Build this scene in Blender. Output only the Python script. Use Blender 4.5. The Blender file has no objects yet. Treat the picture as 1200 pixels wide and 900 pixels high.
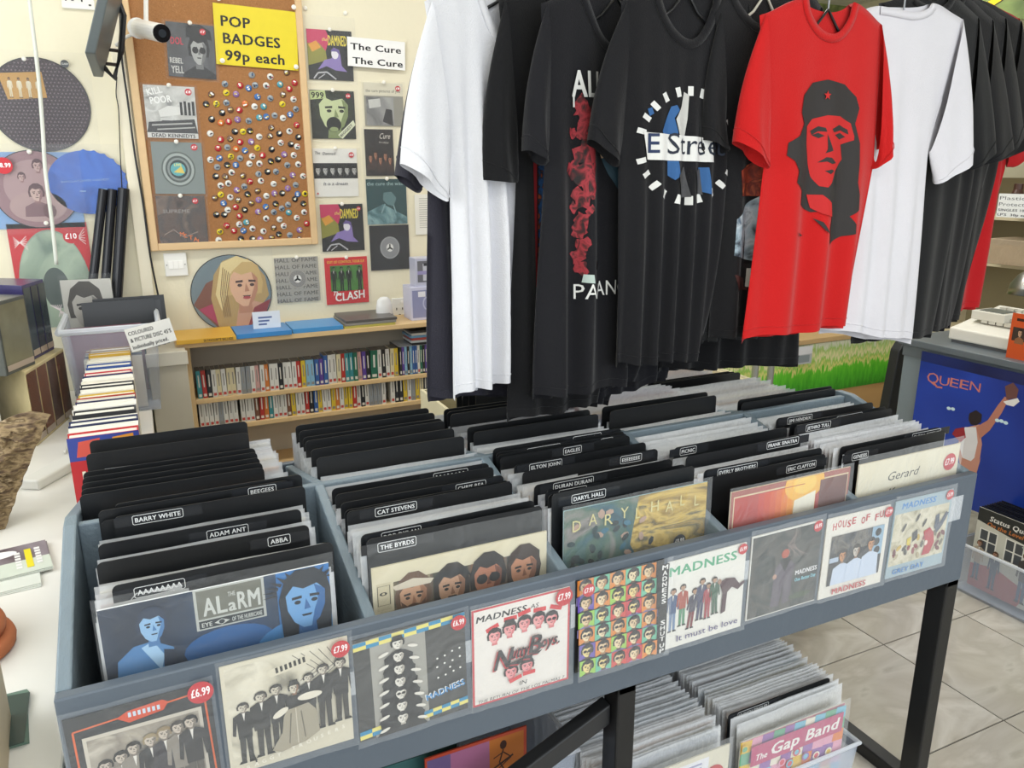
import bpy, bmesh, math, random
from mathutils import Vector, Matrix
# ---------------------------------------------------------------- camera, world, lights
sc = bpy.context.scene
COL = sc.collection
cd = bpy.data.cameras.new('camera'); cam = bpy.data.objects.new('camera', cd); COL.objects.link(cam); sc.camera = cam
cd.sensor_fit = 'HORIZONTAL'; cd.sensor_width = 36.0; cd.lens = 36.0 * 916.6 / 1200; cd.clip_start = 0.02
_R = [0.90479, -0.42584, -0.00336]; _U = [0.11634, 0.23958, 0.96388]; _F = [0.40965, 0.8725, -0.26631]
_C = [0.2294, -1.0331, 1.5644]
cam.matrix_world = Matrix(((_R[0], _U[0], -_F[0], _C[0]), (_R[1], _U[1], -_F[1], _C[1]), (_R[2], _U[2], -_F[2], _C[2]), (0, 0, 0, 1)))
w = bpy.data.worlds.new('daylight'); sc.world = w; w.use_nodes = True
bg = w.node_tree.nodes['Background']; bg.inputs[0].default_value = (0.80, 0.90, 1.0, 1); bg.inputs[1].default_value = 1.15
sc.view_settings.view_transform = 'Standard'; sc.view_settings.look = 'None'; sc.view_settings.gamma = 1; sc.view_settings.exposure = -0.42
try: sc.view_settings.use_curve_mapping = False
except Exception: pass
sc.cycles.transparent_max_bounces = 24
def area(name, loc, target, sx, sy, power, col=(1, 1, 1)):
    l = bpy.data.lights.new(name, 'AREA'); l.shape = 'RECTANGLE'; l.size = sx; l.size_y = sy; l.energy = power; l.color = col
    o = bpy.data.objects.new(name, l); COL.objects.link(o); o.location = loc
    o.rotation_euler = (Vector(target) - Vector(loc)).to_track_quat('-Z', 'Y').to_euler(); return o
area('window_daylight', (-1.15, 0.6, 1.7), (0.6, 0.9, 1.0), 2.2, 1.3, 40, (0.93, 0.97, 1.0))
area('shop_front_daylight', (0.9, -3.1, 1.7), (1.2, 1.0, 1.0), 4.5, 2.0, 75, (0.95, 0.98, 1.0))
TUBES = [(0.6, 1.35), (2.6, 1.35), (0.6, -1.4), (2.6, -1.4), (4.2, 2.0), (2.9, 1.75)]  # last tube is added to brighten the dim area by the grass counter
for tx, ty in TUBES:
    area('ceiling_tube_light', (tx, ty, 2.72), (tx, ty, 0), 1.3, 0.12, 17, (1.0, 0.99, 0.94))
# ---------------------------------------------------------------- helpers
random.seed(7)
def lin(c):
    return c / 12.92 if c <= 0.04045 else ((c + 0.055) / 1.055) ** 2.4
def rgb(h):
    h = h.lstrip('#'); return tuple(lin(int(h[i:i + 2], 16) / 255) for i in (0, 2, 4)) + (1,)
MC = {}
def mat(hexc, rough=0.5, metal=0.0, nz=0.08, ns=6.0, bump=0.0, bs=60.0, alpha=1.0, spec=0.5, emit=0.0, stretch=None, hex2=None, sheen=0.0):
    key = (hexc, rough, metal, nz, ns, bump, bs, alpha, spec, emit, stretch, hex2, sheen)
    if key in MC: return MC[key]
    m = bpy.data.materials.new('paint_' + hexc.strip('#')); m.use_nodes = True; nt = m.node_tree; N = nt.nodes; L = nt.links
    b = N['Principled BSDF']; b.inputs['Roughness'].default_value = rough; b.inputs['Metallic'].default_value = metal
    b.inputs['Alpha'].default_value = alpha; b.inputs['Specular IOR Level'].default_value = spec
    if sheen: b.inputs['Sheen Weight'].default_value = sheen
    tc = N.new('ShaderNodeTexCoord'); mp = N.new('ShaderNodeMapping'); L.new(tc.outputs['Object'], mp.inputs[0])
    if stretch: mp.inputs['Scale'].default_value = stretch
    n = N.new('ShaderNodeTexNoise'); n.inputs['Scale'].default_value = ns; n.inputs['Detail'].default_value = 4; L.new(mp.outputs[0], n.inputs['Vector'])
    mx = N.new('ShaderNodeMix'); mx.data_type = 'RGBA'; c = rgb(hexc)
    c2 = rgb(hex2) if hex2 else tuple(min(1, v * (1 + nz)) for v in c[:3]) + (1,)
    c1 = c if hex2 else tuple(v * (1 - nz) for v in c[:3]) + (1,)
    mx.inputs[6].default_value = c1; mx.inputs[7].default_value = c2
    if hex2:
        r = N.new('ShaderNodeMapRange'); r.inputs[1].default_value = 0.42; r.inputs[2].default_value = 0.6; L.new(n.outputs[0], r.inputs[0]); L.new(r.outputs[0], mx.inputs[0])
    else: L.new(n.outputs[0], mx.inputs[0])
    L.new(mx.outputs[2], b.inputs['Base Color'])
    if emit: L.new(mx.outputs[2], b.inputs['Emission Color']); b.inputs['Emission Strength'].default_value = emit
    if bump:
        n2 = N.new('ShaderNodeTexNoise'); n2.inputs['Scale'].default_value = bs; n2.inputs['Detail'].default_value = 5; L.new(mp.outputs[0], n2.inputs['Vector'])
        bp = N.new('ShaderNodeBump'); bp.inputs['Strength'].default_value = bump; bp.inputs['Distance'].default_value = 0.01
        L.new(n2.outputs[0], bp.inputs['Height']); L.new(bp.outputs[0], b.inputs['Normal'])
    MC[key] = m; return m
def clear(name, fac=0.10, tint=(0.92, 0.95, 0.97, 1), rough=0.12, bump=0.35, bs=14.0):
    if name in MC: return MC[name]
    m = bpy.data.materials.new(name); m.use_nodes = True; nt = m.node_tree; N = nt.nodes; L = nt.links
    b = N['Principled BSDF']; b.inputs['Base Color'].default_value = tint; b.inputs['Roughness'].default_value = rough
    tr = N.new('ShaderNodeBsdfTransparent'); mx = N.new('ShaderNodeMixShader')
    lw = N.new('ShaderNodeLayerWeight'); lw.inputs[0].default_value = 0.35
    ma = N.new('ShaderNodeMath'); ma.operation = 'MULTIPLY_ADD'; ma.inputs[1].default_value = 0.45; ma.inputs[2].default_value = fac
    L.new(lw.outputs['Facing'], ma.inputs[0]); L.new(ma.outputs[0], mx.inputs[0]); L.new(tr.outputs[0], mx.inputs[1]); L.new(b.outputs[0], mx.inputs[2])
    n = N.new('ShaderNodeTexNoise'); n.inputs['Scale'].default_value = bs; n.inputs['Detail'].default_value = 3; n.inputs['Distortion'].default_value = 1.5
    tc = N.new('ShaderNodeTexCoord'); L.new(tc.outputs['Object'], n.inputs['Vector'])
    bp = N.new('ShaderNodeBump'); bp.inputs['Strength'].default_value = bump; bp.inputs['Distance'].default_value = 0.02
    L.new(n.outputs[0], bp.inputs['Height']); L.new(bp.outputs[0], b.inputs['Normal']); L.new(bp.outputs[0], lw.inputs['Normal'])
    L.new(mx.outputs[0], N['Material Output'].inputs[0]); MC[name] = m; return m
PVC = clear('clear_sleeve_plastic', 0.04, rough=0.16)
MILK = clear('milky_sleeve_plastic', 0.55, (0.86, 0.88, 0.90, 1), 0.28, 0.6, 11)
TUBP = clear('clear_crate_plastic', 0.16, (0.70, 0.78, 0.92, 1), 0.2, 0.2, 5)
def blotch(name, cols, scale=5.0, detail=6.0, rough=0.35, stretch=(1, 1, 1), dist=0.8):
    if name in MC: return MC[name]
    m = bpy.data.materials.new(name); m.use_nodes = True; nt = m.node_tree; N = nt.nodes; L = nt.links; b = N['Principled BSDF']
    b.inputs['Roughness'].default_value = rough
    tc = N.new('ShaderNodeTexCoord'); mp = N.new('ShaderNodeMapping'); mp.inputs['Scale'].default_value = stretch; L.new(tc.outputs['Object'], mp.inputs[0])
    n = N.new('ShaderNodeTexNoise'); n.inputs['Scale'].default_value = scale; n.inputs['Detail'].default_value = detail; n.inputs['Distortion'].default_value = dist
    L.new(mp.outputs[0], n.inputs['Vector']); r = N.new('ShaderNodeValToRGB'); L.new(n.outputs[0], r.inputs[0]); L.new(r.outputs[0], b.inputs['Base Color'])
    e = r.color_ramp.elements; k = len(cols)
    while len(e) < k: e.new(0.5)
    for i, c in enumerate(cols): e[i].position = 0.3 + 0.4 * i / (k - 1); e[i].color = rgb(c)
    MC[name] = m; return m
class MB:
    def __init__(s): s.v = []; s.f = []; s.m = []; s.mats = []
    def mi(s, m):
        if m not in s.mats: s.mats.append(m)
        return s.mats.index(m)
    def add(s, vs, fs, m):
        o = len(s.v); k = s.mi(m); s.v += [tuple(v) for v in vs]; s.f += [tuple(i + o for i in f) for f in fs]; s.m += [k] * len(fs); return s
    def box(s, x0, x1, y0, y1, z0, z1, m):
        return s.add([(x, y, z) for x in (x0, x1) for y in (y0, y1) for z in (z0, z1)],
                     [(0, 1, 3, 2), (4, 6, 7, 5), (0, 4, 5, 1), (2, 3, 7, 6), (0, 2, 6, 4), (1, 5, 7, 3)], m)
    def prism(s, pts, y0, y1, m):      # pts in (x, z)
        n = len(pts); vs = [(x, y0, z) for x, z in pts] + [(x, y1, z) for x, z in pts]
        fs = [tuple(range(n)), tuple(range(2 * n - 1, n - 1, -1))] + [(i, i + n, (i + 1) % n + n, (i + 1) % n) for i in range(n)]
        return s.add(vs, fs, m)
    def prismx(s, pts, x0, x1, m):     # pts in (y, z)
        n = len(pts); vs = [(x0, y, z) for y, z in pts] + [(x1, y, z) for y, z in pts]
        return s.add(vs, [tuple(range(n)), tuple(range(2 * n - 1, n - 1, -1))] + [(i, i + n, (i + 1) % n + n, (i + 1) % n) for i in range(n)], m)
    def slab(s, pts, z0, z1, m):       # pts in (x, y)
        n = len(pts); vs = [(x, y, z0) for x, y in pts] + [(x, y, z1) for x, y in pts]
        return s.add(vs, [tuple(range(n)), tuple(range(2 * n - 1, n - 1, -1))] + [(i, i + n, (i + 1) % n + n, (i + 1) % n) for i in range(n)], m)
    def tube(s, path, r, m, n=8, caps=True):
        P_ = [Vector(p) for p in path]; vs = []; fs = []
        for i, p in enumerate(P_):
            d = (P_[min(i + 1, len(P_) - 1)] - P_[max(i - 1, 0)]).normalized()
            a = d.cross(Vector((0, 0, 1))) if abs(d.z) < 0.95 else d.cross(Vector((1, 0, 0))); a.normalize(); b_ = d.cross(a)
            rr = r[i] if isinstance(r, (list, tuple)) else r
            vs += [p + (a * math.cos(t) + b_ * math.sin(t)) * rr for t in [2 * math.pi * k / n for k in range(n)]]
        for i in range(len(P_) - 1):
            for k in range(n): fs.append((i * n + k, i * n + (k + 1) % n, (i + 1) * n + (k + 1) % n, (i + 1) * n + k))
        if caps: fs += [tuple(range(n)), tuple(range((len(P_) - 1) * n, len(P_) * n))]
        return s.add(vs, fs, m)
    def lathe(s, prof, c, m, n=24):    # prof (r, z)
        vs = []; fs = []
        for r, z in prof: vs += [(c[0] + r * math.cos(2 * math.pi * k / n), c[1] + r * math.sin(2 * math.pi * k / n), c[2] + z) for k in range(n)]
        for i in range(len(prof) - 1):
            for k in range(n): fs.append((i * n + k, i * n + (k + 1) % n, (i + 1) * n + (k + 1) % n, (i + 1) * n + k))
        fs += [tuple(range(n)), tuple(range((len(prof) - 1) * n, len(prof) * n))]
        return s.add(vs, fs, m)
    def build(s, name, parent=None, loc=(0, 0, 0), rz=0.0, smooth=False, bevel=0.0, rot=None):
        me = bpy.data.meshes.new(name); me.from_pydata(s.v, [], s.f); me.update()
        for m in s.mats: me.materials.append(m)
        me.polygons.foreach_set('material_index', s.m)
        if smooth: me.polygons.foreach_set('use_smooth', [True] * len(me.polygons))
        bm = bmesh.new(); bm.from_mesh(me); bmesh.ops.recalc_face_normals(bm, faces=bm.faces); bm.to_mesh(me); bm.free()
        o = bpy.data.objects.new(name, me); COL.objects.link(o); o.parent = parent; o.location = loc
        o.rotation_euler = rot if rot else (0, 0, rz)
        if bevel: b = o.modifiers.new('bevel', 'BEVEL'); b.width = bevel; b.segments = 2; b.limit_method = 'ANGLE'
        return o
def tag(o, label, cat, group=None):
    o['label'] = label; o['category'] = cat
    if group: o['group'] = group
    return o
def empty(name, loc, label, cat, group=None, rz=0.0):
    o = bpy.data.objects.new(name, None); COL.objects.link(o); o.location = loc; o.rotation_euler = (0, 0, rz); o.empty_display_size = 0.05
    return tag(o, label, cat, group)
def struct(o): o['kind'] = 'structure'; return o
ORD = ['first', 'second', 'third', 'fourth', 'fifth', 'sixth', 'seventh', 'eighth', 'ninth', 'tenth', 'eleventh', 'twelfth', 'thirteenth', 'fourteenth', 'fifteenth', 'sixteenth', 'seventeenth', 'eighteenth', 'nineteenth', 'twentieth']
def ordw(i):
    if i < 20: return ORD[i]
    t = (i + 1) // 10; u = (i + 1) % 10; T = ['', '', 'twenty', 'thirty', 'forty', 'fifty', 'sixty', 'seventy', 'eighty', 'ninety']
    return T[t] + '-' + ORD[u - 1] if u else T[t].replace('ty', 'tieth')
# ---- text as flat polygons
TC = {}
def textpoly(s, bold=False):
    k = (s, bold)
    if k in TC: return TC[k]
    cu = bpy.data.curves.new('lettering', 'FONT'); cu.body = s; cu.resolution_u = 2; cu.fill_mode = 'FRONT'; cu.size = 1.0
    if bold: cu.space_character = 1.06
    ob = bpy.data.objects.new('lettering', cu); me = bpy.data.meshes.new_from_object(ob)
    vs = [(v.co.x, v.co.y) for v in me.vertices]; fs = [tuple(p.vertices) for p in me.polygons]
    x0 = min(v[0] for v in vs); x1 = max(v[0] for v in vs)
    vs = [(x - x0, y) for x, y in vs]
    if bold:
        n = len(vs); v2 = []; f2 = []
        for i, (dx, dy) in enumerate(((-0.026, -0.012), (0.026, -0.012), (0.026, 0.012), (-0.026, 0.012))): v2 += [(x + dx + 0.026, y + dy, i) for x, y in vs]; f2 += [tuple(k + n * i for k in f) for f in fs]
        vs, fs = v2, f2; x1 += 0.052
    else: vs = [(x, y, 0) for x, y in vs]
    r = (vs, fs, x1 - x0)
    bpy.data.objects.remove(ob); bpy.data.curves.remove(cu); bpy.data.meshes.remove(me); TC[k] = r; return r
CAP = 0.70
class Art:
    """flat print: u right, v down in 0..1 over w x h, stacked in thin ink layers"""
    def __init__(s, w, h, clip=False): s.w = w; s.h = h; s.b = MB(); s.k = 0; s.rough = 0.4; s.vs = 1.0; s.clip = clip
    def _m(s, c): return c if not isinstance(c, str) else mat(c, s.rough, nz=0.05, ns=30)
    def _p(s, u, v): return ((u - 0.5) * s.w, -0.0004 - s.k * 0.00005, (1 - v * s.vs) * s.h)
    def _c(s, pts):
        if not s.clip: return pts
        V = 1.0 / s.vs
        for ax, lim, sg in ((0, 0.0, 1), (0, 1.0, -1), (1, 0.0, 1), (1, V, -1)):
            out = []; n = len(pts)
            for i in range(n):
                p, q = pts[i], pts[(i + 1) % n]; a = (p[ax] - lim) * sg; b = (q[ax] - lim) * sg
                if a >= 0: out.append(p)
                if (a >= 0) != (b >= 0):
                    t = a / (a - b); out.append((p[0] + (q[0] - p[0]) * t, p[1] + (q[1] - p[1]) * t))
            pts = out
            if len(pts) < 3: return []
        return pts
    def poly(s, pts, c):
        pts = s._c(pts)
        if len(pts) > 2: s.b.add([s._p(u, v) for u, v in pts], [tuple(range(len(pts)))], s._m(c)); s.k += 1
        return s
    def polys(s, L, c):
        for pts in L:
            pts = s._c(pts)
            if len(pts) > 2: s.b.add([s._p(u, v) for u, v in pts], [tuple(range(len(pts)))], s._m(c))
        s.k += 1; return s
    def rect(s, u0, v0, u1, v1, c): return s.poly([(u0, v0), (u1, v0), (u1, v1), (u0, v1)], c)
    def ell(s, cx, cy, rx, ry, c, n=16, rot=0.0):
        a = math.cos(rot); b = math.sin(rot)
        return s.poly([(cx + rx * math.cos(t) * a - ry * math.sin(t) * b, cy + rx * math.cos(t) * b + ry * math.sin(t) * a) for t in [2 * math.pi * i / n for i in range(n)]], c)
    def dots(s, L, rx, ry, c, n=7):
        return s.polys([[(cx + rx * math.cos(2 * math.pi * i / n), cy + ry * math.sin(2 * math.pi * i / n)) for i in range(n)] for cx, cy in L], c)
    def line(s, pts, wd, c):
        L = []
        for (x0, y0), (x1, y1) in zip(pts, pts[1:]):
            dx, dy = x1 - x0, y1 - y0; l = math.hypot(dx, dy) or 1; nx, ny = -dy / l * wd / 2, dx / l * wd / 2
            L.append([(x0 + nx, y0 + ny), (x1 + nx, y1 + ny), (x1 - nx, y1 - ny), (x0 - nx, y0 - ny)])
        return s.polys(L, c)
    def text(s, t, u, v, hh, c, bold=False, fit=None, shear=0.0, rot=0.0, centre=False, vstretch=1.0):
        """baseline-left at (u, v); hh = cap height as share of art height; fit = width in u"""
        vs, fs, wd = textpoly(t, bold); sy = hh * s.h * s.vs / CAP; sx = sy if fit is None else fit * s.w / wd
        X0 = (u - 0.5) * s.w - (wd * sx / 2 if centre else 0); Z0 = (1 - v * s.vs) * s.h; a = math.cos(rot); b = math.sin(rot); out = []
        for x, y, q in vs:
            xx = x * sx + y * sy * shear; yy = y * sy
            out.append((X0 + xx * a - yy * b, -0.0004 - (s.k + q * 0.5) * 0.00005, Z0 + xx * b + yy * a))
        s.b.add(out, fs, s._m(c)); s.k += 3; return s
    def head(s, cx, cy, r, skin='#c9a488', hair='#2a2220', dark='#1c1a1c', shade=None, hat=None, glasses=False, beard=None, tache=None, long=False, body=None, turn=0.0, asp=1.0):
        rx = r * 0.72 * asp * s.vs; sh = shade or '#8a6a55'
        if body: s.poly([(cx - rx * 2.3, cy + r * 3.0), (cx - rx * 2.1, cy + r * 1.7), (cx - rx * 0.6, cy + r * 1.15), (cx + rx * 0.6, cy + r * 1.15), (cx + rx * 2.1, cy + r * 1.7), (cx + rx * 2.3, cy + r * 3.0)], body)
        hy = 1.25 if long else 0.45
        s.poly([(cx - rx * 1.25, cy + r * hy), (cx - rx * 1.35, cy - r * 0.2), (cx - rx * 1.0, cy - r * 0.95), (cx - rx * 0.3, cy - r * 1.3), (cx + rx * 0.45, cy - r * 1.28), (cx + rx * 1.1, cy - r * 0.9), (cx + rx * 1.35, cy - r * 0.1), (cx + rx * 1.2, cy + r * hy)], hair)
        s.poly([(cx - rx * 0.4, cy + r * 0.6), (cx + rx * 0.4, cy + r * 0.6), (cx + rx * 0.5, cy + r * 1.35), (cx - rx * 0.5, cy + r * 1.35)], sh)
        s.poly([(cx - rx, cy - r * 0.35), (cx - rx * 0.75, cy - r * 0.75), (cx, cy - r * 0.9), (cx + rx * 0.75, cy - r * 0.75), (cx + rx, cy - r * 0.35), (cx + rx * 0.95, cy + r * 0.25), (cx + rx * 0.65, cy + r * 0.75), (cx + rx * 0.2, cy + r * 1.02), (cx - rx * 0.2, cy + r * 1.02), (cx - rx * 0.65, cy + r * 0.75), (cx - rx * 0.95, cy + r * 0.25)], skin)
        if r * s.w > 0.006:
            t = turn * rx
            s.poly([(cx + rx * 0.45 + t, cy - r * 0.6), (cx + rx, cy - r * 0.35), (cx + rx * 0.95, cy + r * 0.25), (cx + rx * 0.65, cy + r * 0.75), (cx + rx * 0.2, cy + r * 1.02), (cx + rx * 0.4 + t, cy + r * 0.4), (cx + rx * 0.62 + t, cy)], sh)
            if beard: s.poly([(cx - rx * 0.95, cy + r * 0.1), (cx - rx * 0.5, cy + r * 0.4), (cx, cy + r * 0.3), (cx + rx * 0.5, cy + r * 0.4), (cx + rx * 0.95, cy + r * 0.1), (cx + rx * 0.7, cy + r * 0.9), (cx, cy + r * 1.2), (cx - rx * 0.7, cy + r * 0.9)], beard)
            s.polys([[(cx - rx * 0.7 + t, cy - r * 0.22), (cx - rx * 0.2 + t, cy - r * 0.25), (cx - rx * 0.2 + t, cy - r * 0.14), (cx - rx * 0.7 + t, cy - r * 0.12)],
                     [(cx + rx * 0.2 + t, cy - r * 0.25), (cx + rx * 0.7 + t, cy - r * 0.22), (cx + rx * 0.7 + t, cy - r * 0.12), (cx + rx * 0.2 + t, cy - r * 0.14)],
                     [(cx - rx * 0.28 + t, cy + r * 0.5), (cx + rx * 0.28 + t, cy + r * 0.5), (cx + rx * 0.2 + t, cy + r * 0.58), (cx - rx * 0.2 + t, cy + r * 0.58)]], dark)
            s.dots([(cx - rx * 0.43 + t, cy + r * 0.0), (cx + rx * 0.43 + t, cy + r * 0.0)], rx * 0.17, r * 0.08, dark, 8)
            s.poly([(cx + t, cy - r * 0.1), (cx + rx * 0.22 + t, cy + r * 0.3), (cx - rx * 0.12 + t, cy + r * 0.32)], sh)
            if tache: s.poly([(cx - rx * 0.5, cy + r * 0.6), (cx - rx * 0.3, cy + r * 0.38), (cx + rx * 0.3, cy + r * 0.38), (cx + rx * 0.5, cy + r * 0.6), (cx + rx * 0.25, cy + r * 0.47), (cx - rx * 0.25, cy + r * 0.47)], tache)
            if glasses: s.dots([(cx - rx * 0.45, cy), (cx + rx * 0.45, cy)], rx * 0.4, r * 0.24, dark, 12)
        s.poly([(cx - rx * 1.08, cy - r * 0.25), (cx - rx * 1.0, cy - r * 0.95), (cx, cy - r * 1.25), (cx + rx * 1.0, cy - r * 0.95), (cx + rx * 1.08, cy - r * 0.25), (cx + rx * 0.6, cy - r * 0.62), (cx - rx * 0.1, cy - r * 0.5), (cx - rx * 0.6, cy - r * 0.66)], hair)
        if hat:
            s.poly([(cx - rx * 1.5, cy - r * 0.5), (cx - rx * 0.95, cy - r * 0.75), (cx - rx * 0.85, cy - r * 1.5), (cx + rx * 0.85, cy - r * 1.5), (cx + rx * 0.95, cy - r * 0.75), (cx + rx * 1.5, cy - r * 0.5)], hat)
        return s
    def person(s, cx, top, H, coat='#26262a', legs='#303036', skin='#bfb6aa', hair='#26221f', asp=1.0, lean=0.0, hat=None):
        r = H / 15.0; w_ = r * 1.9 * asp * s.vs
        def q(x, y): return (cx + x * w_ + lean * (1 - y) * H, top + y * H)
        s.polys([[q(-0.5, 0.5), q(0.02, 0.5), q(-0.12, 0.97), q(-0.5, 0.97)], [q(0.02, 0.5), q(0.5, 0.5), q(0.5, 0.97), q(0.12, 0.97)]], legs)
        s.poly([q(-0.3, 0.15), q(0.3, 0.15), q(0.85, 0.2), q(1.0, 0.5), q(0.75, 0.52), q(0.6, 0.3), q(0.55, 0.58), q(-0.55, 0.58), q(-0.6, 0.3), q(-0.75, 0.52), q(-1.0, 0.5), q(-0.85, 0.2)], coat)
        s.polys([[q(-0.6, 0.96), q(-0.1, 0.96), q(-0.1, 1.0), q(-0.75, 1.0)], [q(0.1, 0.96), q(0.6, 0.96), q(0.75, 1.0), q(0.1, 1.0)]], '#151516')
        s.poly([q(-0.12, 0.16), q(0.12, 0.16), q(0, 0.3)], '#e6e2da')
        c = q(0, 0.075); s.head(c[0], c[1], r, skin, hair, '#161616', '#80766c', asp=asp, hat=hat); return s
    def build(s, parent, name='printed_front', loc=(0, 0, 0)): return s.b.build(name, parent, loc)
def price(o, s_, u, v, r, txt, w, h, name='price_sticker', col='#c4202c', asp=1.0, dy=-0.012, fg='#ffffff'):
    """round sticker part; u, v in cover units, r in metres"""
    a = Art(w, h); a.k = 2; a.ell(u, v, r / w, r / h, col, 20); a.text(txt, u, v + r / h * 0.32, r / h * 0.75, fg, True, fit=r / w * 1.45, centre=True)
    p = a.b.build(name, o, (0, dy, 0)); return p
SLC = {}
def sleeve_mesh(w, h, m, d=0.004, wave=0.0012):
    k = (round(w, 3), round(h, 3), m.name, d)
    if k in SLC: return SLC[k]
    nx, nz_ = 6, 6; vs = []; fs = []
    for j in range(nz_ + 1):
        for i in range(nx + 1):
            x = -w / 2 + w * i / nx; z = h * j / nz_
            vs.append((x, wave * math.sin(i * 1.9 + j * 1.3), z))
    for j in range(nz_):
        for i in range(nx):
            a = j * (nx + 1) + i; fs.append((a, a + 1, a + nx + 2, a + nx + 1))
    me = bpy.data.meshes.new('sleeve_sheet'); me.from_pydata(vs, [], fs); me.materials.append(m)
    me.polygons.foreach_set('use_smooth', [True] * len(fs)); SLC[k] = me; return me
def sleeve(parent, w, h, m=None, loc=(0, 0, 0), name='plastic_sleeve'):
    o = bpy.data.objects.new(name, sleeve_mesh(w, h, m or PVC)); COL.objects.link(o); o.parent = parent; o.location = loc; return o
def record(name, w, h, loc, label, cat, artfn, rz=0.0, t=0.003, base='#e8e2d4', slv=0.012, slvtop=0.02, group=None, tilt=0.0, sticker=None, smat=None, rx=0.0):
    """a cover standing on its lower edge at loc (bottom centre of its front); front faces -y"""
    b = MB().box(-w / 2, w / 2, 0, t, 0, h, mat(base, 0.6))
    o = b.build(name, None, loc); o.rotation_euler = (rx, tilt, rz); tag(o, label, cat, group)
    a = Art(w, h, True); artfn(a); a.build(o)
    dy = -0.0006 - a.k * 0.00005
    if sticker: price(o, 1, sticker[0], sticker[1], sticker[2], sticker[3], w, h, dy=dy, col=(sticker[4] if len(sticker) > 4 else '#c4202c'))
    if slv: sleeve(o, w + slv, h + slv * 0.5 + slvtop, smat, (0, dy - 0.0022, -slv * 0.5))
    return o

# ---------------------------------------------------------------- the room
WALL = mat('#e6dfc6', 0.85, nz=0.04, ns=2.0, bump=0.15, bs=40)
OLIVE = mat('#8c8668', 0.8, nz=0.08, ns=3)
struct(MB().box(-1.6, 1.61, 2.30, 2.42, 0, 2.8, WALL).build('wall_back'))
struct(MB().box(1.49, 1.61, 2.42, 4.0, 0, 2.8, WALL).build('wall_return'))
struct(MB().box(1.49, 5.72, 4.0, 4.12, 0, 2.8, mat('#5f6d43', 0.8, nz=0.3, ns=9, hex2='#9aa765')).build('wall_far'))
struct(MB().box(5.6, 5.72, -3.2, 4.0, 0, 2.8, WALL).build('wall_right'))
lw_ = MB().box(-1.72, -1.6, -3.2, -0.9, 0, 2.8, WALL).box(-1.72, -1.6, 2.2, 2.42, 0, 2.8, WALL).box(-1.72, -1.6, -0.9, 2.2, 0, 0.95, WALL).box(-1.72, -1.6, -0.9, 2.2, 2.4, 2.8, WALL)
struct(lw_.build('wall_left'))
WF = mat('#eeeeea', 0.4)
wf = MB().box(-1.70, -1.62, -0.9, -0.84, 0.95, 2.4, WF).box(-1.70, -1.62, 2.14, 2.2, 0.95, 2.4, WF).box(-1.70, -1.62, 0.6, 0.66, 1.01, 2.34, WF).box(-1.70, -1.62, -0.84, 2.14, 0.95, 1.01, WF).box(-1.70, -1.62, -0.84, 2.14, 2.34, 2.4, WF)
win = struct(wf.build('window_1'))
MB().box(-1.665, -1.660, -0.84, 0.6, 1.01, 2.34, clear('window_glass', 0.03, bump=0.0)).box(-1.665, -1.660, 0.66, 2.14, 1.01, 2.34, clear('window_glass', 0.03, bump=0.0)).build('window_pane', win)
struct(MB().box(-1.72, 5.72, -3.2, 4.12, 2.8, 2.9, mat('#e9e7df', 0.9, nz=0.03)).build('ceiling'))
for tx, ty in TUBES:
    t = empty('ceiling_tube', (tx, ty, 2.8), 'white ceiling tube lamp above ' + {(0.6, 1.35): 'the record browser left end', (2.6, 1.35): 'the record browser right end', (0.6, -1.4): 'the shop front, left', (2.6, -1.4): 'the shop front, right', (4.2, 2.0): 'the till area', (2.9, 1.75): 'the grass-print counter, added to brighten it'}[(tx, ty)], 'lamp', 'ceiling tube lamps')
    MB().box(-0.68, 0.68, -0.05, 0.05, -0.045, 0, mat('#f2f2ee', 0.4)).build('lamp_body', t)
    MB().tube([(-0.62, 0, -0.06), (0.62, 0, -0.06)], 0.014, mat('#ffffff', 0.4, emit=6.0), 10).build('lamp_tube', t)
# floor of single tiles
fl = struct(MB().box(-1.72, 5.72, -3.2, 4.12, -0.06, -0.004, mat('#4a4742', 0.9)).build('floor'))
TILE = blotch('marbled_floor_tile', ['#988f82', '#c4bfb4', '#b8b1a5', '#d0cbc1', '#aba294'], 2.2, 10, 0.14, (1.0, 1.9, 1.0), 0.9)
tm = MB().box(-0.2065, 0.2065, -0.2065, 0.2065, -0.012, 0, TILE); k0 = 0
for ix in range(-9, 8):
    for iy in range(-8, 8):
        x = 2.356 + 0.418 * (ix + 0.5); y = 0.535 + 0.418 * (iy + 0.5)
        if not (-1.6 < x < 5.6 and -3.1 < y < 3.9): continue
        if k0 == 0: t0 = tm.build('tile', fl, (x, y, 0), bevel=0.0); k0 = 1; continue
        t = t0.copy(); COL.objects.link(t); t.location = (x, y, 0); t.rotation_euler = (0, 0, math.pi * random.randint(0, 1)); t.parent = fl
# ---------------------------------------------------------------- record browser (double sided, ridge in the middle)
GREY = mat('#5c6671', 0.42, nz=0.05, ns=7, bump=0.12, bs=25, stretch=(1, 1, 1))
GREY_LIT = mat('#76858f', 0.45, nz=0.10, ns=10, bump=0.25, bs=30, stretch=(4, 1, 4))  # same rack paint, lightened to put the light on its top edges into colour
BLK = mat('#17181a', 0.38, nz=0.15, ns=9, bump=0.05, bs=40)
XD = [0.483, 0.822, 1.168, 1.512]; XL, XR = 0.060, 1.862; YR = 0.372; YB = 0.745
rk = empty('record_browser', (0.96, 0.37, 0), 'large blue-grey wooden record browser on black metal legs with ten bins', 'record rack')
def rp(mb, name, bevel=0.003): 
    o = mb.build(name, rk, (-0.96, -0.37, 0), bevel=bevel); return o
rp(MB().box(XL, XR, -0.001, 0.018, 0.640, 0.905, GREY), 'front_panel')
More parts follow.
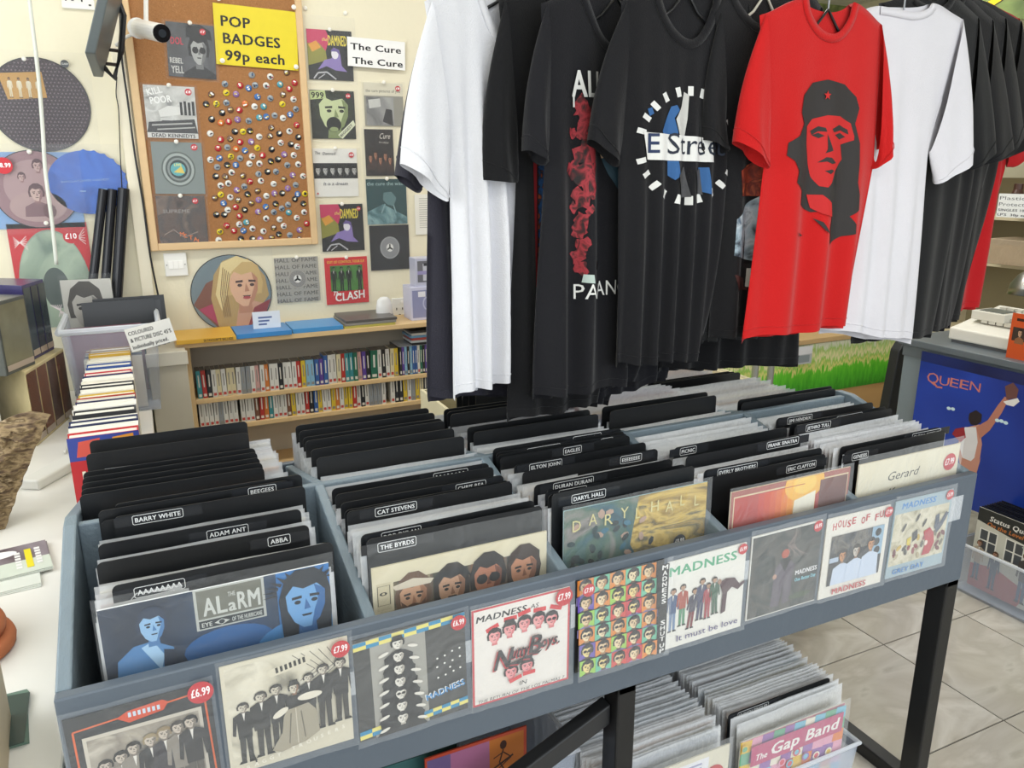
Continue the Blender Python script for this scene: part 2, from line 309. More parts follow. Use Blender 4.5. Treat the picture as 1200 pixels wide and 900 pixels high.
rp(MB().box(XL, XR, YB - 0.018, YB, 0.640, 0.905, GREY), 'rear_panel')
prof = [(0.018, 0.66), (0.018, 0.905), (YR - 0.02, 0.997), (YR + 0.02, 0.997), (YB - 0.018, 0.905), (YB - 0.018, 0.66)]
rp(MB().prismx(prof, XL, XL + 0.020, GREY_LIT), 'side_panel'); rp(MB().prismx(prof, XR - 0.020, XR, GREY_LIT), 'side_panel')
pf = [(0.018, 0.66), (0.018, 0.900), (YR - 0.008, 0.990), (YR - 0.008, 0.66)]; pb = [(YR + 0.008, 0.66), (YR + 0.008, 0.990), (YB - 0.018, 0.900), (YB - 0.018, 0.66)]
for x in XD:
    rp(MB().prismx(pf, x - 0.009, x + 0.009, GREY_LIT), 'partition'); rp(MB().prismx(pb, x - 0.009, x + 0.009, GREY_LIT), 'partition')
rp(MB().box(XL + 0.020, XR - 0.020, YR - 0.008, YR + 0.008, 0.66, 0.990, GREY_LIT), 'ridge_board')
rp(MB().box(XL + 0.020, XR - 0.020, 0.018, YB - 0.018, 0.645, 0.66, mat('#39404a', 0.6)), 'bin_floor')
LEGS = [(0.075, 0.0), (0.946, 0.0), (1.862, 0.0)]
for lx, ly in LEGS:
    for yy in (0.028, 0.69):
        m = MB().box(lx, lx + 0.042, yy, yy + 0.05, 0.0, 0.640, BLK)
        lg = rp(m, 'leg', 0.004)
        if yy < 0.1: MB().tube([(lx + 0.021 - 0.96, yy - 0.003 - 0.37, 0.607), (lx + 0.021 - 0.96, yy + 0.004 - 0.37, 0.607)], 0.007, mat('#a8a8a4', 0.3, 0.9), 10).build('bolt', lg)
    rp(MB().box(lx, lx + 0.042, 0.078, 0.69, 0.0, 0.04, BLK), 'foot_rail', 0.004)
    rp(MB().box(lx, lx + 0.042, 0.028, 0.74, 0.60, 0.640, BLK), 'cross_bearer', 0.004)
rp(MB().prism([(0.945, 0.570), (0.945, 0.525), (0.20, 0.20), (0.20, 0.245)], 0.05, 0.08, mat('#2c2d2f', 0.4)), 'diagonal_brace')
tp = mat('#a3a9ac', 0.25, nz=0.05)
# ---------------------------------------------------------------- black divider cards and records in the bins
DIV = mat('#16181b', 0.42, nz=0.15, ns=20, bump=0.05, bs=60)
WHT = mat('#e9ebec', 0.5)
def divider_mesh(w_, h_=0.32, r=0.009, t=0.0016):
    pts = [(-w_ / 2, 0), (w_ / 2, 0)] + [(w_ / 2 - r + r * math.cos(a), h_ - r + r * math.sin(a)) for a in [i * math.pi / 8 for i in range(5)]] + [(-w_ / 2 + r + r * math.cos(a), h_ - r + r * math.sin(a)) for a in [math.pi / 2 + i * math.pi / 8 for i in range(5)]]
    return MB().prism(pts, 0, t, DIV)
DM = divider_mesh(0.312).build('divider_card'); dproto = DM.data; bpy.data.objects.remove(DM)
def divider(xl, y, zt, text='', ul=0.0, lbl='', grp=None, rx=0.0, small=0.0):
    o = bpy.data.objects.new('divider_card', dproto); COL.objects.link(o)
    o.location = (xl + 0.156, y, zt - 0.32); o.rotation_euler = (rx, 0, random.uniform(-0.012, 0.012))
    tag(o, lbl, 'divider', grp)
    if text:
        a = Art(0.312, 0.32); a.rough = 0.5; tick = text[0] == '~'; vs, fs, wd = textpoly('H' * int(text[1:]) if tick else text); hh = 0.0078; W = min(wd * hh / CAP, 0.10) / 0.312; H = hh / 0.32
        v0 = 0.024 + small; u0 = ul; p = 0.012
        L = [(u0 - p, v0 - H * 0.55), (u0 + W + p, v0 - H * 0.55), (u0 + W + p, v0 + H * 1.5), (u0 - p, v0 + H * 1.5)]
        c = 0.006
        R = [(L[0][0] + c, L[0][1]), (L[1][0] - c, L[1][1]), (L[1][0], L[1][1] + c), (L[2][0], L[2][1] - c), (L[2][0] - c, L[2][1]), (L[3][0] + c, L[3][1]), (L[3][0], L[3][1] - c), (L[0][0], L[0][1] + c)]
        a.poly([(u0 - 0.10, v0 - H * 0.7), (u0 + W + 0.11, v0 - H * 0.7), (u0 + W + 0.11, v0 + H * 1.6), (u0 - 0.10, v0 + H * 1.6)], mat('#2d2f33', 0.2))
        a.line(R + [R[0]], 0.0030, WHT); (a.polys([[(u0 + W * (i + 0.1) / int(text[1:]) / 1.0, v0 + H * (0.1 * (i % 3))), (u0 + W * (i + 0.5) / int(text[1:]), v0 + H * 0.1), (u0 + W * (i + 0.45) / int(text[1:]), v0 + H * 0.9), (u0 + W * (i + 0.15) / int(text[1:]), v0 + H)] for i in range(int(text[1:]))], WHT) if tick else a.text(text, u0, v0 + H, H, WHT, True, fit=W)); pz = a.build(o, 'name_label'); pz['label'] = 'white outlined name label'
    return o
COVC = ['#e8e4da', '#d8cfb8', '#c9c6c0', '#2c3a66', '#7a2f2c', '#efece4', '#3c4347', '#b8a27c', '#4f6d7a', '#c98b3c', '#8c8f96', '#dadfe3']
CVM = []
for c in COVC: 
    oo = MB().box(-0.157, 0.157, 0, 0.0035, 0, 0.314, mat(c, 0.5)).build('record'); CVM.append(oo.data); bpy.data.objects.remove(oo)
NREC = [0]
def packed(xc, y, zt, lbl, grp, lean=0.0):
    o = bpy.data.objects.new('record', random.choice(CVM)); COL.objects.link(o); NREC[0] += 1
    o.location = (xc, y, zt - 0.326); o.rotation_euler = (lean, random.uniform(-0.006, 0.006), random.uniform(-0.02, 0.02)); tag(o, lbl, 'record', grp)
    s_ = sleeve(o, 0.326, 0.326, MILK, (0, -0.0028, -0.001)); return o
# (text, left x, y, label position) of every divider, bin by bin, front to back
D1 = list(zip(['AAAAAAAA', 'ABBA', 'ADAM ANT', 'BARRY WHITE', 'BOWIE', 'BEEGEES', ''], [(0.137, 0.097, 1.0), (0.115, 0.178, 1.0), (0.115, 0.245, 1.0), (0.137, 0.321, 1.01), (0.117, 0.333, 1.002), (0.114, 0.345, 1.016), (0.139, 0.357, 1.019)], [0.1, 0.8, 0.52, 0.1, 0.74, 0.78, 0.0]))
D2 = list(zip(['THE BYRDS', 'BOB DYLAN', 'CAT STEVENS', 'CHRIS DE BURGH', 'CHRIS REA', '', '~8'], [(0.499, 0.085, 0.997), (0.494, 0.102, 1.0), (0.495, 0.198, 1.0), (0.487, 0.21, 0.998), (0.489, 0.236, 1.0), (0.49, 0.28, 1.0), (0.49, 0.306, 1.0)], [0.07, 0.12, 0.17, 0.62, 0.7, 0.0, 0.64]))
D3 = list(zip(['DARYL HALL', '~8', 'DR HOOK', 'DURAN DURAN', 'EEEEEEEE', 'ELTON JOHN', 'EAGLES', '~3', '~9', '~8'], [(0.832, 0.09, 0.998), (0.838, 0.113, 1.0), (0.841, 0.129, 1.0), (0.835, 0.163, 1.0), (0.844, 0.228, 1.0), (0.85, 0.27, 1.0), (0.837, 0.3195, 1.001), (0.837, 0.332, 1.002), (0.839, 0.3445, 1.003), (0.838, 0.357, 1.007)], [0.14, 0.66, 0.1, 0.14, 0.72, 0.12, 0.48, 0.8, 0.24, 0.62]))
D4 = list(zip(['ERIC CLAPTON', 'EVERLY BROTHERS', 'FRANK SINATRA', 'PICNIC'], [(1.239, 0.1, 0.975), (1.209, 0.114, 0.985), (1.159, 0.163, 1.0), (1.189, 0.215, 1.0)], [0.66, 0.12, 0.7, 0.06]))
D5 = list(zip(['GENESIS', 'GLORIA ESTEFAN', 'JETHRO TULL', 'JOHNNY CASH', 'JIMI HENDRIX'], [(1.539, 0.075, 0.985), (1.528, 0.089, 0.989), (1.508, 0.215, 1.0), (1.503, 0.231, 1.0), (1.503, 0.272, 1.0)], [0.08, 0.72, 0.12, 0.48, 0.12]))
BIN = [(XL + 0.02, XD[0] - 0.009), (XD[0] + 0.009, XD[1] - 0.009), (XD[1] + 0.009, XD[2] - 0.009), (XD[2] + 0.009, XD[3] - 0.009), (XD[3] + 0.009, XR - 0.02)]
NM = ['leftmost', 'second', 'middle', 'fourth', 'rightmost']
YF = [0.055, 0.070, 0.075, 0.085, 0.060]; RY = []
for bi, DD in enumerate((D1, D2, D3, D4, D5)):
    x0, x1 = BIN[bi]; ys = []; lasty = YF[bi] + 0.012
    for i, (t, p, u) in enumerate(DD):
        y = p[1]; lasty = y; ys.append(y); xl = min(max(p[0], x0 + 0.002), x1 - 0.314)
        L = 'black divider with %s, %s from the front, %s front bin' % ('white name label' if t and t[0] != '~' else ('half-hidden label' if t else 'blank face'), ordw(i), NM[bi])
        divider(xl, y, p[2] + (0.014 if t == 'DARYL HALL' else 0), t, u, L, 'divider cards in the record browser', small=(0.020 if i == 0 or (bi == 0 and i < 3) else 0.0))
    y = YF[bi] + 0.009; n = 0; prev = None; cnt = {}
    while y < YR - 0.014 and len(RY) < 400:
        if all(abs(y + 0.002 - v) > 0.0055 for v in ys):
            before = [i for i, v in enumerate(ys) if v < y]; k = before[-1] if before else -1
            cnt[k] = cnt.get(k, 0) + 1; nm = 'the front cover' if k < 0 else 'the %s divider' % ordw(k)
            packed((x0 + x1) / 2 + random.uniform(-0.004, 0.004), y, (0.985 if k >= 0 else 0.955 if bi else 0.968) + random.uniform(-0.009, 0.004), 'milky-sleeved record, %s behind %s, %s front bin' % (ordw(cnt[k] - 1), nm, NM[bi]), 'sleeved records in the front bins')
        y += random.uniform(0.0115, 0.0155) * (1.35 if bi == 0 else 1.0)
# rear bins, seen from behind
RD = [[(0.081, 0.434, 1.015), (0.083, 0.463, 1.015), (0.082, 0.493, 1.015), (0.082, 0.525, 1.015), (0.082, 0.553, 1.015), (0.078, 0.66, 1.015), (0.087, 0.715, 1.024)], [(0.434, 0.437, 1.015), (0.437, 0.493, 1.015), (0.439, 0.551, 1.015), (0.434, 0.573, 1.015), (0.435, 0.62, 1.015), (0.435, 0.661, 1.015)], [(0.782, 0.447, 1.015), (0.782, 0.484, 1.015), (0.77, 0.589, 1.015), (0.772, 0.61, 1.015), (0.773, 0.631, 1.015)], [(1.103, 0.45, 1.015), (1.101, 0.484, 1.015)], [(1.474, 0.392, 1.005), (1.476, 0.4045, 1.009)]]
for bi, DD in enumerate(RD):
    x0, x1 = BIN[bi]; DD = sorted(DD, key=lambda p: p[1]); ys = []; ly = YR + 0.012
    for i, p in enumerate(DD):
        y = p[1]; ys.append(y)
        divider(min(max(p[0], x0 + 0.002), x1 - 0.314), y, p[2], '', 0, 'black divider seen from behind, %s from the ridge, %s rear bin' % (ordw(i), NM[bi]), 'divider cards in the record browser')
    y = YR + 0.016; c = 0
    while y < YB - 0.03:
        if all(abs(y - v) > 0.006 for v in ys):
            c += 1; packed((x0 + x1) / 2 + random.uniform(-0.005, 0.005), y, (0.985 if bi < 4 else 0.965) + random.uniform(-0.008, 0.006), 'record in milky plastic sleeve, %s from the ridge in the %s rear bin' % (ordw(c - 1), NM[bi]), 'sleeved records in the rear bins')
        y += random.uniform(0.014, 0.020)

# ---------------------------------------------------------------- singles pinned to the front panel
def a_band(a):
    a.rect(0, 0, 1, 1, '#25262a'); a.line([(0.05, 1), (0.05, 0.12), (0.95, 0.06), (0.97, 1)], 0.014, '#d8622e')
    a.rect(0.10, 0.19, 0.92, 1.0, '#c9c2b4'); a.rect(0.125, 0.22, 0.895, 0.99, blotch('grey_stage', ['#6d675f', '#b0a798', '#8d857a', '#ccc4b5'], 14, 4))
    a.poly([(0.34, 0.10), (0.42, 0.06), (0.66, 0.04), (0.70, 0.07), (0.66, 0.13), (0.42, 0.16)], '#d24e2c')
    for i in range(7): a.rect(0.42 + i * 0.033, 0.075, 0.44 + i * 0.033, 0.115, '#c8d8e8')
    for x, t, hc in [(0.22, 0.42, '#2b2622'), (0.33, 0.38, '#1d1a18'), (0.42, 0.33, '#241f1b'), (0.54, 0.30, '#9a8a6a'), (0.64, 0.27, '#8f7d5d'), (0.74, 0.25, '#3a322c'), (0.83, 0.23, '#1a1818')]:
        a.person(x, t, 0.72, random.choice(['#232327', '#2e2c2e', '#8d867c', '#39353a']), '#5a554e', '#c8bcae', hc, asp=1.2)
def a_cosy(a):
    a.rect(0, 0, 1, 1, '#d9d2bd'); a.rect(0.03, 0.03, 0.97, 0.965, blotch('sepia_drawing', ['#8f8a7b', '#cfc8b3', '#e2dcc9', '#b7b09c'], 11, 7))
    a.poly([(0.02, 0.86), (1, 0.74), (1, 1), (0, 1)], '#d6cfba')
    for x in range(6): a.line([(0.55 + x * 0.07, 0.05), (0.72 + x * 0.05, 0.22), (0.6 + x * 0.05, 0.3)], 0.006, '#6b675d')
    a.poly([(0.36, 0.13), (0.66, 0.08), (0.70, 0.115), (0.66, 0.155), (0.38, 0.20), (0.34, 0.165)], '#d9d2bd')
    for i in range(7): a.poly([(0.41 + i * 0.036, 0.125 - i * 0.006), (0.43 + i * 0.036, 0.122 - i * 0.006), (0.435 + i * 0.036, 0.172 - i * 0.006), (0.415 + i * 0.036, 0.175 - i * 0.006)], '#2f2d29')
    P = [(0.14, 0.36, 0.56), (0.28, 0.30, 0.60), (0.40, 0.27, 0.60), (0.66, 0.24, 0.52), (0.78, 0.19, 0.60), (0.92, 0.17, 0.60)]
    for i, (x, t, H) in enumerate(P): a.person(x, t, H, '#2f2e2e', '#3a3937' if i < 4 else '#3d3b38', '#cfc7b6', '#37332e', asp=1.35, hat=None)
    a.poly([(0.44, 0.58), (0.50, 0.47), (0.62, 0.47), (0.70, 0.58), (0.72, 0.80), (0.60, 0.86), (0.40, 0.90), (0.33, 0.86), (0.42, 0.72)], '#a49c89')
    a.line([(0.50, 0.56), (0.47, 0.84)], 0.01, '#6f695c'); a.line([(0.58, 0.56), (0.60, 0.82)], 0.01, '#6f695c'); a.line([(0.54, 0.52), (0.54, 0.86)], 0.008, '#cbc3b0')
    a.poly([(0.47, 0.40), (0.64, 0.38), (0.66, 0.50), (0.48, 0.52)], '#2c2b2c'); a.ell(0.66, 0.44, 0.10, 0.035, '#e6dfce'); a.ell(0.42, 0.53, 0.07, 0.03, '#e6dfce', rot=-0.5)
    a.head(0.54, 0.33, 0.05, '#cfc7b6', '#2d2b29', asp=1.0, hat='#2a2826'); a.line([(0.13, 0.60), (0.20, 0.92)], 0.012, '#2b2a29')
    for i, ch in enumerate('BAGGY TROUSERS'):
        if ch != ' ': a.text(ch, 0.12 + i * 0.060, 0.965 - i * 0.010, 0.035, '#f0ebdd', True)
def checks(a, x0, y0, x1, y1, n, h_):
    for i in range(n):
        u0 = x0 + (x1 - x0) * i / n; u1 = x0 + (x1 - x0) * (i + 1) / n; v0 = y0 + (y1 - y0) * i / n; v1 = y0 + (y1 - y0) * (i + 1) / n
        for j in range(2): a.poly([(u0, v0 + j * h_), (u1, v1 + j * h_), (u1, v1 + j * h_ + h_), (u0, v0 + j * h_ + h_)], ('#2f8cb8', '#e8dc7a')[(i + j) % 2])
def a_totem(a):
    a.rect(0, 0, 1, 1, blotch('dark_folds', ['#2c2c2d', '#454544', '#333333'], 5, 3, stretch=(1, 1, 3))); a.rect(0.14, 0.02, 0.63, 1, '#a3a199')
    a.poly([(0, 0.03), (1, 0.0), (1, 0.075), (0, 0.105)], '#a3a199')
    checks(a, 0, 0.035, 1, 0.0, 9, 0.036); checks(a, 0, 0.90, 0.32, 0.88, 3, 0.04); checks(a, 0.58, 0.89, 1, 0.86, 5, 0.036)
    for i in range(7):
        v = 0.20 + i * 0.122; ww = 0.12 + i * 0.014
        a.poly([(0.38 - ww, v + 0.13), (0.38 - ww * 1.05, v + 0.05), (0.38 - 0.05, v + 0.0), (0.38 + 0.06, v + 0.0), (0.38 + ww * 1.1, v + 0.05), (0.38 + ww, v + 0.13), (0.38 + ww * 1.2, v + 0.19), (0.38 - ww * 1.2, v + 0.19)], '#232224')
    for i in range(7):
        v = 0.125 + i * 0.122
        a.head(0.38, v, 0.052, '#e4e0d6', '#1c1b1d', '#1c1b1d', '#b8b2a6', asp=1.25, hat='#1f1f20' if i == 0 else None, glasses=(i == 4))
        a.ell(0.25 - i * 0.006, v + 0.075, 0.05, 0.016, '#e4e0d6', 8, -0.3); a.ell(0.51 + i * 0.008, v + 0.055, 0.05, 0.016, '#e4e0d6', 8, 0.3)
    a.dots([(0.72, 0.37), (0.79, 0.36), (0.86, 0.335), (0.93, 0.325), (0.715, 0.455), (0.785, 0.435), (0.86, 0.43), (0.93, 0.41), (0.835, 0.49), (0.72, 0.565), (0.79, 0.555), (0.865, 0.54), (0.93, 0.525)], 0.010, 0.010, '#f0efe9')
    for c, d in (('#f1f1ee', 0.008), ('#2b87c6', 0)): a.text('MADNESS', 0.605 - d, 0.765 - d, 0.058, c, True, fit=0.37, rot=0.14)
def a_nutty(a):
    a.rect(0, 0, 1, 1, '#c9424c'); a.rect(0.02, 0.02, 0.98, 0.98, '#e9e4dd')
    a.text('MADNESS', 0.04, 0.135, 0.062, '#1e1c1f', True, fit=0.50, shear=0.2, rot=0.0); a.text('AS', 0.58, 0.125, 0.045, '#1e1c1f', fit=0.085, shear=0.2)
    for x, y, r in [(0.20, 0.22, -0.35), (0.38, 0.17, 0.0), (0.52, 0.145, -0.2), (0.68, 0.155, 0.05), (0.85, 0.175, 0.35)]:
        a.poly([(x + 0.065 * dx * math.cos(r) - 0.022 * dy * math.sin(r), y + 0.065 * dx * math.sin(r) + 0.022 * dy * math.cos(r)) for dx, dy in ((-1, -1), (1, -1), (1, 1), (-1, 1))], '#d43b40')
    for i, (x, y) in enumerate([(0.22, 0.31), (0.37, 0.275), (0.52, 0.255), (0.665, 0.255), (0.80, 0.28), (0.38, 0.725), (0.545, 0.705)]):
        a.head(x, y, 0.068, '#eaa0a0' if i < 5 else '#e99b9e', '#2a2426', '#2a2426', '#d4777b', hat='#2a2628' if i in (1, 6) else None, glasses=(i == 4), asp=1.15)
    for c, d in (('#c23a40', 0.012), ('#2f2a2c', 0)):
        a.text('N', 0.20 - d, 0.655 + d, 0.20, c, True, fit=0.16, shear=0.25); a.text('utty', 0.375 - d, 0.580 + d, 0.125, c, True, fit=0.17, shear=0.25)
        a.text('B', 0.555 - d, 0.575 + d, 0.18, c, True, fit=0.13, shear=0.2); a.text('oys.', 0.68 - d, 0.545 + d, 0.115, c, True, fit=0.20, shear=0.2)
        a.poly([(0.30 - d, 0.63 + d), (0.70 - d, 0.565 + d), (0.66 - d, 0.60 + d), (0.60 - d, 0.595 + d), (0.58 - d, 0.63 + d), (0.50 - d, 0.615 + d), (0.46 - d, 0.655 + d), (0.38 - d, 0.64 + d)], c)
    for x, y, r in [(0.42, 0.80, -0.25), (0.56, 0.775, 0.0)]:
        a.poly([(x + 0.065 * dx * math.cos(r) - 0.02 * dy * math.sin(r), y + 0.065 * dx * math.sin(r) + 0.02 * dy * math.cos(r)) for dx, dy in ((-1, -1), (1, -1), (1, 1), (-1, 1))], '#d43b40')
    a.text('IN', 0.46, 0.885, 0.045, '#1e1c1f', fit=0.07, shear=0.2); a.text('THE RETURN OF THE LOS PALMAS 7', 0.035, 0.955, 0.033, '#1e1c1f', fit=0.90, shear=0.2)
def a_shut(a):
    a.rect(0, 0, 1, 1, '#2a2a2c'); C5 = ['#e08a3a', '#c83a4a', '#6a55b0', '#6cbf9e', '#9ccc55', '#d4473f']; rnd = random.Random(5)
    for r in range(6):
        for c in range(5):
            u0 = 0.01 + c * 0.178; v0 = 0.005 + r * 0.166; col = C5[(r * 2 + c * 3 + (r * c) % 3) % 6]; a.rect(u0, v0, u0 + 0.178, v0 + 0.166, col)
            a.head(u0 + 0.089, v0 + 0.078, 0.062, rnd.choice(['#e8d38f', '#ecd7b0', '#e4c9a0']), '#201c1e', '#201c1e', rnd.choice(['#a9815a', '#5d4a3c']), glasses=rnd.random() < 0.35, body=rnd.choice(['#2b2a2d', '#2b2a2d', '#8f86b8']), asp=1.2)
    a.rect(0.90, 0, 1, 1, '#1f1f21')
    for i, ch in enumerate('MADNESS'): a.text(ch, 0.95, 0.06 + i * 0.062, 0.050, '#f2f1ee', True, fit=0.07 if ch == 'M' else 0.055, centre=True)
    for i, ch in enumerate('SHUT'): a.text(ch, 0.95, 0.67 + i * 0.062, 0.048, '#f2f1ee', True, fit=0.055, centre=True)
    for i, ch in enumerate('UP'): a.text(ch, 0.95, 0.93 + i * 0.06, 0.046, '#f2f1ee', True, fit=0.055, centre=True)
def a_love(a):
    a.rect(0, 0, 1, 1, '#e6e4dc'); a.text('MADNESS', 0.02, 0.165, 0.10, '#4fa57c', True, fit=0.86)
    for x, t, H, ct, lg, ln in [(0.08, 0.31, 0.50, '#41587e', '#6b84a6', 0), (0.20, 0.29, 0.48, '#a8503f', '#4d8b66', 0.0), (0.30, 0.37, 0.46, '#3d3a4d', '#7a2f34', 0.12), (0.42, 0.28, 0.48, '#3b3e5e', '#3b3e5e', 0.05), (0.52, 0.35, 0.42, '#a23f4a', '#a23f4a', 0), (0.62, 0.30, 0.44, '#3f604c', '#3f604c', -0.06)]:
        a.person(x, t, H, ct, lg, '#b08a70', '#2e2620', asp=1.25, lean=ln)
    a.poly([(0.66, 0.38), (0.74, 0.35), (0.86, 0.37), (0.93, 0.46), (0.99, 0.43), (1.0, 0.46), (0.91, 0.52), (0.83, 0.47), (0.77, 0.52), (0.76, 0.74), (0.70, 0.76), (0.71, 0.52)], '#4b2a33'); a.ell(0.66, 0.37, 0.025, 0.03, '#a07a64')
    a.text('It must be love', 0.14, 0.93, 0.070, '#453a78', fit=0.80)
def a_better(a):
    a.rect(0, 0, 1, 1, '#dfddd6'); a.rect(0.015, 0.02, 1, 0.99, blotch('dark_foliage', ['#26292a', '#3c4240', '#55534e', '#2e3433', '#4a4f4b'], 16, 9))
    for i in range(9): a.line([(0.62 + 0.03 * math.sin(i), 0.02 + i * 0.03), (0.55 + 0.05 * math.cos(i * 2), 0.2), (0.5 + 0.04 * i, 0.38)], 0.006, '#8b7a74')
    a.poly([(0.33, 0.92), (0.36, 0.45), (0.44, 0.38), (0.56, 0.38), (0.64, 0.46), (0.62, 0.62), (0.60, 0.90), (0.50, 0.92), (0.49, 0.66), (0.45, 0.93)], '#5d5560')
    a.poly([(0.42, 0.38), (0.58, 0.38), (0.50, 0.52)], '#1c1b1d'); a.ell(0.49, 0.30, 0.055, 0.055, '#b4543e'); a.poly([(0.42, 0.36), (0.58, 0.34), (0.56, 0.38), (0.44, 0.39)], '#22201f')
    a.ell(0.36, 0.55, 0.03, 0.03, '#b28a76'); a.text('MADNESS', 0.66, 0.60, 0.055, '#eeeef0', True, fit=0.32); a.text('One Better Day', 0.66, 0.68, 0.042, '#8fd2e2', True, fit=0.31)
    a.ell(0.75, 0.86, 0.16, 0.04, '#48553f')
def a_fun(a):
    a.rect(0, 0, 1, 1, '#e4e0d6')
    for i, ch in enumerate('HOUSE OF FUN'):
        if ch != ' ': a.text(ch, 0.10 + i * 0.073, 0.155 - 0.012 * ((i * 5) % 3), 0.085, '#c0474d', True, fit=0.058)
    a.rect(0.10, 0.23, 0.93, 0.85, '#2a2b30'); a.rect(0.10, 0.23, 0.72, 0.45, blotch('fair_rides', ['#1d1f24', '#3c4048', '#6f6a62', '#262a30'], 30, 4)); a.rect(0.74, 0.23, 0.93, 0.60, '#8fb0c8')
    a.dots([(0.84, 0.31), (0.83, 0.43), (0.85, 0.54)], 0.05, 0.05, '#1d1f24', 12); a.rect(0.10, 0.50, 0.24, 0.56, '#b0c0d4')
    for x, t in [(0.30, 0.44), (0.51, 0.42), (0.74, 0.38)]:
        a.poly([(x - 0.15, 0.85), (x - 0.13, t + 0.20), (x, t + 0.14), (x + 0.13, t + 0.20), (x + 0.15, 0.85)], '#c8d4e6'); a.head(x, t + 0.06, 0.07, '#c98d5a' if x != 0.51 else '#c6bdb2', '#2e2320', asp=1.0)
    a.text('MADNESS', 0.19, 0.965, 0.070, '#c0474d', True, fit=0.54)
def a_grey(a):
    a.rect(0, 0, 1, 1, '#9fb4be'); a.text('MADNESS', 0.12, 0.115, 0.075, '#2f7fc6', True, fit=0.58, shear=0.15); a.rect(0.02, 0.17, 0.97, 0.845, blotch('crowd_paper', ['#8c8468', '#c9c2a8', '#ddd6c0', '#a89f82'], 26, 8))
    rnd = random.Random(3)
    for i in range(26):
        x = rnd.uniform(0.05, 0.92); y = rnd.uniform(0.45, 0.80); a.ell(x, y, 0.028, 0.05, rnd.choice(['#6f2f36', '#7b7564', '#4c4a42', '#b9ac8c', '#8e3a40', '#c9a94a']), 7, rnd.uniform(-1, 1))
    a.poly([(0.56, 0.48), (0.66, 0.44), (0.74, 0.52), (0.78, 0.66), (0.72, 0.80), (0.58, 0.80), (0.62, 0.64)], '#b5303e'); a.ell(0.63, 0.64, 0.03, 0.035, '#e6d8cc')
    a.poly([(0.74, 0.30), (0.80, 0.28), (0.82, 0.42), (0.92, 0.28), (0.97, 0.30), (0.88, 0.46), (0.80, 0.54), (0.74, 0.46)], '#4c5668'); a.poly([(0.36, 0.46), (0.44, 0.42), (0.46, 0.54), (0.38, 0.58)], '#2c2c30'); a.poly([(0.28, 0.52), (0.35, 0.50), (0.34, 0.62), (0.28, 0.60)], '#d8c23e')
    for x, y in [(0.2, 0.36), (0.42, 0.27), (0.55, 0.36)]: a.ell(x, y, 0.02, 0.06, '#3e3c38', 8, 0.5)
    a.text('GREY DAY', 0.10, 0.955, 0.062, '#2f7fc6', True, fit=0.55)
SG = [(0.068, 0.876, 0.013, a_band, 'orange-bordered single with a sepia stage photo, leftmost on the browser front panel', (0.93, 0.05, 0.017, '£6.99'), '#25262a'),
      (0.260, 0.895, -0.001, a_cosy, 'sepia single lettered BAGGY TROUSERS with seven suited men, on the front panel', (0.93, 0.075, 0.014, '£7.99'), '#d9d2bd'),
      (0.450, 0.885, 0.017, a_totem, 'black and grey single with a totem of men and blue-yellow checks', (0.93, 0.07, 0.013, '£6.99'), '#2c2c2d'),
      (0.639, 0.883, -0.002, a_nutty, 'white single lettered Nutty Boys with red-edged border, on the front panel', (0.92, 0.07, 0.0165, '£7.99'), '#e9e4dd'),
      (0.832, 0.890, 0.002, a_shut, 'single with a colourful grid of portraits lettered SHUT UP', (0.075, 0.06, 0.012, '£7.99'), '#2a2a2c'),
      (1.022, 0.881, 0.006, a_love, 'white single lettered It must be love with dancing figures', (0.94, 0.055, 0.011, '£6.99'), '#e6e4dc'),
      (1.214, 0.889, 0.000, a_better, 'dark foliage single lettered One Better Day with a grey-suited figure', (0.93, 0.06, 0.012, '£6.99'), '#dfddd6'),
      (1.404, 0.885, -0.013, a_fun, 'cream single lettered HOUSE OF FUN with three white-shirted men', (0.955, 0.075, 0.012, '£7.99'), '#e4e0d6'),
      (1.598, 0.885, -0.015, a_grey, 'pale blue single lettered GREY DAY, rightmost on the browser front panel', (0.93, 0.06, 0.012, '£6.99'), '#9fb4be')]
for x, z, t, fn, lb, st, base in SG:
    o = record('single_record', 0.18, 0.18, (x + 0.09, -0.0045, z - 0.18), lb, 'record', fn, t=0.002, base=base, slv=0.010, slvtop=0.014, group='singles on the front panel', tilt=-t, sticker=st)
# strips of clear tape holding them on
tm_ = clear('pale_tape', 0.42, (0.72, 0.76, 0.80, 1), 0.4, 0.3, 40)
for i, (x0, x1, z0, z1) in enumerate([(1.772, 1.822, 0.802, 0.860), (0.437, 0.456, 0.79, 0.83), (0.823, 0.838, 0.80, 0.845), (1.008, 1.024, 0.80, 0.84), (1.202, 1.216, 0.80, 0.84), (0.624, 0.640, 0.79, 0.83)]):
    o = MB().box(x0, x1, -0.0026, -0.0012, z0, z1, tm_).build('tape_strip')
    tag(o, ['wide strip of clear tape beside the GREY DAY single', 'clear tape between the BAGGY TROUSERS and totem singles', 'clear tape between the Nutty Boys and SHUT UP singles', 'clear tape between the SHUT UP and It must be love singles', 'clear tape between the love and One Better Day singles', 'clear tape between the totem and Nutty Boys singles'][i], 'tape', 'tape strips on the front panel')
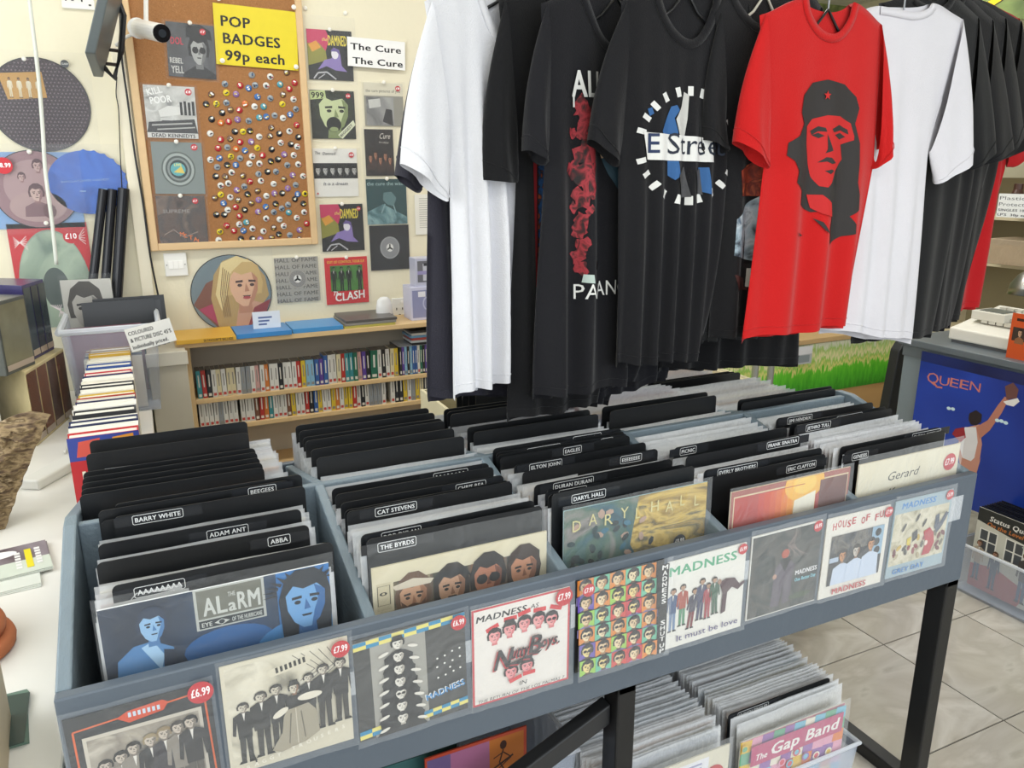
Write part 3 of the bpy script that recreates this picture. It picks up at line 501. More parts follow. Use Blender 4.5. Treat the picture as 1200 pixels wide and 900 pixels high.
# ---------------------------------------------------------------- front covers standing in the bins
def a_alarm(a):
    a.vs = 0.74
    a.rect(0, 0, 1, 1.35, blotch('blue_storm', ['#0f1c30', '#16263d', '#2a3f5a', '#1a3760', '#14202f'], 3.5, 4)); 
    a.rect(0.75, 0, 1, 0.42, blotch('blue_flash', ['#1e5fa0', '#2a78bd', '#173f70'], 6, 4))
    a.ell(0.52, 0.42, 0.20, 0.13, '#1c5c99', 20); a.ell(0.88, 0.50, 0.24, 0.16, '#3c86c4', 20)
    a.rect(0.385, 0.0, 0.695, 0.28, '#b9bcb6'); a.rect(0.397, 0.01, 0.683, 0.205, '#6f7065'); a.rect(0.397, 0.217, 0.683, 0.27, '#2c3236')
    for t, u, f, h in (('A', 0.42, 0.055, 0.12), ('L', 0.48, 0.045, 0.12), ('a', 0.53, 0.035, 0.085), ('R', 0.572, 0.042, 0.12), ('M', 0.618, 0.055, 0.12)): a.text(t, u, 0.185, h, '#c9ccc6', True, fit=f)
    a.text('THE', 0.532, 0.082, 0.03, '#c9ccc6', True, fit=0.033)
    a.text('EYE', 0.408, 0.258, 0.030, '#c9ccc6', True, fit=0.045); a.poly([(0.462, 0.243), (0.495, 0.222), (0.53, 0.243), (0.495, 0.264)], '#c9ccc6'); a.ell(0.495, 0.243, 0.013, 0.015, '#2c3236'); a.text('OF THE HURRICANE', 0.54, 0.258, 0.030, '#c9ccc6', True, fit=0.135)
    a.poly([(0.03, 0.62), (0.05, 0.36), (0.12, 0.28), (0.20, 0.27), (0.28, 0.34), (0.31, 0.62)], '#4f84b8'); a.poly([(0.15, 0.30), (0.20, 0.27), (0.24, 0.38), (0.22, 0.48)], '#a8cdea'); a.poly([(0.24, 0.34), (0.29, 0.36), (0.30, 0.62), (0.22, 0.62)], '#13243c')
    a.head(0.205, 0.17, 0.10, '#8fb9dd', '#182c48', '#0e1a2c', '#4a7cb0', turn=0.1, asp=0.95)
    a.head(0.88, 0.23, 0.185, '#6fa5d6', '#0d1826', '#08111e', '#2a64a0', long=True, asp=0.95)
    for i in range(14): t = i / 13 * math.pi; a.poly([(0.88 + 0.14 * math.cos(t), 0.14 - 0.10 * math.sin(t)), (0.88 + 0.20 * math.cos(t + 0.1), 0.14 - 0.16 * math.sin(t + 0.1)), (0.88 + 0.13 * math.cos(t + 0.22), 0.14 - 0.09 * math.sin(t + 0.22))], '#0d1826')
def a_byrds(a):
    a.vs = 0.5
    a.rect(0, 0, 1, 2, blotch('aged_cream', ['#d9cfae', '#e3dabd', '#cfc29c'], 4, 5)); a.rect(0.11, 0.20, 0.955, 1, '#6b5a48')
    a.rect(0.02, 0.19, 0.095, 0.5, '#d2c7a6'); a.ell(0.055, 0.31, 0.02, 0.02, '#2b2824'); a.ell(0.055, 0.31, 0.009, 0.012, '#d2c7a6'); a.line([(0.025, 0.22), (0.09, 0.22), (0.09, 0.44), (0.025, 0.44), (0.025, 0.22)], 0.004, '#55503f')
    for i, (x0, bgc) in enumerate([(0.11, ['#3a3528', '#7d7358', '#a89a78']), (0.325, ['#22261a', '#4b4a32', '#2b2a1e']), (0.54, ['#5a3c24', '#8c6238', '#332a20']), (0.755, ['#4a3a2a', '#1f2a22', '#6a5236'])]):
        a.rect(x0, 0.20, x0 + 0.20, 1, blotch('leafy_%d' % i, bgc, 22, 8))
    a.head(0.215, 0.42, 0.225, '#d0a07c', '#6a4c34', '#33241b', '#a87452', beard='#6b4a34', tache='#5d4029', body='#cfc8ba', long=False, asp=0.92)
    a.poly([(0.10, 0.25), (0.215, 0.20), (0.33, 0.25), (0.31, 0.30), (0.12, 0.30)], '#ddd2bc')
    a.head(0.43, 0.42, 0.23, '#c89c7c', '#2e241c', '#1f1814', '#976a4e', tache='#3a2a1e', body='#7c8a84', long=True, asp=0.92); a.poly([(0.32, 0.32), (0.35, 0.20), (0.51, 0.20), (0.54, 0.32), (0.48, 0.27), (0.38, 0.27)], '#1f1c1a')
    a.head(0.64, 0.40, 0.24, '#b87858', '#23180f', '#120d0b', '#7b452e', glasses=True, body='#9a8c7a', asp=0.95)
    a.head(0.855, 0.40, 0.24, '#c48a66', '#3b281a', '#1d1410', '#8f5c40', body='#d8d2c4', asp=0.92)
def a_hall(a):
    a.rect(0, 0, 1, 1, blotch('painted_forest', ['#12303a', '#2b5f70', '#4b6b5a', '#8f8a86', '#233328'], 7, 9, dist=1.6)); 
    a.poly([(0.50, 0), (1, 0), (1, 1), (0.62, 0.62), (0.45, 0.3)], blotch('golden_hay', ['#3e3a28', '#a98c3e', '#d9bb62', '#6a6444', '#c9a54e'], 6, 7, stretch=(1, 1, 3), dist=2.0))
    for i in range(60):
        x = random.uniform(0.0, 0.62); y = random.uniform(0.05, 0.6); a.ell(x, y, 0.018, 0.03, random.choice(['#1c3a3c', '#16282a', '#2d6e86', '#b79a88']), 6, random.uniform(0, 3))
    for i, ch in enumerate('DARYLHALL'): a.text(ch, 0.05 + i * 0.106, 0.135 - (0.02 if i % 2 else 0), 0.070, '#d8cf92', fit=0.032 if ch == 'L' else 0.055)
def a_orange(a):
    a.rect(0, 0, 1, 1, '#a45a50'); a.rect(0.02, 0.035, 0.985, 1, '#dcc9a6'); a.rect(0.028, 0.045, 0.977, 1, '#b83e35')
    g = ['#c8402c', '#cf4c2a', '#d65a28', '#de6c26', '#e68027', '#ec962c', '#efaa38', '#f0bd4a', '#efb23e', '#ea9a2e']
    for i, c in enumerate(g): a.rect(0.22 + i * 0.048, 0.045, 0.22 + (i + 1) * 0.048 + 0.002, 1, c)
    a.ell(0.60, 0.045, 0.17, 0.12, '#f0b848', 20); a.ell(0.60, 0.045, 0.10, 0.07, '#f4cc62', 20); a.rect(0.028, 0.045, 0.6, 0.05, '#b83e35')
    a.poly([(0.52, 0.15), (0.70, 0.11), (0.69, 1), (0.48, 1)], '#efe9d6'); a.rect(0.735, 0.045, 0.977, 1, '#6f4038'); a.rect(0.76, 0.30, 0.977, 1, '#5e352f')
def a_gerard(a):
    a.rect(0, 0, 1, 1, blotch('ivory_card', ['#dcd3b8', '#e6dfc8', '#d6ccaf'], 3, 4))
    a.text('Gerard', 0.28, 0.165, 0.062, '#33302c', fit=0.30, shear=0.35); a.text('Kenny', 0.30, 0.285, 0.062, '#33302c', fit=0.28, shear=0.35)
record('album_record', 0.312, 0.312, (0.275, 0.052, 0.6779999999999999), 'dark blue album with two blue-lit faces, front of the leftmost bin', 'record', a_alarm, base='#dfe2e4', sticker=None, rx=0.0)
record('album_record', 0.312, 0.312, (0.500 + 0.156, 0.068, 0.955 - 0.312), 'cream album with a strip of four bearded and moustached faces, second bin', 'record', a_byrds, base='#d9cfae', slvtop=0.045)
record('album_record', 0.312, 0.312, (0.845 + 0.156, 0.066, 0.986 - 0.312), 'teal and gold painted forest album, front of the middle bin', 'record', a_hall, base='#9fc0c4', slvtop=0.012, sticker=(0.80, 0.35, 0.0145, '£8.99', '#1f2430'))
record('album_record', 0.312, 0.312, (1.195 + 0.156, 0.040, 0.966 - 0.312), 'red and orange sunset album, front of the fourth bin', 'record', a_orange, base='#e0cba8', slvtop=0.01)
record('album_record', 0.312, 0.312, (1.530 + 0.152, 0.034, 0.968 - 0.312), 'plain cream album with handwritten black script, front of the rightmost bin', 'record', a_gerard, base='#e0d6b8', slvtop=0.018, sticker=(0.905, 0.125, 0.020, '£7.99'))

# ---------------------------------------------------------------- back wall: cork board, covers, badges
YW = 2.30
PIN = mat('#efece2', 0.35)
def wallcover(name, r, label, fn, cat='record', base='#cfcac0', slv=0.02, sticker=None, pin=True, tilt=0.0, y=YW, group='covers pinned to the wall', slvtop=0.006):
    x0, x1, z0, z1 = r; o = record(name, x1 - x0, z1 - z0, ((x0 + x1) / 2, y - 0.004, z0), label, cat, fn, t=0.002, base=base, slv=slv, slvtop=slvtop, group=group, tilt=tilt, sticker=sticker)
    if pin:
        MB().lathe([(0.0005, 0), (0.007, 0.0), (0.008, 0.004), (0.005, 0.007), (0.0005, 0.008)], (0, 0, 0), PIN, 12).build('push_pin', o, (0.0, -0.010, (z1 - z0) + 0.001), rot=(math.pi / 2, 0, 0))
    return o
cb = (0.335, 0.855, 1.275, 2.204)
cork = empty('cork_board', ((cb[0] + cb[1]) / 2, YW, 1.25), 'brown cork notice board with pale wooden frame on the cream wall', 'notice board')
CX = (cb[0] + cb[1]) / 2
FW = mat('#d9b98c', 0.5, nz=0.1, ns=3, bump=0.1, bs=30, stretch=(1, 1, 6))
x0, x1, z0, z1 = 0.292, 0.872, 1.290, 2.27
MB().box(x0 - CX, x1 - CX, -0.014, 0, z0 - 1.25, z1 - 1.25, blotch('cork', ['#8d6038', '#a8764a', '#96683f', '#b08055'], 120, 8, 0.9)).build('cork_panel', cork)
for nm, b_ in (('frame_side', (x0 - 0.028, x0, z0 - 0.028, z1 + 0.03)), ('frame_side', (x1, x1 + 0.026, z0 - 0.028, z1 + 0.03)), ('frame_bottom', (x0, x1, z0 - 0.028, z0)), ('frame_top', (x0, x1, z1, z1 + 0.03))):
    MB().box(b_[0] - CX, b_[1] - CX, -0.026, 0, b_[2] - 1.25, b_[3] - 1.25, FW).build(nm, cork, bevel=0.003)
BY = YW - 0.016
def a_idol(a):
    a.rect(0, 0, 1, 1, blotch('grey_photo_a', ['#3a3a3c', '#55565a', '#2b2b2d'], 8, 4)); a.head(0.66, 0.48, 0.26, '#a5a6a4', '#1b1b1d', '#131315', '#6b6c6d', glasses=True, body='#232326', asp=0.9)
    a.poly([(0.40, 0.26), (0.42, 0.06), (0.70, 0.0), (0.92, 0.10), (0.95, 0.28), (0.66, 0.22)], '#1b1b1e'); a.text('DOL', 0.08, 0.40, 0.13, '#c23a4c', True, fit=0.26); a.text('REBEL', 0.04, 0.75, 0.10, '#c9c9c4', True, fit=0.27); a.text('YELL', 0.06, 0.93, 0.13, '#c9c9c4', True, fit=0.26)
def a_kill(a):
    a.rect(0, 0, 1, 1, blotch('grey_photo_b', ['#8a8a88', '#b8b8b4', '#d0d0cc', '#6f6f6e'], 12, 8)); a.text('KILL', 0.08, 0.20, 0.12, '#efefec', True, fit=0.30, rot=0.25); a.text('POOR', 0.12, 0.36, 0.13, '#efefec', True, fit=0.42, rot=0.15)
    a.poly([(0.25, 0.48), (0.45, 0.38), (0.72, 0.40), (0.68, 0.54), (0.28, 0.60)], '#d8d8d4'); a.rect(0.28, 0.62, 0.50, 0.82, '#c9c9c6'); a.rect(0.30, 0.66, 0.46, 0.76, '#55565a')
    for i in range(4): a.rect(0.68 + i * 0.08, 0.30 - 0.02 * (i % 2), 0.73 + i * 0.08, 0.55, '#2b2b2d')
    a.poly([(0.05, 0.70), (0.95, 0.62), (1, 0.90), (0, 0.90)], '#3b3b3d'); a.line([(0.1, 0.76), (0.9, 0.70)], 0.03, '#a8a8a5'); a.line([(0.2, 0.84), (0.95, 0.78)], 0.025, '#a8a8a5'); a.rect(0, 0.90, 1, 1, '#c9c9c6'); a.text('DEAD KENNEDYS', 0.08, 0.985, 0.07, '#1d1d1f', True, fit=0.86)
def a_round(a):
    a.rect(0, 0, 1, 1, '#7c8684'); 
    for r, c in ((0.34, '#59625f'), (0.31, '#a0a9a6'), (0.26, '#4e5755'), (0.22, '#848d8b'), (0.18, '#2c3a3c')): a.ell(0.5, 0.52, r, r, c, 26)
    a.ell(0.49, 0.52, 0.15, 0.13, '#5aa7ad', 20); a.poly([(0.40, 0.58), (0.56, 0.46), (0.62, 0.60)], '#d8c25a'); a.text('LIVE', 0.42, 0.46, 0.05, '#e6e07a', True)
def a_brown(a):
    a.rect(0, 0, 1, 1, blotch('dark_tangle', ['#3a302c', '#5e4d45', '#4b4543', '#766357', '#37373a'], 9, 9)); a.text('SUPREME', 0.12, 0.33, 0.07, '#8b8480', True, fit=0.55)
    for i, ch in enumerate('METAL'): a.text(ch, 0.42 + i * 0.09, 0.78 + i * 0.035, 0.08, '#d8743a', True)
    a.line([(0.1, 0.75), (0.3, 0.65), (0.5, 0.8), (0.8, 0.7)], 0.02, '#8c7a70')
def wr(x0, y0, x1, y1): pass
wallcover('single_record', (0.398, 0.562, 1.891, 2.077), 'dark grey single with dark-glasses portrait lettered REBEL YELL, top of cork board', a_idol, y=BY, base='#3a3a3c', group='covers on the cork board', tilt=0.04, sticker=(0.76, 0.13, 0.011, '£7'))
wallcover('single_record', (0.302, 0.477, 1.676, 1.86), 'grey collage single lettered KILL POOR on the left of the cork board', a_kill, y=BY, group='covers on the cork board', tilt=0.02, sticker=(0.87, 0.10, 0.012, '£8'))
wallcover('single_record', (0.305, 0.481, 1.473, 1.662), 'grey-green single with a round drum motif on the cork board', a_round, y=BY, base='#7c8684', group='covers on the cork board', tilt=0.02, sticker=(0.85, 0.09, 0.012, '£7'))
wallcover('single_record', (0.3, 0.473, 1.272, 1.466), 'dark brown tangled single with orange lettering at the cork board foot', a_brown, y=BY, base='#4b4543', group='covers on the cork board', tilt=0.015, sticker=(0.80, 0.10, 0.011, '£7'))
def a_pop(a):
    a.rect(0, 0, 1, 1, '#e0cc1c'); a.text('POP', 0.08, 0.36, 0.17, '#1b1a16', True, fit=0.35); a.text('BADGES', 0.095, 0.64, 0.17, '#1b1a16', True, fit=0.69); a.text('99p each', 0.11, 0.92, 0.17, '#1b1a16', True, fit=0.72)
o = wallcover('notice', (0.567, 0.868, 1.938, 2.149), 'yellow notice lettered POP BADGES 99p each on the cork board', a_pop, 'sign', y=BY, base='#f2dc1e', slv=0, pin=False, tilt=0.035, group=None)
for px, pz in ((-0.13, 0.225), (0.14, 0.225), (-0.13, 0.012), (0.14, 0.012)): MB().lathe([(0.0005, 0), (0.008, 0.0), (0.009, 0.004), (0.0005, 0.008)], (0, 0, 0), PIN, 12).build('push_pin', o, (px, -0.010, pz), rot=(math.pi / 2, 0, 0))
# pin badges, each one a thing
BG = [('g', 0.692, 1.91), ('w', 0.76, 1.907), ('n', 0.824, 1.925), ('g', 0.591, 1.874), ('r', 0.646, 1.871), ('b', 0.676, 1.862), ('g', 0.701, 1.874), ('w', 0.742, 1.874), ('t', 0.795, 1.88), ('r', 0.851, 1.888), ('r', 0.829, 1.865), ('n', 0.539, 1.835), ('y', 0.593, 1.843), ('p', 0.628, 1.839), ('b', 0.706, 1.832), ('g', 0.754, 1.828), ('n', 0.803, 1.843), ('w', 0.842, 1.827), ('k', 0.517, 1.8), ('y', 0.554, 1.802), ('g', 0.59, 1.807), ('o', 0.658, 1.805), ('w', 0.692, 1.796), ('t', 0.726, 1.797), ('y', 0.798, 1.808), ('g', 0.849, 1.791), ('k', 0.571, 1.77), ('n', 0.602, 1.782), ('r', 0.635, 1.782), ('t', 0.706, 1.756), ('b', 0.733, 1.76), ('g', 0.765, 1.765), ('w', 0.796, 1.756), ('b', 0.825, 1.77), ('k', 0.531, 1.746), ('o', 0.563, 1.734), ('r', 0.592, 1.739), ('p', 0.625, 1.747), ('g', 0.666, 1.743), ('r', 0.847, 1.731), ('w', 0.521, 1.694), ('k', 0.611, 1.703), ('y', 0.641, 1.703), ('k', 0.667, 1.706), ('n', 0.748, 1.719), ('w', 0.817, 1.707), ('r', 0.557, 1.673), ('n', 0.591, 1.676), ('r', 0.627, 1.664), ('p', 0.668, 1.666), ('w', 0.7, 1.685), ('n', 0.741, 1.688), ('k', 0.777, 1.697), ('k', 0.85, 1.685), ('r', 0.544, 1.641), ('g', 0.578, 1.644), ('o', 0.609, 1.639), ('b', 0.642, 1.633), ('y', 0.689, 1.643), ('k', 0.743, 1.638), ('w', 0.78, 1.663), ('k', 0.819, 1.658), ('w', 0.843, 1.649), ('w', 0.512, 1.598), ('b', 0.545, 1.604), ('y', 0.588, 1.61), ('g', 0.621, 1.604), ('w', 0.667, 1.611), ('r', 0.707, 1.615), ('p', 0.79, 1.619), ('w', 0.827, 1.616), ('g', 0.534, 1.571), ('k', 0.571, 1.579), ('b', 0.603, 1.579), ('w', 0.654, 1.583), ('w', 0.692, 1.584), ('k', 0.736, 1.593), ('k', 0.764, 1.6), ('w', 0.842, 1.581), ('g', 0.799, 1.578), ('k', 0.525, 1.537), ('n', 0.56, 1.536), ('w', 0.585, 1.551), ('n', 0.626, 1.538), ('r', 0.65, 1.516), ('g', 0.685, 1.544), ('k', 0.72, 1.553), ('g', 0.753, 1.553), ('p', 0.817, 1.539), ('w', 0.858, 1.535), ('n', 0.781, 1.524), ('w', 0.692, 1.518), ('w', 0.54, 1.502), ('w', 0.569, 1.51), ('p', 0.598, 1.484), ('g', 0.627, 1.497), ('n', 0.676, 1.48), ('w', 0.74, 1.506), ('p', 0.794, 1.488), ('g', 0.826, 1.501), ('n', 0.514, 1.455), ('y', 0.537, 1.468), ('w', 0.571, 1.457), ('n', 0.599, 1.446), ('k', 0.637, 1.468), ('p', 0.677, 1.445), ('w', 0.708, 1.46), ('p', 0.74, 1.469), ('k', 0.77, 1.469), ('b', 0.831, 1.465), ('y', 0.86, 1.466), ('k', 0.819, 1.446), ('b', 0.544, 1.435), ('w', 0.557, 1.409), ('r', 0.588, 1.419), ('k', 0.621, 1.408), ('n', 0.648, 1.433), ('p', 0.671, 1.399), ('b', 0.702, 1.418), ('k', 0.741, 1.429), ('g', 0.732, 1.396), ('g', 0.764, 1.41), ('t', 0.79, 1.393), ('k', 0.851, 1.427), ('w', 0.852, 1.393), ('g', 0.79, 1.424), ('k', 0.513, 1.392), ('k', 0.542, 1.391), ('r', 0.599, 1.384), ('w', 0.7, 1.372), ('w', 0.752, 1.367), ('w', 0.82, 1.371), ('r', 0.547, 1.349), ('w', 0.595, 1.352), ('t', 0.622, 1.359), ('r', 0.573, 1.328), ('b', 0.609, 1.327), ('w', 0.644, 1.334), ('w', 0.685, 1.322), ('n', 0.726, 1.335), ('w', 0.766, 1.34), ('y', 0.52, 1.326), ('r', 0.859, 1.347), ('p', 0.828, 1.322), ('k', 0.744, 1.308), ('w', 0.512, 1.294), ('k', 0.596, 1.296), ('k', 0.64, 1.294), ('p', 0.67, 1.291), ('n', 0.715, 1.296), ('g', 0.787, 1.303), ('n', 0.824, 1.286)]
BC = {'w': ('#dcdcd6', 'white'), 'k': ('#26262b', 'black'), 'r': ('#b3303a', 'red'), 'y': ('#d9c22f', 'yellow'), 'b': ('#3f6fae', 'blue'), 'p': ('#8d6aa0', 'purple'), 'n': ('#6e5242', 'brown'), 'o': ('#cf6a34', 'orange'), 't': ('#4a96a6', 'teal'), 'g': ('#94999c', 'grey')}
BM = {}; cn = {}; tot = {}
for k, x, z in BG: tot[k] = tot.get(k, 0) + 1
for k, (hc, nm) in BC.items():
    b1 = MB().lathe([(0.0003, 0), (0.0118, 0), (0.0122, 0.0015), (0.0095, 0.0035), (0.0003, 0.0042)], (0, 0, 0), mat(hc, 0.2), 14)
    m1 = b1.build('pin_badge', smooth=True); vs = []
    c2 = mat('#f0efe9' if k not in 'wyg' else '#34353c', 0.3); c3 = mat({'w': '#b3303a', 'y': '#26262b', 'g': '#2b4f7a'}.get(k, '#c9b24a'), 0.3); L = []
    for v in range(4):
        a = MB(); rnd = random.Random(ord(k) * 7 + v)
        for _ in range(3):
            cx = rnd.uniform(-0.005, 0.005); cy = rnd.uniform(-0.005, 0.005); w_ = rnd.uniform(0.002, 0.005); h_ = rnd.uniform(0.0012, 0.003); zz = 0.0044 + _ * 0.0001
            a.add([(cx - w_, cy - h_, zz), (cx + w_, cy - h_, zz), (cx + w_, cy + h_, zz), (cx - w_, cy + h_, zz)], [(0, 1, 2, 3)], (c2, c3)[_ % 2])
        q = a.build('badge_print'); L.append(q.data); bpy.data.objects.remove(q)
    BM[k] = (m1.data, L); bpy.data.objects.remove(m1)
for k, x, z in sorted(BG, key=lambda t: -t[2]):
    i = cn.get(k, 0); cn[k] = i + 1
    o = bpy.data.objects.new('pin_badge', BM[k][0]); COL.objects.link(o); o.location = (x, BY + 0.001, z); o.rotation_euler = (math.pi / 2, 0, 0)
    tag(o, 'small round %s pin badge on the cork board, %s-highest of the %s ones' % (BC[k][1], ordw(i), BC[k][1]) if i else 'small round %s pin badge on the cork board, highest of the %s ones' % (BC[k][1], BC[k][1]), 'badge', 'pin badges on the cork board')
    q = bpy.data.objects.new('badge_print', random.choice(BM[k][1])); COL.objects.link(q); q.parent = o; q.rotation_euler = (0, 0, random.uniform(-0.5, 0.5))
# column of covers right of the board
def a_damned(a):
    a.rect(0, 0, 1, 1, '#262628'); a.poly([(0, 0), (0.42, 0), (0.50, 0.16), (0.40, 0.42), (0, 0.50)], '#c23b62'); a.poly([(0, 0.28), (0.25, 0.26), (0.40, 0.42), (0.42, 0.6), (0, 0.72)], '#8d8a3c')
    a.poly([(0.02, 0.30), (0.20, 0.22), (0.30, 0.35), (0.1, 0.45)], '#d89a3c')
    a.text('the', 0.32, 0.22, 0.07, '#e6dc6a', fit=0.12, shear=0.3); a.text('DAMNED', 0.46, 0.30, 0.20, '#e3d14a', True, fit=0.42)
    a.poly([(0.20, 0.80), (0.36, 0.60), (0.52, 0.56), (0.60, 0.42), (0.72, 0.46), (0.74, 0.70), (0.86, 0.82), (0.60, 0.80), (0.40, 0.72)], '#8a78b4'); a.ell(0.60, 0.47, 0.08, 0.10, '#e2dfe6'); a.poly([(0.50, 0.42), (0.58, 0.34), (0.70, 0.38), (0.72, 0.50), (0.64, 0.42)], '#6b5a96')
    a.line([(0.10, 0.98), (0.20, 0.86), (0.40, 0.84), (0.60, 0.98)], 0.03, '#b8b8bc'); a.line([(0.2, 0.98), (0.35, 0.88)], 0.02, '#b8b8bc')
def a_999(a):
    a.rect(0, 0, 1, 1, '#2a2c28'); a.head(0.52, 0.42, 0.42, '#c3cda0', '#2c3226', '#20241c', '#7e8c5e', asp=1.1, turn=0.1); a.ell(0.50, 0.70, 0.17, 0.16, '#1b1d19', 16); a.ell(0.50, 0.80, 0.10, 0.05, '#8c9a6a')
    a.poly([(0, 0.02), (0.34, 0.0), (0.36, 0.16), (0, 0.20)], '#b9c78e'); a.text('999', 0.03, 0.16, 0.12, '#23261e', True, fit=0.28); a.poly([(0.58, 0.92), (0.95, 0.60), (1.0, 0.70), (0.68, 1.0)], '#d7dcc0')
    a.text('BIGGEST', 0.66, 0.965, 0.055, '#23261e', True, fit=0.38, rot=0.75)
def a_dream(a):
    a.rect(0, 0, 1, 1, '#e3e2dc'); a.rect(0, 0.30, 1, 0.62, '#232326')
    for i in range(6): a.head(0.10 + i * 0.165, 0.45, 0.075, '#b9b9b6', '#1c1c1e', '#1c1c1e', '#7a7a7a')
    a.text('The', 0.04, 0.12, 0.06, '#33333a', fit=0.12, shear=0.2); a.text('Damned', 0.22, 0.13, 0.06, '#33333a', fit=0.28, shear=0.2); a.text('It is a dream', 0.20, 0.76, 0.07, '#4a4c58', fit=0.55, shear=0.2); a.ell(0.06, 0.93, 0.02, 0.02, '#c23b42', 8)
def a_pict(a):
    a.rect(0, 0, 1, 1, '#8f8d83'); a.rect(0.0, 0.0, 1, 0.30, '#d5d0bc'); a.text('the cure pictures of you', 0.05, 0.22, 0.07, '#4c4a42', fit=0.88)
    a.rect(0.05, 0.33, 0.75, 1, blotch('grey_room', ['#3a3a3c', '#7c7c7c', '#a5a5a2', '#55555a'], 6, 3)); a.poly([(0.1, 0.4), (0.4, 0.36), (0.42, 0.55), (0.12, 0.6)], '#c4c4c0'); a.poly([(0.45, 0.9), (0.55, 0.6), (0.7, 0.62), (0.72, 1)], '#2a2a2c')
def a_cure2(a):
    a.rect(0, 0, 1, 1, '#2b2626'); a.text('Cure', 0.50, 0.20, 0.12, '#d9d4ca', fit=0.38, shear=0.3); a.text('friday', 0.50, 0.30, 0.045, '#b9b4aa', fit=0.34)
    for i, (x, y) in enumerate([(0.18, 0.62), (0.36, 0.55), (0.52, 0.66), (0.70, 0.58), (0.86, 0.66)]): a.head(x, y, 0.085, '#a9785e', '#2a1c1a', '#1a1010', '#6a4034', body='#40322f')
def a_walk(a):
    a.rect(0, 0, 1, 1, '#2a4a4e'); a.poly([(0, 0.72), (0.4, 0.55), (1, 0.85), (1, 1), (0, 1)], blotch('teal_waves', ['#22383c', '#5d8288', '#8fb0b4', '#35555a'], 12, 7)); a.text('the cure the walk', 0.02, 0.14, 0.08, '#a9c4c4', fit=0.94)
    a.poly([(0.42, 0.30), (0.62, 0.28), (0.74, 0.42), (0.66, 0.60), (0.50, 0.56), (0.40, 0.46)], '#5f7f82'); a.line([(0.45, 0.55), (0.35, 0.75)], 0.03, '#88a5a8'); a.line([(0.66, 0.58), (0.72, 0.76)], 0.03, '#88a5a8')
def a_disc(a):
    a.rect(0, 0, 1, 1, '#27282b'); a.ell(0.5, 0.5, 0.25, 0.25, '#9c9ea0', 26); a.ell(0.5, 0.5, 0.22, 0.22, '#8a8c8f', 26); a.ell(0.5, 0.5, 0.09, 0.09, '#e3e3df', 20)
    for t in (math.pi / 2, math.pi * 7 / 6, math.pi * 11 / 6): a.line([(0.5, 0.5), (0.5 + 0.08 * math.cos(t), 0.5 - 0.08 * math.sin(t))], 0.035, '#1b1b1d')
def a_hallf(a):
    a.rect(0, 0, 1, 1, '#a7a49c')
    for i in range(7):
        for j in range(2): a.text('HALL OF FAME', -0.0 + j * 0.0 + 0.01, 0.10 + i * 0.15, 0.085, '#6c6a66', True, fit=0.95, rot=0.05 * (0 if i else 0)) if j == 0 else None
    a.ell(0.5, 0.48, 0.22, 0.22, '#a7a49c', 24); a.ell(0.5, 0.48, 0.19, 0.19, '#8e8c88', 24); a.ell(0.5, 0.48, 0.09, 0.09, '#e5e4df', 18)
    for t in (math.pi / 2, math.pi * 7 / 6, math.pi * 11 / 6): a.line([(0.5, 0.48), (0.5 + 0.08 * math.cos(t), 0.48 - 0.08 * math.sin(t))], 0.04, '#1b1b1d')
def a_clash(a):
    a.rect(0, 0, 1, 1, '#cf2a30'); a.text('OUT OF CONTROL TOUR E.P.', 0.06, 0.12, 0.055, '#e8c24a', True, fit=0.88); a.rect(0.12, 0.17, 0.88, 0.72, blotch('green_photo', ['#2f5a2a', '#4f8a3c', '#26421f'], 6, 4))
    for x in (0.2, 0.38, 0.55, 0.80): a.person(x, 0.20, 0.52, '#1b2419', '#1b2419', '#4f7a44', '#141a12', asp=1.2)
    a.text('The', 0.14, 0.80, 0.09, '#f4f2ee', True, fit=0.20, shear=0.2, rot=-0.1); a.text('CLASH', 0.20, 0.94, 0.17, '#f4f2ee', True, fit=0.70, shear=0.1, rot=0.08)
yw = YW
wallcover('single_record', (0.912, 1.09, 1.905, 2.09), 'dark pink and black single with purple figure, upper right of the cork board', a_damned, base='#262628', slv=0.03, slvtop=0.05)
wallcover('single_record', (0.909, 1.087, 1.681, 1.866), 'greenish single lettered 999 with a shouting face on the wall', a_999, base='#2a2c28', slv=0.03, sticker=(0.86, 0.1, 0.010, '£6'))
wallcover('single_record', (0.904, 1.085, 1.452, 1.643), 'white single with a black band of faces lettered It is a dream', a_dream, base='#e3e2dc', slv=0.03, sticker=(0.87, 0.13, 0.011, '£8'))
wallcover('single_record', (0.919, 1.098, 1.228, 1.421), 'second pink and black single with purple figure, below the band of faces', a_damned, base='#262628', slv=0.02, sticker=(0.9, 0.1, 0.009, '£6'))
wallcover('single_record', (0.922, 1.105, 1.003, 1.201), 'red single with green band photograph, lowest on the wall', a_clash, base='#cf2a30', slv=0.02)
wallcover('single_record', (1.128, 1.294, 1.735, 1.903), 'cream-topped grey single of a room, under the white name sign', a_pict, base='#d5d0bc', slv=0.02, sticker=(0.87, 0.12, 0.011, '£8'))
wallcover('single_record', (1.122, 1.244, 1.534, 1.721), 'dark brown single with group portrait on the wall', a_cure2, base='#2b2626', slv=0.03, pin=False)
wallcover('single_record', (1.118, 1.293, 1.333, 1.521), 'teal single with wading creature on the wall', a_walk, base='#2a4a4e', slv=0.01)
wallcover('single_record', (1.122, 1.297, 1.137, 1.328), 'black single with grey round centre label on the wall', a_disc, base='#27282b', slv=0.01, pin=False)
wallcover('single_record', (0.718, 0.896, 1.026, 1.211), 'grey single sleeve printed HALL OF FAME all over', a_hallf, base='#a7a49c', slv=0.02)
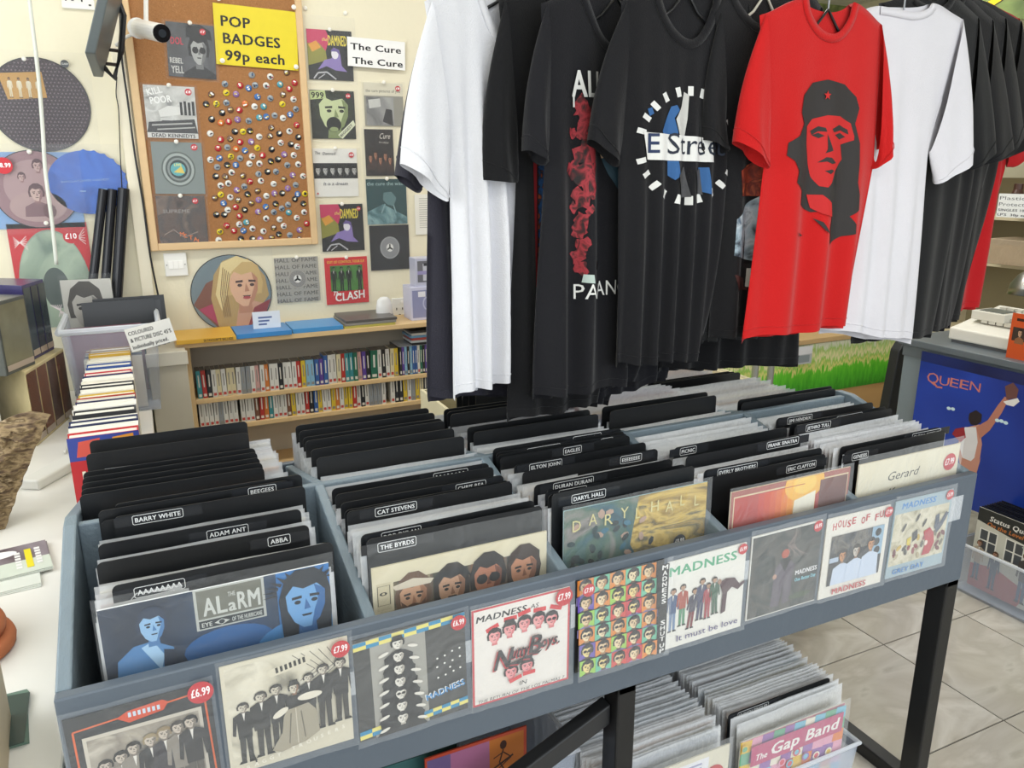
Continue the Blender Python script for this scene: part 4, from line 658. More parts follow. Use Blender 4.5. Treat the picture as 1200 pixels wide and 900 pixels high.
def a_curesign(a): a.rect(0, 0, 1, 1, '#eeeeec'); a.text('The Cure', 0.05, 0.42, 0.22, '#1e1e20', True, fit=0.88); a.text('The Cure', 0.08, 0.90, 0.22, '#1e1e20', True, fit=0.88)
wallcover('name_sign', (1.066, 1.304, 1.957, 2.066), 'white card with two lines of black lettering between wall covers', a_curesign, 'sign', base='#eeeeec', slv=0, group=None, pin=False, tilt=0.03, y=YW - 0.012)
def a_sheet(a):
    a.rect(0, 0, 1, 1, '#e9e7de'); a.polys([[(0.15, 0.1 + i * 0.055), (0.15 + 0.6 - 0.1 * (i % 3), 0.1 + i * 0.055), (0.75 - 0.1 * (i % 3), 0.115 + i * 0.055), (0.15, 0.115 + i * 0.055)] for i in range(14)], '#a9a79f')
wallcover('paper_sheet', (1.329, 1.457, 1.283, 1.455), 'small white printed sheet on the wall beside the charcoal shirt', a_sheet, 'paper', base='#e9e7de', slv=0, group=None, pin=False)
# picture discs
def disc(name, cx, cz, r, label, fn, sw=None, y=YW, sleeve_=True, group='picture discs on the wall'):
    b = MB().lathe([(0.003, 0), (r, 0), (r, 0.002), (0.003, 0.002)], (0, 0, 0), mat('#1d1d1f', 0.25), 48); o = b.build(name, None, (cx, y - 0.003, cz), rot=(math.pi / 2, 0, 0)); tag(o, label, 'record', group)
    a = Art(2 * r, 2 * r); fn(a); q = a.b.build('printed_front', o, (0, 0, 0), rot=(-math.pi / 2, 0, 0)); q.location = (0, -r, 0.0025); q.rotation_euler = (-math.pi / 2, 0, 0)
    if sleeve_:
        s_ = sleeve(o, 2 * r + 0.03, 2 * r + 0.04, None, (0, -r - 0.02, 0.0075)); s_.rotation_euler = (-math.pi / 2, 0, 0)
    return o
def clipc(pts):
    """keep a print inside the disc"""
    out = []
    for u, v in pts:
        d = math.hypot(u - 0.5, v - 0.5)
        if d > 0.49: u = 0.5 + (u - 0.5) * 0.49 / d; v = 0.5 + (v - 0.5) * 0.49 / d
        out.append((u, v))
    return out
def a_blonde(a):
    _p = a.poly; a.poly = lambda pts, c: _p(clipc(pts), c)
    a.ell(0.5, 0.5, 0.49, 0.49, '#6f8088', 48)
    a.poly([(0.02, 0.62), (0.2, 0.35), (0.35, 0.28), (0.3, 0.7), (0.45, 0.98), (0.3, 0.96)], '#7a4a3a'); a.poly([(0.08, 0.68), (0.3, 0.6), (0.42, 0.8), (0.3, 0.9)], '#a8365c')
    a.poly([(0.30, 0.92), (0.24, 0.55), (0.30, 0.25), (0.42, 0.08), (0.60, 0.01), (0.80, 0.10), (0.93, 0.30), (0.96, 0.55), (0.84, 0.70), (0.60, 0.95)], '#b59862')
    a.poly([(0.50, 0.98), (0.56, 0.72), (0.72, 0.60), (0.92, 0.66), (0.80, 0.92)], '#c99a80'); a.poly([(0.66, 0.98), (0.76, 0.70), (0.98, 0.60), (0.94, 0.78)], '#8f3a40')
    a.head(0.655, 0.40, 0.27, '#dcb090', '#c9ac72', '#4a3230', '#b98468', asp=0.92, turn=0.15); a.ell(0.68, 0.565, 0.05, 0.02, '#b04a4c', 10)
    a.poly([(0.40, 0.10), (0.60, 0.0), (0.80, 0.10), (0.66, 0.10), (0.52, 0.22), (0.44, 0.50), (0.36, 0.72), (0.30, 0.50)], '#e0cd96')
    for i in range(5): a.line([(0.42 + i * 0.02, 0.16 + i * 0.02), (0.36 + i * 0.02, 0.5), (0.38 + i * 0.02, 0.8)], 0.010, '#8c6f44')
    a.poly = _p
disc('picture_disc', 0.543, 1.079, 0.156, 'picture disc of a blonde woman in clear sleeve above the shelf', a_blonde)
def a_dots(a):
    a.ell(0.5, 0.5, 0.49, 0.49, '#3b3036', 48); L = []
    for i in range(26):
        for j in range(26):
            u = 0.03 + i * 0.038 + (j % 2) * 0.019; v = 0.03 + j * 0.038
            if math.hypot(u - 0.5, v - 0.5) < 0.475: L.append((u, v))
    a.dots(L, 0.009, 0.009, '#75656c', 6); a.poly([(0.14, 0.18), (0.56, 0.15), (0.58, 0.42), (0.20, 0.45)], '#b98f4e')
    for x in (0.24, 0.33, 0.42, 0.51): a.person(x, 0.22, 0.21, '#d6cdb4', '#cfc5aa', '#8d6a4c', '#2b2019', asp=1.0)
disc('picture_disc', -0.03, 1.782, 0.157, 'dark dotted picture disc with four white-suited figures, highest on left wall', a_dots)
def a_sep(a):
    a.ell(0.5, 0.5, 0.49, 0.49, '#8f7076', 48); a.ell(0.5, 0.46, 0.36, 0.34, '#a58a8c', 30); a.ell(0.5, 0.72, 0.33, 0.2, '#a98f8e', 24)
    a.head(0.50, 0.55, 0.10, '#bfa49c', '#5a4046', '#4a3036', '#8a6a6c', body='#7a5c62'); a.head(0.56, 0.20, 0.07, '#b79c98', '#5a4046', '#4a3036', '#8a6a6c'); a.head(0.36, 0.34, 0.05, '#b79c98', '#5a4046', '#4a3036', '#8a6a6c'); a.ell(0.62, 0.78, 0.08, 0.10, '#6a4c50', 10)
def a_blueback(a): a.rect(0, 0, 1, 1, '#7fa3cf')
wallcover('record_backing', (-0.224, 0.055, 1.36, 1.624), 'pale blue backing card behind the brown picture disc', a_blueback, 'card', base='#7fa3cf', slv=0.0, group=None)
disc('picture_disc', -0.083, 1.496, 0.135, 'brownish picture disc with ghostly figures over a blue card', a_sep, y=YW - 0.006)
# saw-edged blue shaped disc
bx, bz = (0.084, 1.518)
pts = []
for i in range(72):
    t = 2 * math.pi * i / 72; r = 0.118 * (1 + (0.045 if i % 3 == 0 and -1.0 < math.atan2(math.sin(t), math.cos(t)) < 1.6 else 0)); pts.append((r * math.cos(t) * 1.08, r * math.sin(t) * 0.95))
o = MB().prism(pts, -0.002, 0, blotch('blue_vinyl', ['#1f56b0', '#2f68c4', '#1a4a9c'], 8, 4, 0.25)).build('shaped_disc', None, (bx, YW - 0.010, bz)); tag(o, 'blue saw-edged shaped disc in clear sleeve on the left wall', 'record')
a = Art(0.2, 0.2); a.text('BARCLAY JAMES HARVEST', 0.08, 0.5, 0.035, '#8fb0dc', fit=0.78, rot=0.05); a.line([(0.35, 0.65), (0.45, 0.65)], 0.02, '#8fb0dc'); a.line([(0.7, 0.62), (0.8, 0.62)], 0.02, '#8fb0dc'); q = a.build(o, 'disc_lettering', (0, -0.003, -0.1)); sleeve(o, 0.25, 0.27, None, (0, -0.006, -0.135))
def a_redc(a):
    a.rect(0, 0, 1, 1, '#c4262e'); a.ell(0.5, 0.62, 0.46, 0.56, '#8d9f8e', 40); a.ell(0.5, 0.62, 0.45, 0.545, blotch('marbled_green', ['#74887a', '#a9b9a4', '#8a9c8c'], 5, 6), 40); a.ell(0.5, 0.62, 0.17, 0.20, '#55605c', 24)
    for i in range(6): a.line([(0.06, 0.12 + 0.02 * i), (0.22, 0.24 - 0.025 * i)], 0.006, '#e9d8d4'); a.line([(0.80, 0.20 - 0.02 * i), (0.96, 0.06 + 0.03 * i)], 0.006, '#e9d8d4')
    for i in range(6): a.line([(0.38 + 0.03 * i, 0.78), (0.62 - 0.03 * i, 0.9)], 0.008, '#f0e4e4')
wallcover('album_record', (-0.194, 0.059, 0.996, 1.377), 'red album with marbled green disc and ten pound sticker, lowest left wall', a_redc, base='#c4262e', slv=0.02, sticker=(0.78, 0.13, 0.026, '£10'))
o = MB().lathe([(0.0005, 0), (0.028, 0), (0.028, 0.001), (0.0005, 0.0012)], (0, 0, 0), mat('#c8202c', 0.4), 24).build('price_sticker', None, (-0.168, 2.272, 1.578), rot=(math.pi / 2, 0, 0)); tag(o, 'round red £8.99 price sticker over the blue backing card', 'sticker')
a = Art(0.05, 0.05); a.text('£8.99', 0.1, 0.62, 0.3, '#ffffff', True, fit=0.85); q = a.b.build('sticker_lettering', o, (0, -0.025, 0.0016)); q.rotation_euler = (-math.pi / 2, 0, 0)
o = MB().lathe([(0.0005, 0), (0.013, 0), (0.013, 0.003), (0.0005, 0.004)], (0, 0, 0), mat('#4a4d50', 0.3), 20).build('pin_badge', None, (0.065, 2.285, 1.92), rot=(math.pi / 2, 0, 0)); tag(o, 'dark grey round badge pinned above the dotted picture disc', 'badge')
a = Art(0.03, 0.03); a.text('CLASH', 0.16, 0.6, 0.2, '#dcdcd8', True, fit=0.7); q = a.b.build('badge_lettering', o); q.rotation_euler = (-math.pi / 2, 0, 0); q.location = (0, -0.015, 0.0045)
for i, (px, pz) in enumerate([(-0.057, 1.931), (-0.071, 1.622), (0.112, 1.625), (-0.048, 1.372), (0.914, 2.163), (1.07, 2.156)]):
    o = MB().lathe([(0.0005, 0), (0.008, 0), (0.009, 0.004), (0.005, 0.008), (0.0005, 0.009)], (0, 0, 0), PIN, 12).build('push_pin', None, (px, YW, pz), rot=(math.pi / 2, 0, 0)); tag(o, 'white push pin ' + ['above the dotted picture disc', 'above the brownish picture disc', 'above the blue saw-edged disc', 'above the red album', 'top left of the wall singles', 'top right of the wall singles'][i], 'pin', 'push pins in the wall')
# ---------------------------------------------------------------- wall fittings
WPL = mat('#e9e8e2', 0.3)
def socket(name, r, label, cat, holes, y=YW, t=0.012):
    x0, x1, z0, z1 = r; cx = (x0 + x1) / 2; o = MB().box(-(x1 - x0) / 2, (x1 - x0) / 2, -t, 0, 0, z1 - z0, WPL).build(name, None, (cx, y, z0), bevel=0.003); tag(o, label, cat)
    m = MB()
    for u, v, w_, h_, c in holes:
        X = (u - 0.5) * (x1 - x0); Z = (1 - v) * (z1 - z0); m.box(X - w_ / 2, X + w_ / 2, -t - 0.0025, -t + 0.001, Z - h_ / 2, Z + h_ / 2, mat(c, 0.35))
    m.build('switches_and_slots', o); return o
socket('light_switch', (0.306, 0.388, 1.161, 1.251), 'white triple light switch below the cork board', 'switch', [(0.28, 0.5, 0.016, 0.03, '#f6f5f0'), (0.5, 0.5, 0.016, 0.03, '#f6f5f0'), (0.72, 0.5, 0.016, 0.03, '#f6f5f0'), (0.1, 0.5, 0.004, 0.004, '#8a8a88'), (0.9, 0.5, 0.004, 0.004, '#8a8a88')])
socket('double_socket', (0.082, 0.184, 2.101, 2.174), 'white double socket at the top of the left wall', 'socket', [(0.14, 0.62, 0.005, 0.008, '#2a2a2a'), (0.34, 0.62, 0.008, 0.005, '#2a2a2a'), (0.85, 0.8, 0.008, 0.005, '#2a2a2a'), (0.62, 0.62, 0.005, 0.008, '#2a2a2a')])
socket('wall_socket', (1.205, 1.272, 0.906, 1.011), 'white wall socket on the shelf beside the lilac box', 'socket', [(0.3, 0.45, 0.004, 0.01, '#3a3a3a'), (0.7, 0.45, 0.004, 0.01, '#3a3a3a'), (0.5, 0.7, 0.008, 0.005, '#3a3a3a'), (0.72, 0.16, 0.012, 0.014, '#f6f5f0')])
socket('plug_socket', (0.293, 0.336, 0.514, 0.63), 'white plug socket low on the wall left of the cassette shelf', 'socket', [(0.5, 0.5, 0.02, 0.03, '#f2f1ec')], t=0.03)
struct(MB().box(0.215, 0.258, 2.282, 2.30, 0.0, 2.8, mat('#eee6cf', 0.6)).build('trim_1', bevel=0.003))
# black cables hanging by the trim
def cable(name, pts, r, hexc, label):
    P_ = []
    for i in range(len(pts) - 1):
        for k in range(5):
            t = k / 5; p0 = pts[max(i - 1, 0)]; p1 = pts[i]; p2 = pts[i + 1]; p3 = pts[min(i + 2, len(pts) - 1)]
            P_.append(tuple(0.5 * ((2 * p1[j]) + (-p0[j] + p2[j]) * t + (2 * p0[j] - 5 * p1[j] + 4 * p2[j] - p3[j]) * t * t + (-p0[j] + 3 * p1[j] - 3 * p2[j] + p3[j]) * t ** 3) for j in range(3)))
    P_.append(pts[-1]); o = MB().tube(P_, r, mat(hexc, 0.45), 6).build(name, smooth=True); tag(o, label, 'cable'); return o
cable('cable', [(0.267, 2.27, 2.137), (0.249, 2.27, 1.969), (0.25, 2.27, 1.797), (0.251, 2.27, 1.62), (0.258, 2.27, 1.436), (0.26, 2.27, 1.246), (0.275, 2.27, 1.014), (0.279, 2.27, 0.773), (0.303, 2.27, 0.554), (0.303, 2.27, 0.331)], 0.004, '#1d1d1f', 'thick black cable running down the pale wall trim')
cable('cable', [(0.225, 2.275, 1.883), (0.215, 2.275, 1.826), (0.216, 2.275, 1.768), (0.203, 2.275, 1.62), (0.193, 2.275, 1.492)], 0.002, '#1d1d1f', 'thin black cable dropping from the screen bracket to the black tubes')
cable('cable', [(0.306, 2.265, 0.875), (0.304, 2.265, 0.771), (0.287, 2.265, 0.667), (0.297, 2.265, 0.557), (0.27, 2.265, 0.339)], 0.004, '#e4e2da', 'white cable hanging beside the plastic tub')
cable('rope_light', [(-0.004, 2.18, 2.151), (-0.008, 2.18, 2.023), (-0.013, 2.18, 1.864), (-0.024, 2.18, 1.701), (-0.036, 2.18, 1.561), (-0.04, 2.18, 1.388), (-0.047, 2.18, 1.239)], 0.007, '#d9dcd2', 'clear rope light hanging over the left wall discs')
# screen on a swivel bracket
sb = empty('wall_screen', (0.199, 2.0, 1.985), 'thin grey screen on a black swivel bracket high on left wall', 'screen')
cx_, cy_, cz_ = sb.location
def rel(pts): return [(p[0] - cx_, p[1] - cy_, p[2] - cz_) for p in pts]
A_, B_, C_, D_ = rel([(0.218, 1.92, 2.133), (0.142, 1.92, 1.916), (0.152, 2.14, 1.867), (0.243, 2.14, 2.118)])
m = MB(); off = (0.030, 0.012, 0.0); q = [tuple(p[i] + off[i] for i in range(3)) for p in (A_, B_, C_, D_)]
m.add([A_, B_, C_, D_] + q, [(0, 1, 2, 3), (7, 6, 5, 4), (0, 4, 5, 1), (1, 5, 6, 2), (2, 6, 7, 3), (3, 7, 4, 0)], mat('#5e6668', 0.35)); m.build('screen_panel', sb, bevel=0.004)
MB().tube(rel([(0.251, 2.15, 2.141), (0.27, 2.15, 2.069), (0.248, 2.15, 1.954), (0.216, 2.15, 1.865), (0.185, 2.13, 1.903)]), 0.010, mat('#18191b', 0.4), 8).build('swivel_bracket', sb)
MB().tube(rel([(0.202, 2.13, 1.955), (0.249, 2.2, 1.961)]), 0.006, mat('#18191b', 0.4), 8).tube(rel([(0.186, 2.13, 1.911), (0.232, 2.2, 1.915)]), 0.006, mat('#18191b', 0.4), 8).build('bracket_arm', sb)
# bullet camera
cc = (0.351, 2.12, 2.019)
cv = empty('security_camera', cc, 'white bullet security camera in front of the cork board', 'camera')
def r2(p): return (p[0] - cc[0], p[1] - cc[1], p[2] - cc[2])
h0 = r2((0.315, 2.2, 2.039)); h1 = r2((0.377, 2.04, 2.004))
MB().tube([h0, h1], 0.030, mat('#eceae6', 0.3), 20).build('camera_housing', cv, smooth=False)
d = (Vector(h1) - Vector(h0)).normalized(); e = Vector(h1)
MB().tube([e, e + d * 0.006], 0.029, mat('#141416', 0.2), 20).tube([e + d * 0.006, e + d * 0.009], 0.013, mat('#2f3338', 0.1), 16).build('camera_lens', cv)
MB().tube([Vector(h0) + Vector((0.0, 0.02, 0.0)), Vector(h0) + Vector((-0.005, 0.0, 0.0))], 0.034, mat('#e4e3df', 0.4), 20).build('camera_mount', cv)
MB().tube([r2((0.359, 2.18, 2.235)), r2((0.338, 2.17, 2.055))], 0.008, mat('#e4e3df', 0.4), 10).build('camera_pole', cv)
cable('cable', [(0.296, 2.22, 2.021), (0.268, 2.2, 2.006), (0.235, 2.18, 1.976)], 0.006, '#e9e8e4', 'short white cable plugged behind the security camera')

# ---------------------------------------------------------------- cassette and CD shelf under the wall covers
PINE = mat('#d8b988', 0.5, nz=0.12, ns=2.5, bump=0.08, bs=25, stretch=(0.6, 4, 6))
YS0, YS1 = 2.10, 2.295
zt = 0.937; za = 0.705; zb = 0.589
XS0, XS1 = 0.354, 1.60
sh = empty('cassette_shelf', ((XS0 + XS1) / 2, 2.2, 0), 'pale pine shelf unit full of cassettes and discs below the wall covers', 'shelf'); SX = (XS0 + XS1) / 2
def sp(mb, name): return mb.build(name, sh, (-SX, -2.2, 0), bevel=0.002)
sp(MB().box(XS0 - 0.05, XS1 + 0.02, 2.07, YS1, zt - 0.020, zt, PINE), 'top_board'); sp(MB().box(XS0 - 0.02, XS0, YS0, YS1, 0, zt - 0.02, PINE), 'side_board'); sp(MB().box(XS1 - 0.02, XS1, YS0, YS1, 0, zt - 0.02, PINE), 'side_board')
for z in (za, zb, zb - 0.2, 0.12): sp(MB().box(XS0, XS1 - 0.02, YS0, YS1, z - 0.018, z, PINE), 'shelf_board')
sp(MB().box(XS0, XS1, YS1 - 0.006, YS1, 0, zt - 0.02, mat('#c9c0ae', 0.8)), 'back_board')
SPC = {'white': '#d9d7cf', 'cream': '#d8cca6', 'grey': '#8d9194', 'dark': '#2f3032', 'red': '#b23a34', 'yellow': '#d6b93c', 'orange': '#c8773a', 'blue': '#3a5f9a', 'green': '#2f6a55', 'brown': '#75503c', 'teal': '#3f8a90', 'purple': '#5d4690', 'pink': '#c79a94', 'sky': '#86b4cf'}
CS = {}
def spine(kind, colr, x, y, z, w_, h_, d_, label, grp, tilt=0.0):
    k = (kind, colr, round(w_, 4), round(h_, 3))
    if k not in CS:
        L = [MB().box(-w_ / 2, w_ / 2, 0, d_, 0, h_, mat(SPC[colr], 0.3)).build(kind).data]
        ink = '#8a8780' if colr in ('white', 'cream', 'yellow', 'sky', 'pink', 'grey') else '#d8d4c8'; rnd = random.Random(hash(colr) % 97)
        m = MB(); m.box(-w_ * 0.13, w_ * 0.13, -0.0004, 0, h_ * 0.40, h_ * 0.84, mat(ink, 0.5)); m.box(-w_ * 0.32, w_ * 0.32, -0.0004, 0, h_ * 0.06, h_ * 0.16, mat('#b9473f' if colr in ('white', 'cream') else ink, 0.5))
        m.box(-w_ / 2, w_ / 2, 0.001, d_, h_ + 0.0002, h_ + 0.0005, mat('#6f6a62' if kind == 'cassette' else '#c8cdd2', 0.25))
        L.append(m.build('spine_print').data)
        for o_ in [o for o in bpy.data.objects if o.data in L]: bpy.data.objects.remove(o_)
        CS[k] = L
    o = bpy.data.objects.new(kind, CS[k][0]); COL.objects.link(o); o.location = (x, y, z); o.rotation_euler = (0, tilt, 0); tag(o, label, kind if kind != 'compact_disc' else 'disc case', grp)
    q = bpy.data.objects.new('spine_print', CS[k][1]); COL.objects.link(q); q.parent = o; q['kind'] = 'stuff'; return o
A1 = 'teal red dark white cream white cream cream white grey grey white pink white orange white white dark white white white red yellow sky sky blue purple blue white white cream red teal teal green pink purple dark green white dark white cream yellow'.split()
ct = {}
x = XS0 + 0.012
for i, c in enumerate(A1):
    w_ = 0.0165 if i not in (38,) else 0.03; h_ = 0.110 if i < 27 else 0.122; n = ct.get(c, 0); ct[c] = n + 1
    spine('cassette', c, x + w_ / 2, YS0 + 0.012 + random.uniform(0, 0.006), za, w_, h_, 0.07, 'cassette with %s spine on the upper shelf, %s %s one from the left' % (c, ordw(n), c), 'cassettes on the upper shelf', random.uniform(-0.02, 0.02)); x += w_ + 0.0015
x += 0.004; ct = {}
for i in range(27):
    if x > XS1 - 0.035: break
    c = random.choice('purple red dark white dark blue white sky dark green orange red white sky dark white'.split()); w_ = 0.0105; n = ct.get(c, 0); ct[c] = n + 1
    spine('compact_disc', c, x + w_ / 2, YS0 + 0.012, za, w_, 0.125, 0.14, 'disc case with %s spine on the upper shelf, %s %s one after the cassettes' % (c, ordw(n), c), 'disc cases on the upper shelf'); x += w_ + 0.001
XC = x
ct = {}
A2 = 'white white white white grey white white white white white white brown red orange teal white white white brown yellow white white red dark blue yellow white white yellow orange white yellow yellow red white dark white grey grey grey white'.split()
x = XS0 + 0.008
for i, c in enumerate(A2):
    w_ = 0.0165; n = ct.get(c, 0); ct[c] = n + 1
    if i == 8: x += 0.010
    spine('cassette', c, x + w_ / 2, YS0 + 0.012 + random.uniform(0, 0.006), zb, w_, 0.108, 0.07, 'cassette with %s spine on the lower shelf, %s %s one from the left' % (c, ordw(n), c), 'cassettes on the lower shelf', random.uniform(-0.02, 0.02)); x += w_ + 0.0015
x += 0.022; ct = {}
while x < XS1 - 0.04:
    c = random.choice('white white red yellow white dark grey white cream dark white'.split()); w_ = 0.0165; n = ct.get(c, 0); ct[c] = n + 1
    spine('cassette_box', c, x + w_ / 2, YS0 + 0.012, zb, w_, 0.118, 0.07, 'tall cassette box with %s spine, lower shelf right part, %s %s one' % (c, ordw(n), c), 'tall cassette boxes on the lower shelf'); x += w_ + 0.002
# discs lying flat on the standing discs
for j, (xx, nn) in enumerate(((1.305, 6), (1.455, 6))):
    for i in range(nn):
        c = ['#2f2f33', '#c3c9cc', '#b7504c', '#6fa0c4', '#d3d1ca', '#38383c'][(i + j) % 6]
        o = MB().box(-0.071, 0.071, 0, 0.12, 0, 0.0095, mat(c, 0.3)).build('compact_disc', None, (xx + random.uniform(-0.004, 0.004), YS0 + 0.02, za + 0.1255 + i * 0.0105)); 
        tag(o, 'flat disc case, %s up in the %s pile on the standing discs' % (ordw(i), ('left', 'right')[j]), 'disc case', 'flat disc cases on the shelf')
# things on top of the shelf unit
def flatbook(name, x0, x1, y0, y1, z, h_, hexc, label, cat, txt=None, rz=0.0, tc='#3a2a1a', grp=None):
    cx = (x0 + x1) / 2; o = MB().box(x0 - cx, x1 - cx, 0, y1 - y0, 0, h_, mat(hexc, 0.35)).build(name, None, (cx, y0, z), rz=rz, bevel=0.001); tag(o, label, cat, grp)
    MB().box(x0 - cx + 0.001, x1 - cx + 0.0006, 0.002, y1 - y0 - 0.001, h_ * 0.15, h_ * 0.85, mat('#e6e0d0', 0.8)).build('page_block', o)
    if txt: a = Art(x1 - x0, h_); a.text(txt, 0.45, 0.8, 0.6, tc, True, fit=0.5); a.build(o, 'spine_lettering')
    return o
o = flatbook('song_book', XS0 - 0.045, XS0 + 0.165, 2.05, 2.26, zt, 0.016, '#d9a83a', 'yellow song book lettered 50 FAVOURITE BALLADS on the shelf top', 'book', '50 FAVOURITE BALLADS')
flatbook('song_book', XS0 + 0.168, XS0 + 0.375, 2.06, 2.24, zt, 0.018, '#3f86c4', 'blue book lying on the shelf, touching the yellow book', 'book', grp=None)
flatbook('song_book', XS0 + 0.380, XS0 + 0.580, 2.07, 2.25, zt, 0.018, '#4a92cc', 'blue book lying on the shelf beside the stacked glossy sleeves', 'book', grp=None)
for i in range(3):
    flatbook('record', XS0 + 0.585 + i * 0.004, XS0 + 0.80 + i * 0.004, 2.075, 2.285, zt + i * 0.011, 0.010, ['#b8ae5a', '#8d8a86', '#5d5a58'][i], 'glossy sleeve lying on the shelf, %s of three' % ('lowest', 'middle', 'topmost')[i], 'record', grp='glossy sleeves on the shelf')
def a_card(a): a.rect(0, 0, 1, 1, '#e4e8ee'); a.polys([[(0.2, 0.3 + i * 0.2), (0.7 - i * 0.1, 0.3 + i * 0.2), (0.7 - i * 0.1, 0.4 + i * 0.2), (0.2, 0.4 + i * 0.2)] for i in range(3)], '#5a6a9a')
wallcover('price_card', (0.595, 0.7, 0.956, 1.023), 'small white card standing on the blue books', a_card, 'card', y=2.14, base='#e4e8ee', slv=0, group=None, pin=False)
def carton(name, r, y0, d_, hexc, label, fn):
    x0, x1, z0, z1 = r; cx = (x0 + x1) / 2; o = MB().box(x0 - cx, x1 - cx, 0, d_, 0, z1 - z0, mat(hexc, 0.35)).build(name, None, (cx, y0, z0), bevel=0.002); tag(o, label, 'box'); a = Art(x1 - x0, z1 - z0); fn(a); a.build(o); return o
def a_gl(a): a.rect(0.06, 0.1, 0.96, 0.92, '#8f93b8'); a.ell(0.7, 0.5, 0.22, 0.22, '#b8bcd8', 18); a.ell(0.7, 0.5, 0.17, 0.17, '#8f93b8', 18); a.rect(0.3, 0.14, 0.6, 0.3, '#e8e8f0')
def a_gl2(a): a.rect(0.1, 0.1, 0.9, 0.85, '#6f7078'); a.rect(0.34, 0.2, 0.66, 0.8, '#c4c6d0'); a.rect(0.1, 0.45, 0.9, 0.58, '#9a94c0'); a.rect(0.38, 0.18, 0.62, 0.28, '#3a3a40')
b0 = (1.239, 1.337, 0.926, 1.08); carton('glass_carton', (b0[0], b0[1] + 0.01, zt, b0[3]), 2.12, 0.11, '#c9cae0', 'lilac and white carton on the shelf beside the socket', a_gl)
b1 = (1.266, 1.36, 1.071, 1.199); carton('glass_carton', (b1[0], b1[1] + 0.005, b0[3], b1[3]), 2.13, 0.08, '#bfc0d2', 'smaller window carton standing on top of the lilac carton', a_gl2)
o = MB().lathe([(0.001, 0), (0.030, 0.0), (0.034, 0.012), (0.032, 0.055), (0.027, 0.085), (0.015, 0.098), (0.001, 0.1)], (0, 0, 0), mat('#e6e6e4', 0.25), 20).build('alarm_unit', None, (1.144, 2.2, 0), smooth=True); o.location.z = zt; o.scale = (1.1, 0.7, 1); tag(o, 'white plastic alarm unit with grey foot on the shelf', 'alarm')
MB().lathe([(0.001, 0), (0.031, 0.0), (0.036, 0.012), (0.034, 0.026), (0.001, 0.027)], (0, 0, 0), mat('#8f9498', 0.35), 20).build('grey_foot', o)
# ---------------------------------------------------------------- white counter on the left
CT = mat('#e3e0d8', 0.28, nz=0.05, ns=3, bump=0.02, bs=10)
ZC = 0.75
co = empty('counter', (-0.5, 0.9, 0), 'long white counter along the left of the record browser', 'counter')
MB().slab([(-1.1, -1.2), (0.045, -1.2), (0.045, 0.80), (0.20, 0.80), (0.20, 2.29), (-1.1, 2.29)], ZC - 0.03, ZC, CT).build('worktop', co, (0.5, -0.9, 0), bevel=0.004)
MB().box(0.165, 0.185, 0.80, 2.28, 0, ZC - 0.03, mat('#c9c4b4', 0.6)).box(0.02, 0.035, -1.15, 0.8, 0, ZC - 0.03, mat('#d5d2c8', 0.6)).build('side_board', co, (0.5, -0.9, 0))
MB().box(-1.05, 0.165, 0.84, 0.86, 0, ZC - 0.03, mat('#c9c4b4', 0.6)).build('inner_board', co, (0.5, -0.9, 0))
MB().box(0.186, 0.196, 1.0, 2.2, 0.62, 0.68, mat('#d9d4c6', 0.5)).build('edge_rail', co, (0.5, -0.9, 0))
# row of hardback annuals
ANN = ['#c02a30', '#ece8de', '#1f2a52', '#e8e4da', '#23242a', '#eae6dc', '#2b2c50', '#d9d4c6', '#a8322e', '#c9a63c', '#e6e2d6', '#22232a', '#ded8c8', '#e9e5da', '#26305a', '#b8323a', '#e8e4d8', '#2a4a8c', '#dedacb', '#3a2c30', '#e0d9c6', '#caa23a', '#e8e2d4', '#9a7238']
y = 0.935
for i, c in enumerate(ANN):
    th = random.uniform(0.026, 0.052); w_ = 0.150 + random.uniform(-0.006, 0.004) - 0.0012 * i; h_ = 0.222 + random.uniform(-0.008, 0.006)
    cvm = mat(c, 0.4); o = MB().box(-w_ / 2, w_ / 2, 0, 0.003, 0, h_, cvm).box(-w_ / 2, w_ / 2, th - 0.003, th, 0, h_, cvm).box(w_ / 2 - 0.003, w_ / 2, 0.003, th - 0.003, 0, h_, cvm).build('annual', None, (0.10 - i * 0.0002, y, ZC), rz=random.uniform(-0.02, 0.02))
    MB().box(-w_ / 2 + 0.004, w_ / 2 - 0.003, 0.003, th - 0.003, 0.004, h_ - 0.004, mat('#ddd9cd', 0.85, nz=0.12, ns=200, stretch=(0.2, 8, 0.2))).build('page_block', o)
    tag(o, 'hardback annual in the upright row behind the browser, %s from the front' % ordw(i) if i else 'red and blue hardback annual at the front of the upright row', 'book', 'hardback annuals in a row')
    if i == 0:
        a = Art(w_, h_); a.rect(0, 0, 1, 0.26, '#3a4a9c'); a.poly([(0.15, 0.05), (0.45, 0.03), (0.40, 0.22), (0.10, 0.22)], '#d8584a'); a.poly([(0.62, 0.04), (0.92, 0.02), (0.92, 0.14), (0.62, 0.14)], '#e89a3a'); a.text('H', 0.14, 0.52, 0.14, '#ece4d0', True, fit=0.2); a.build(o)
    y += th + 0.002
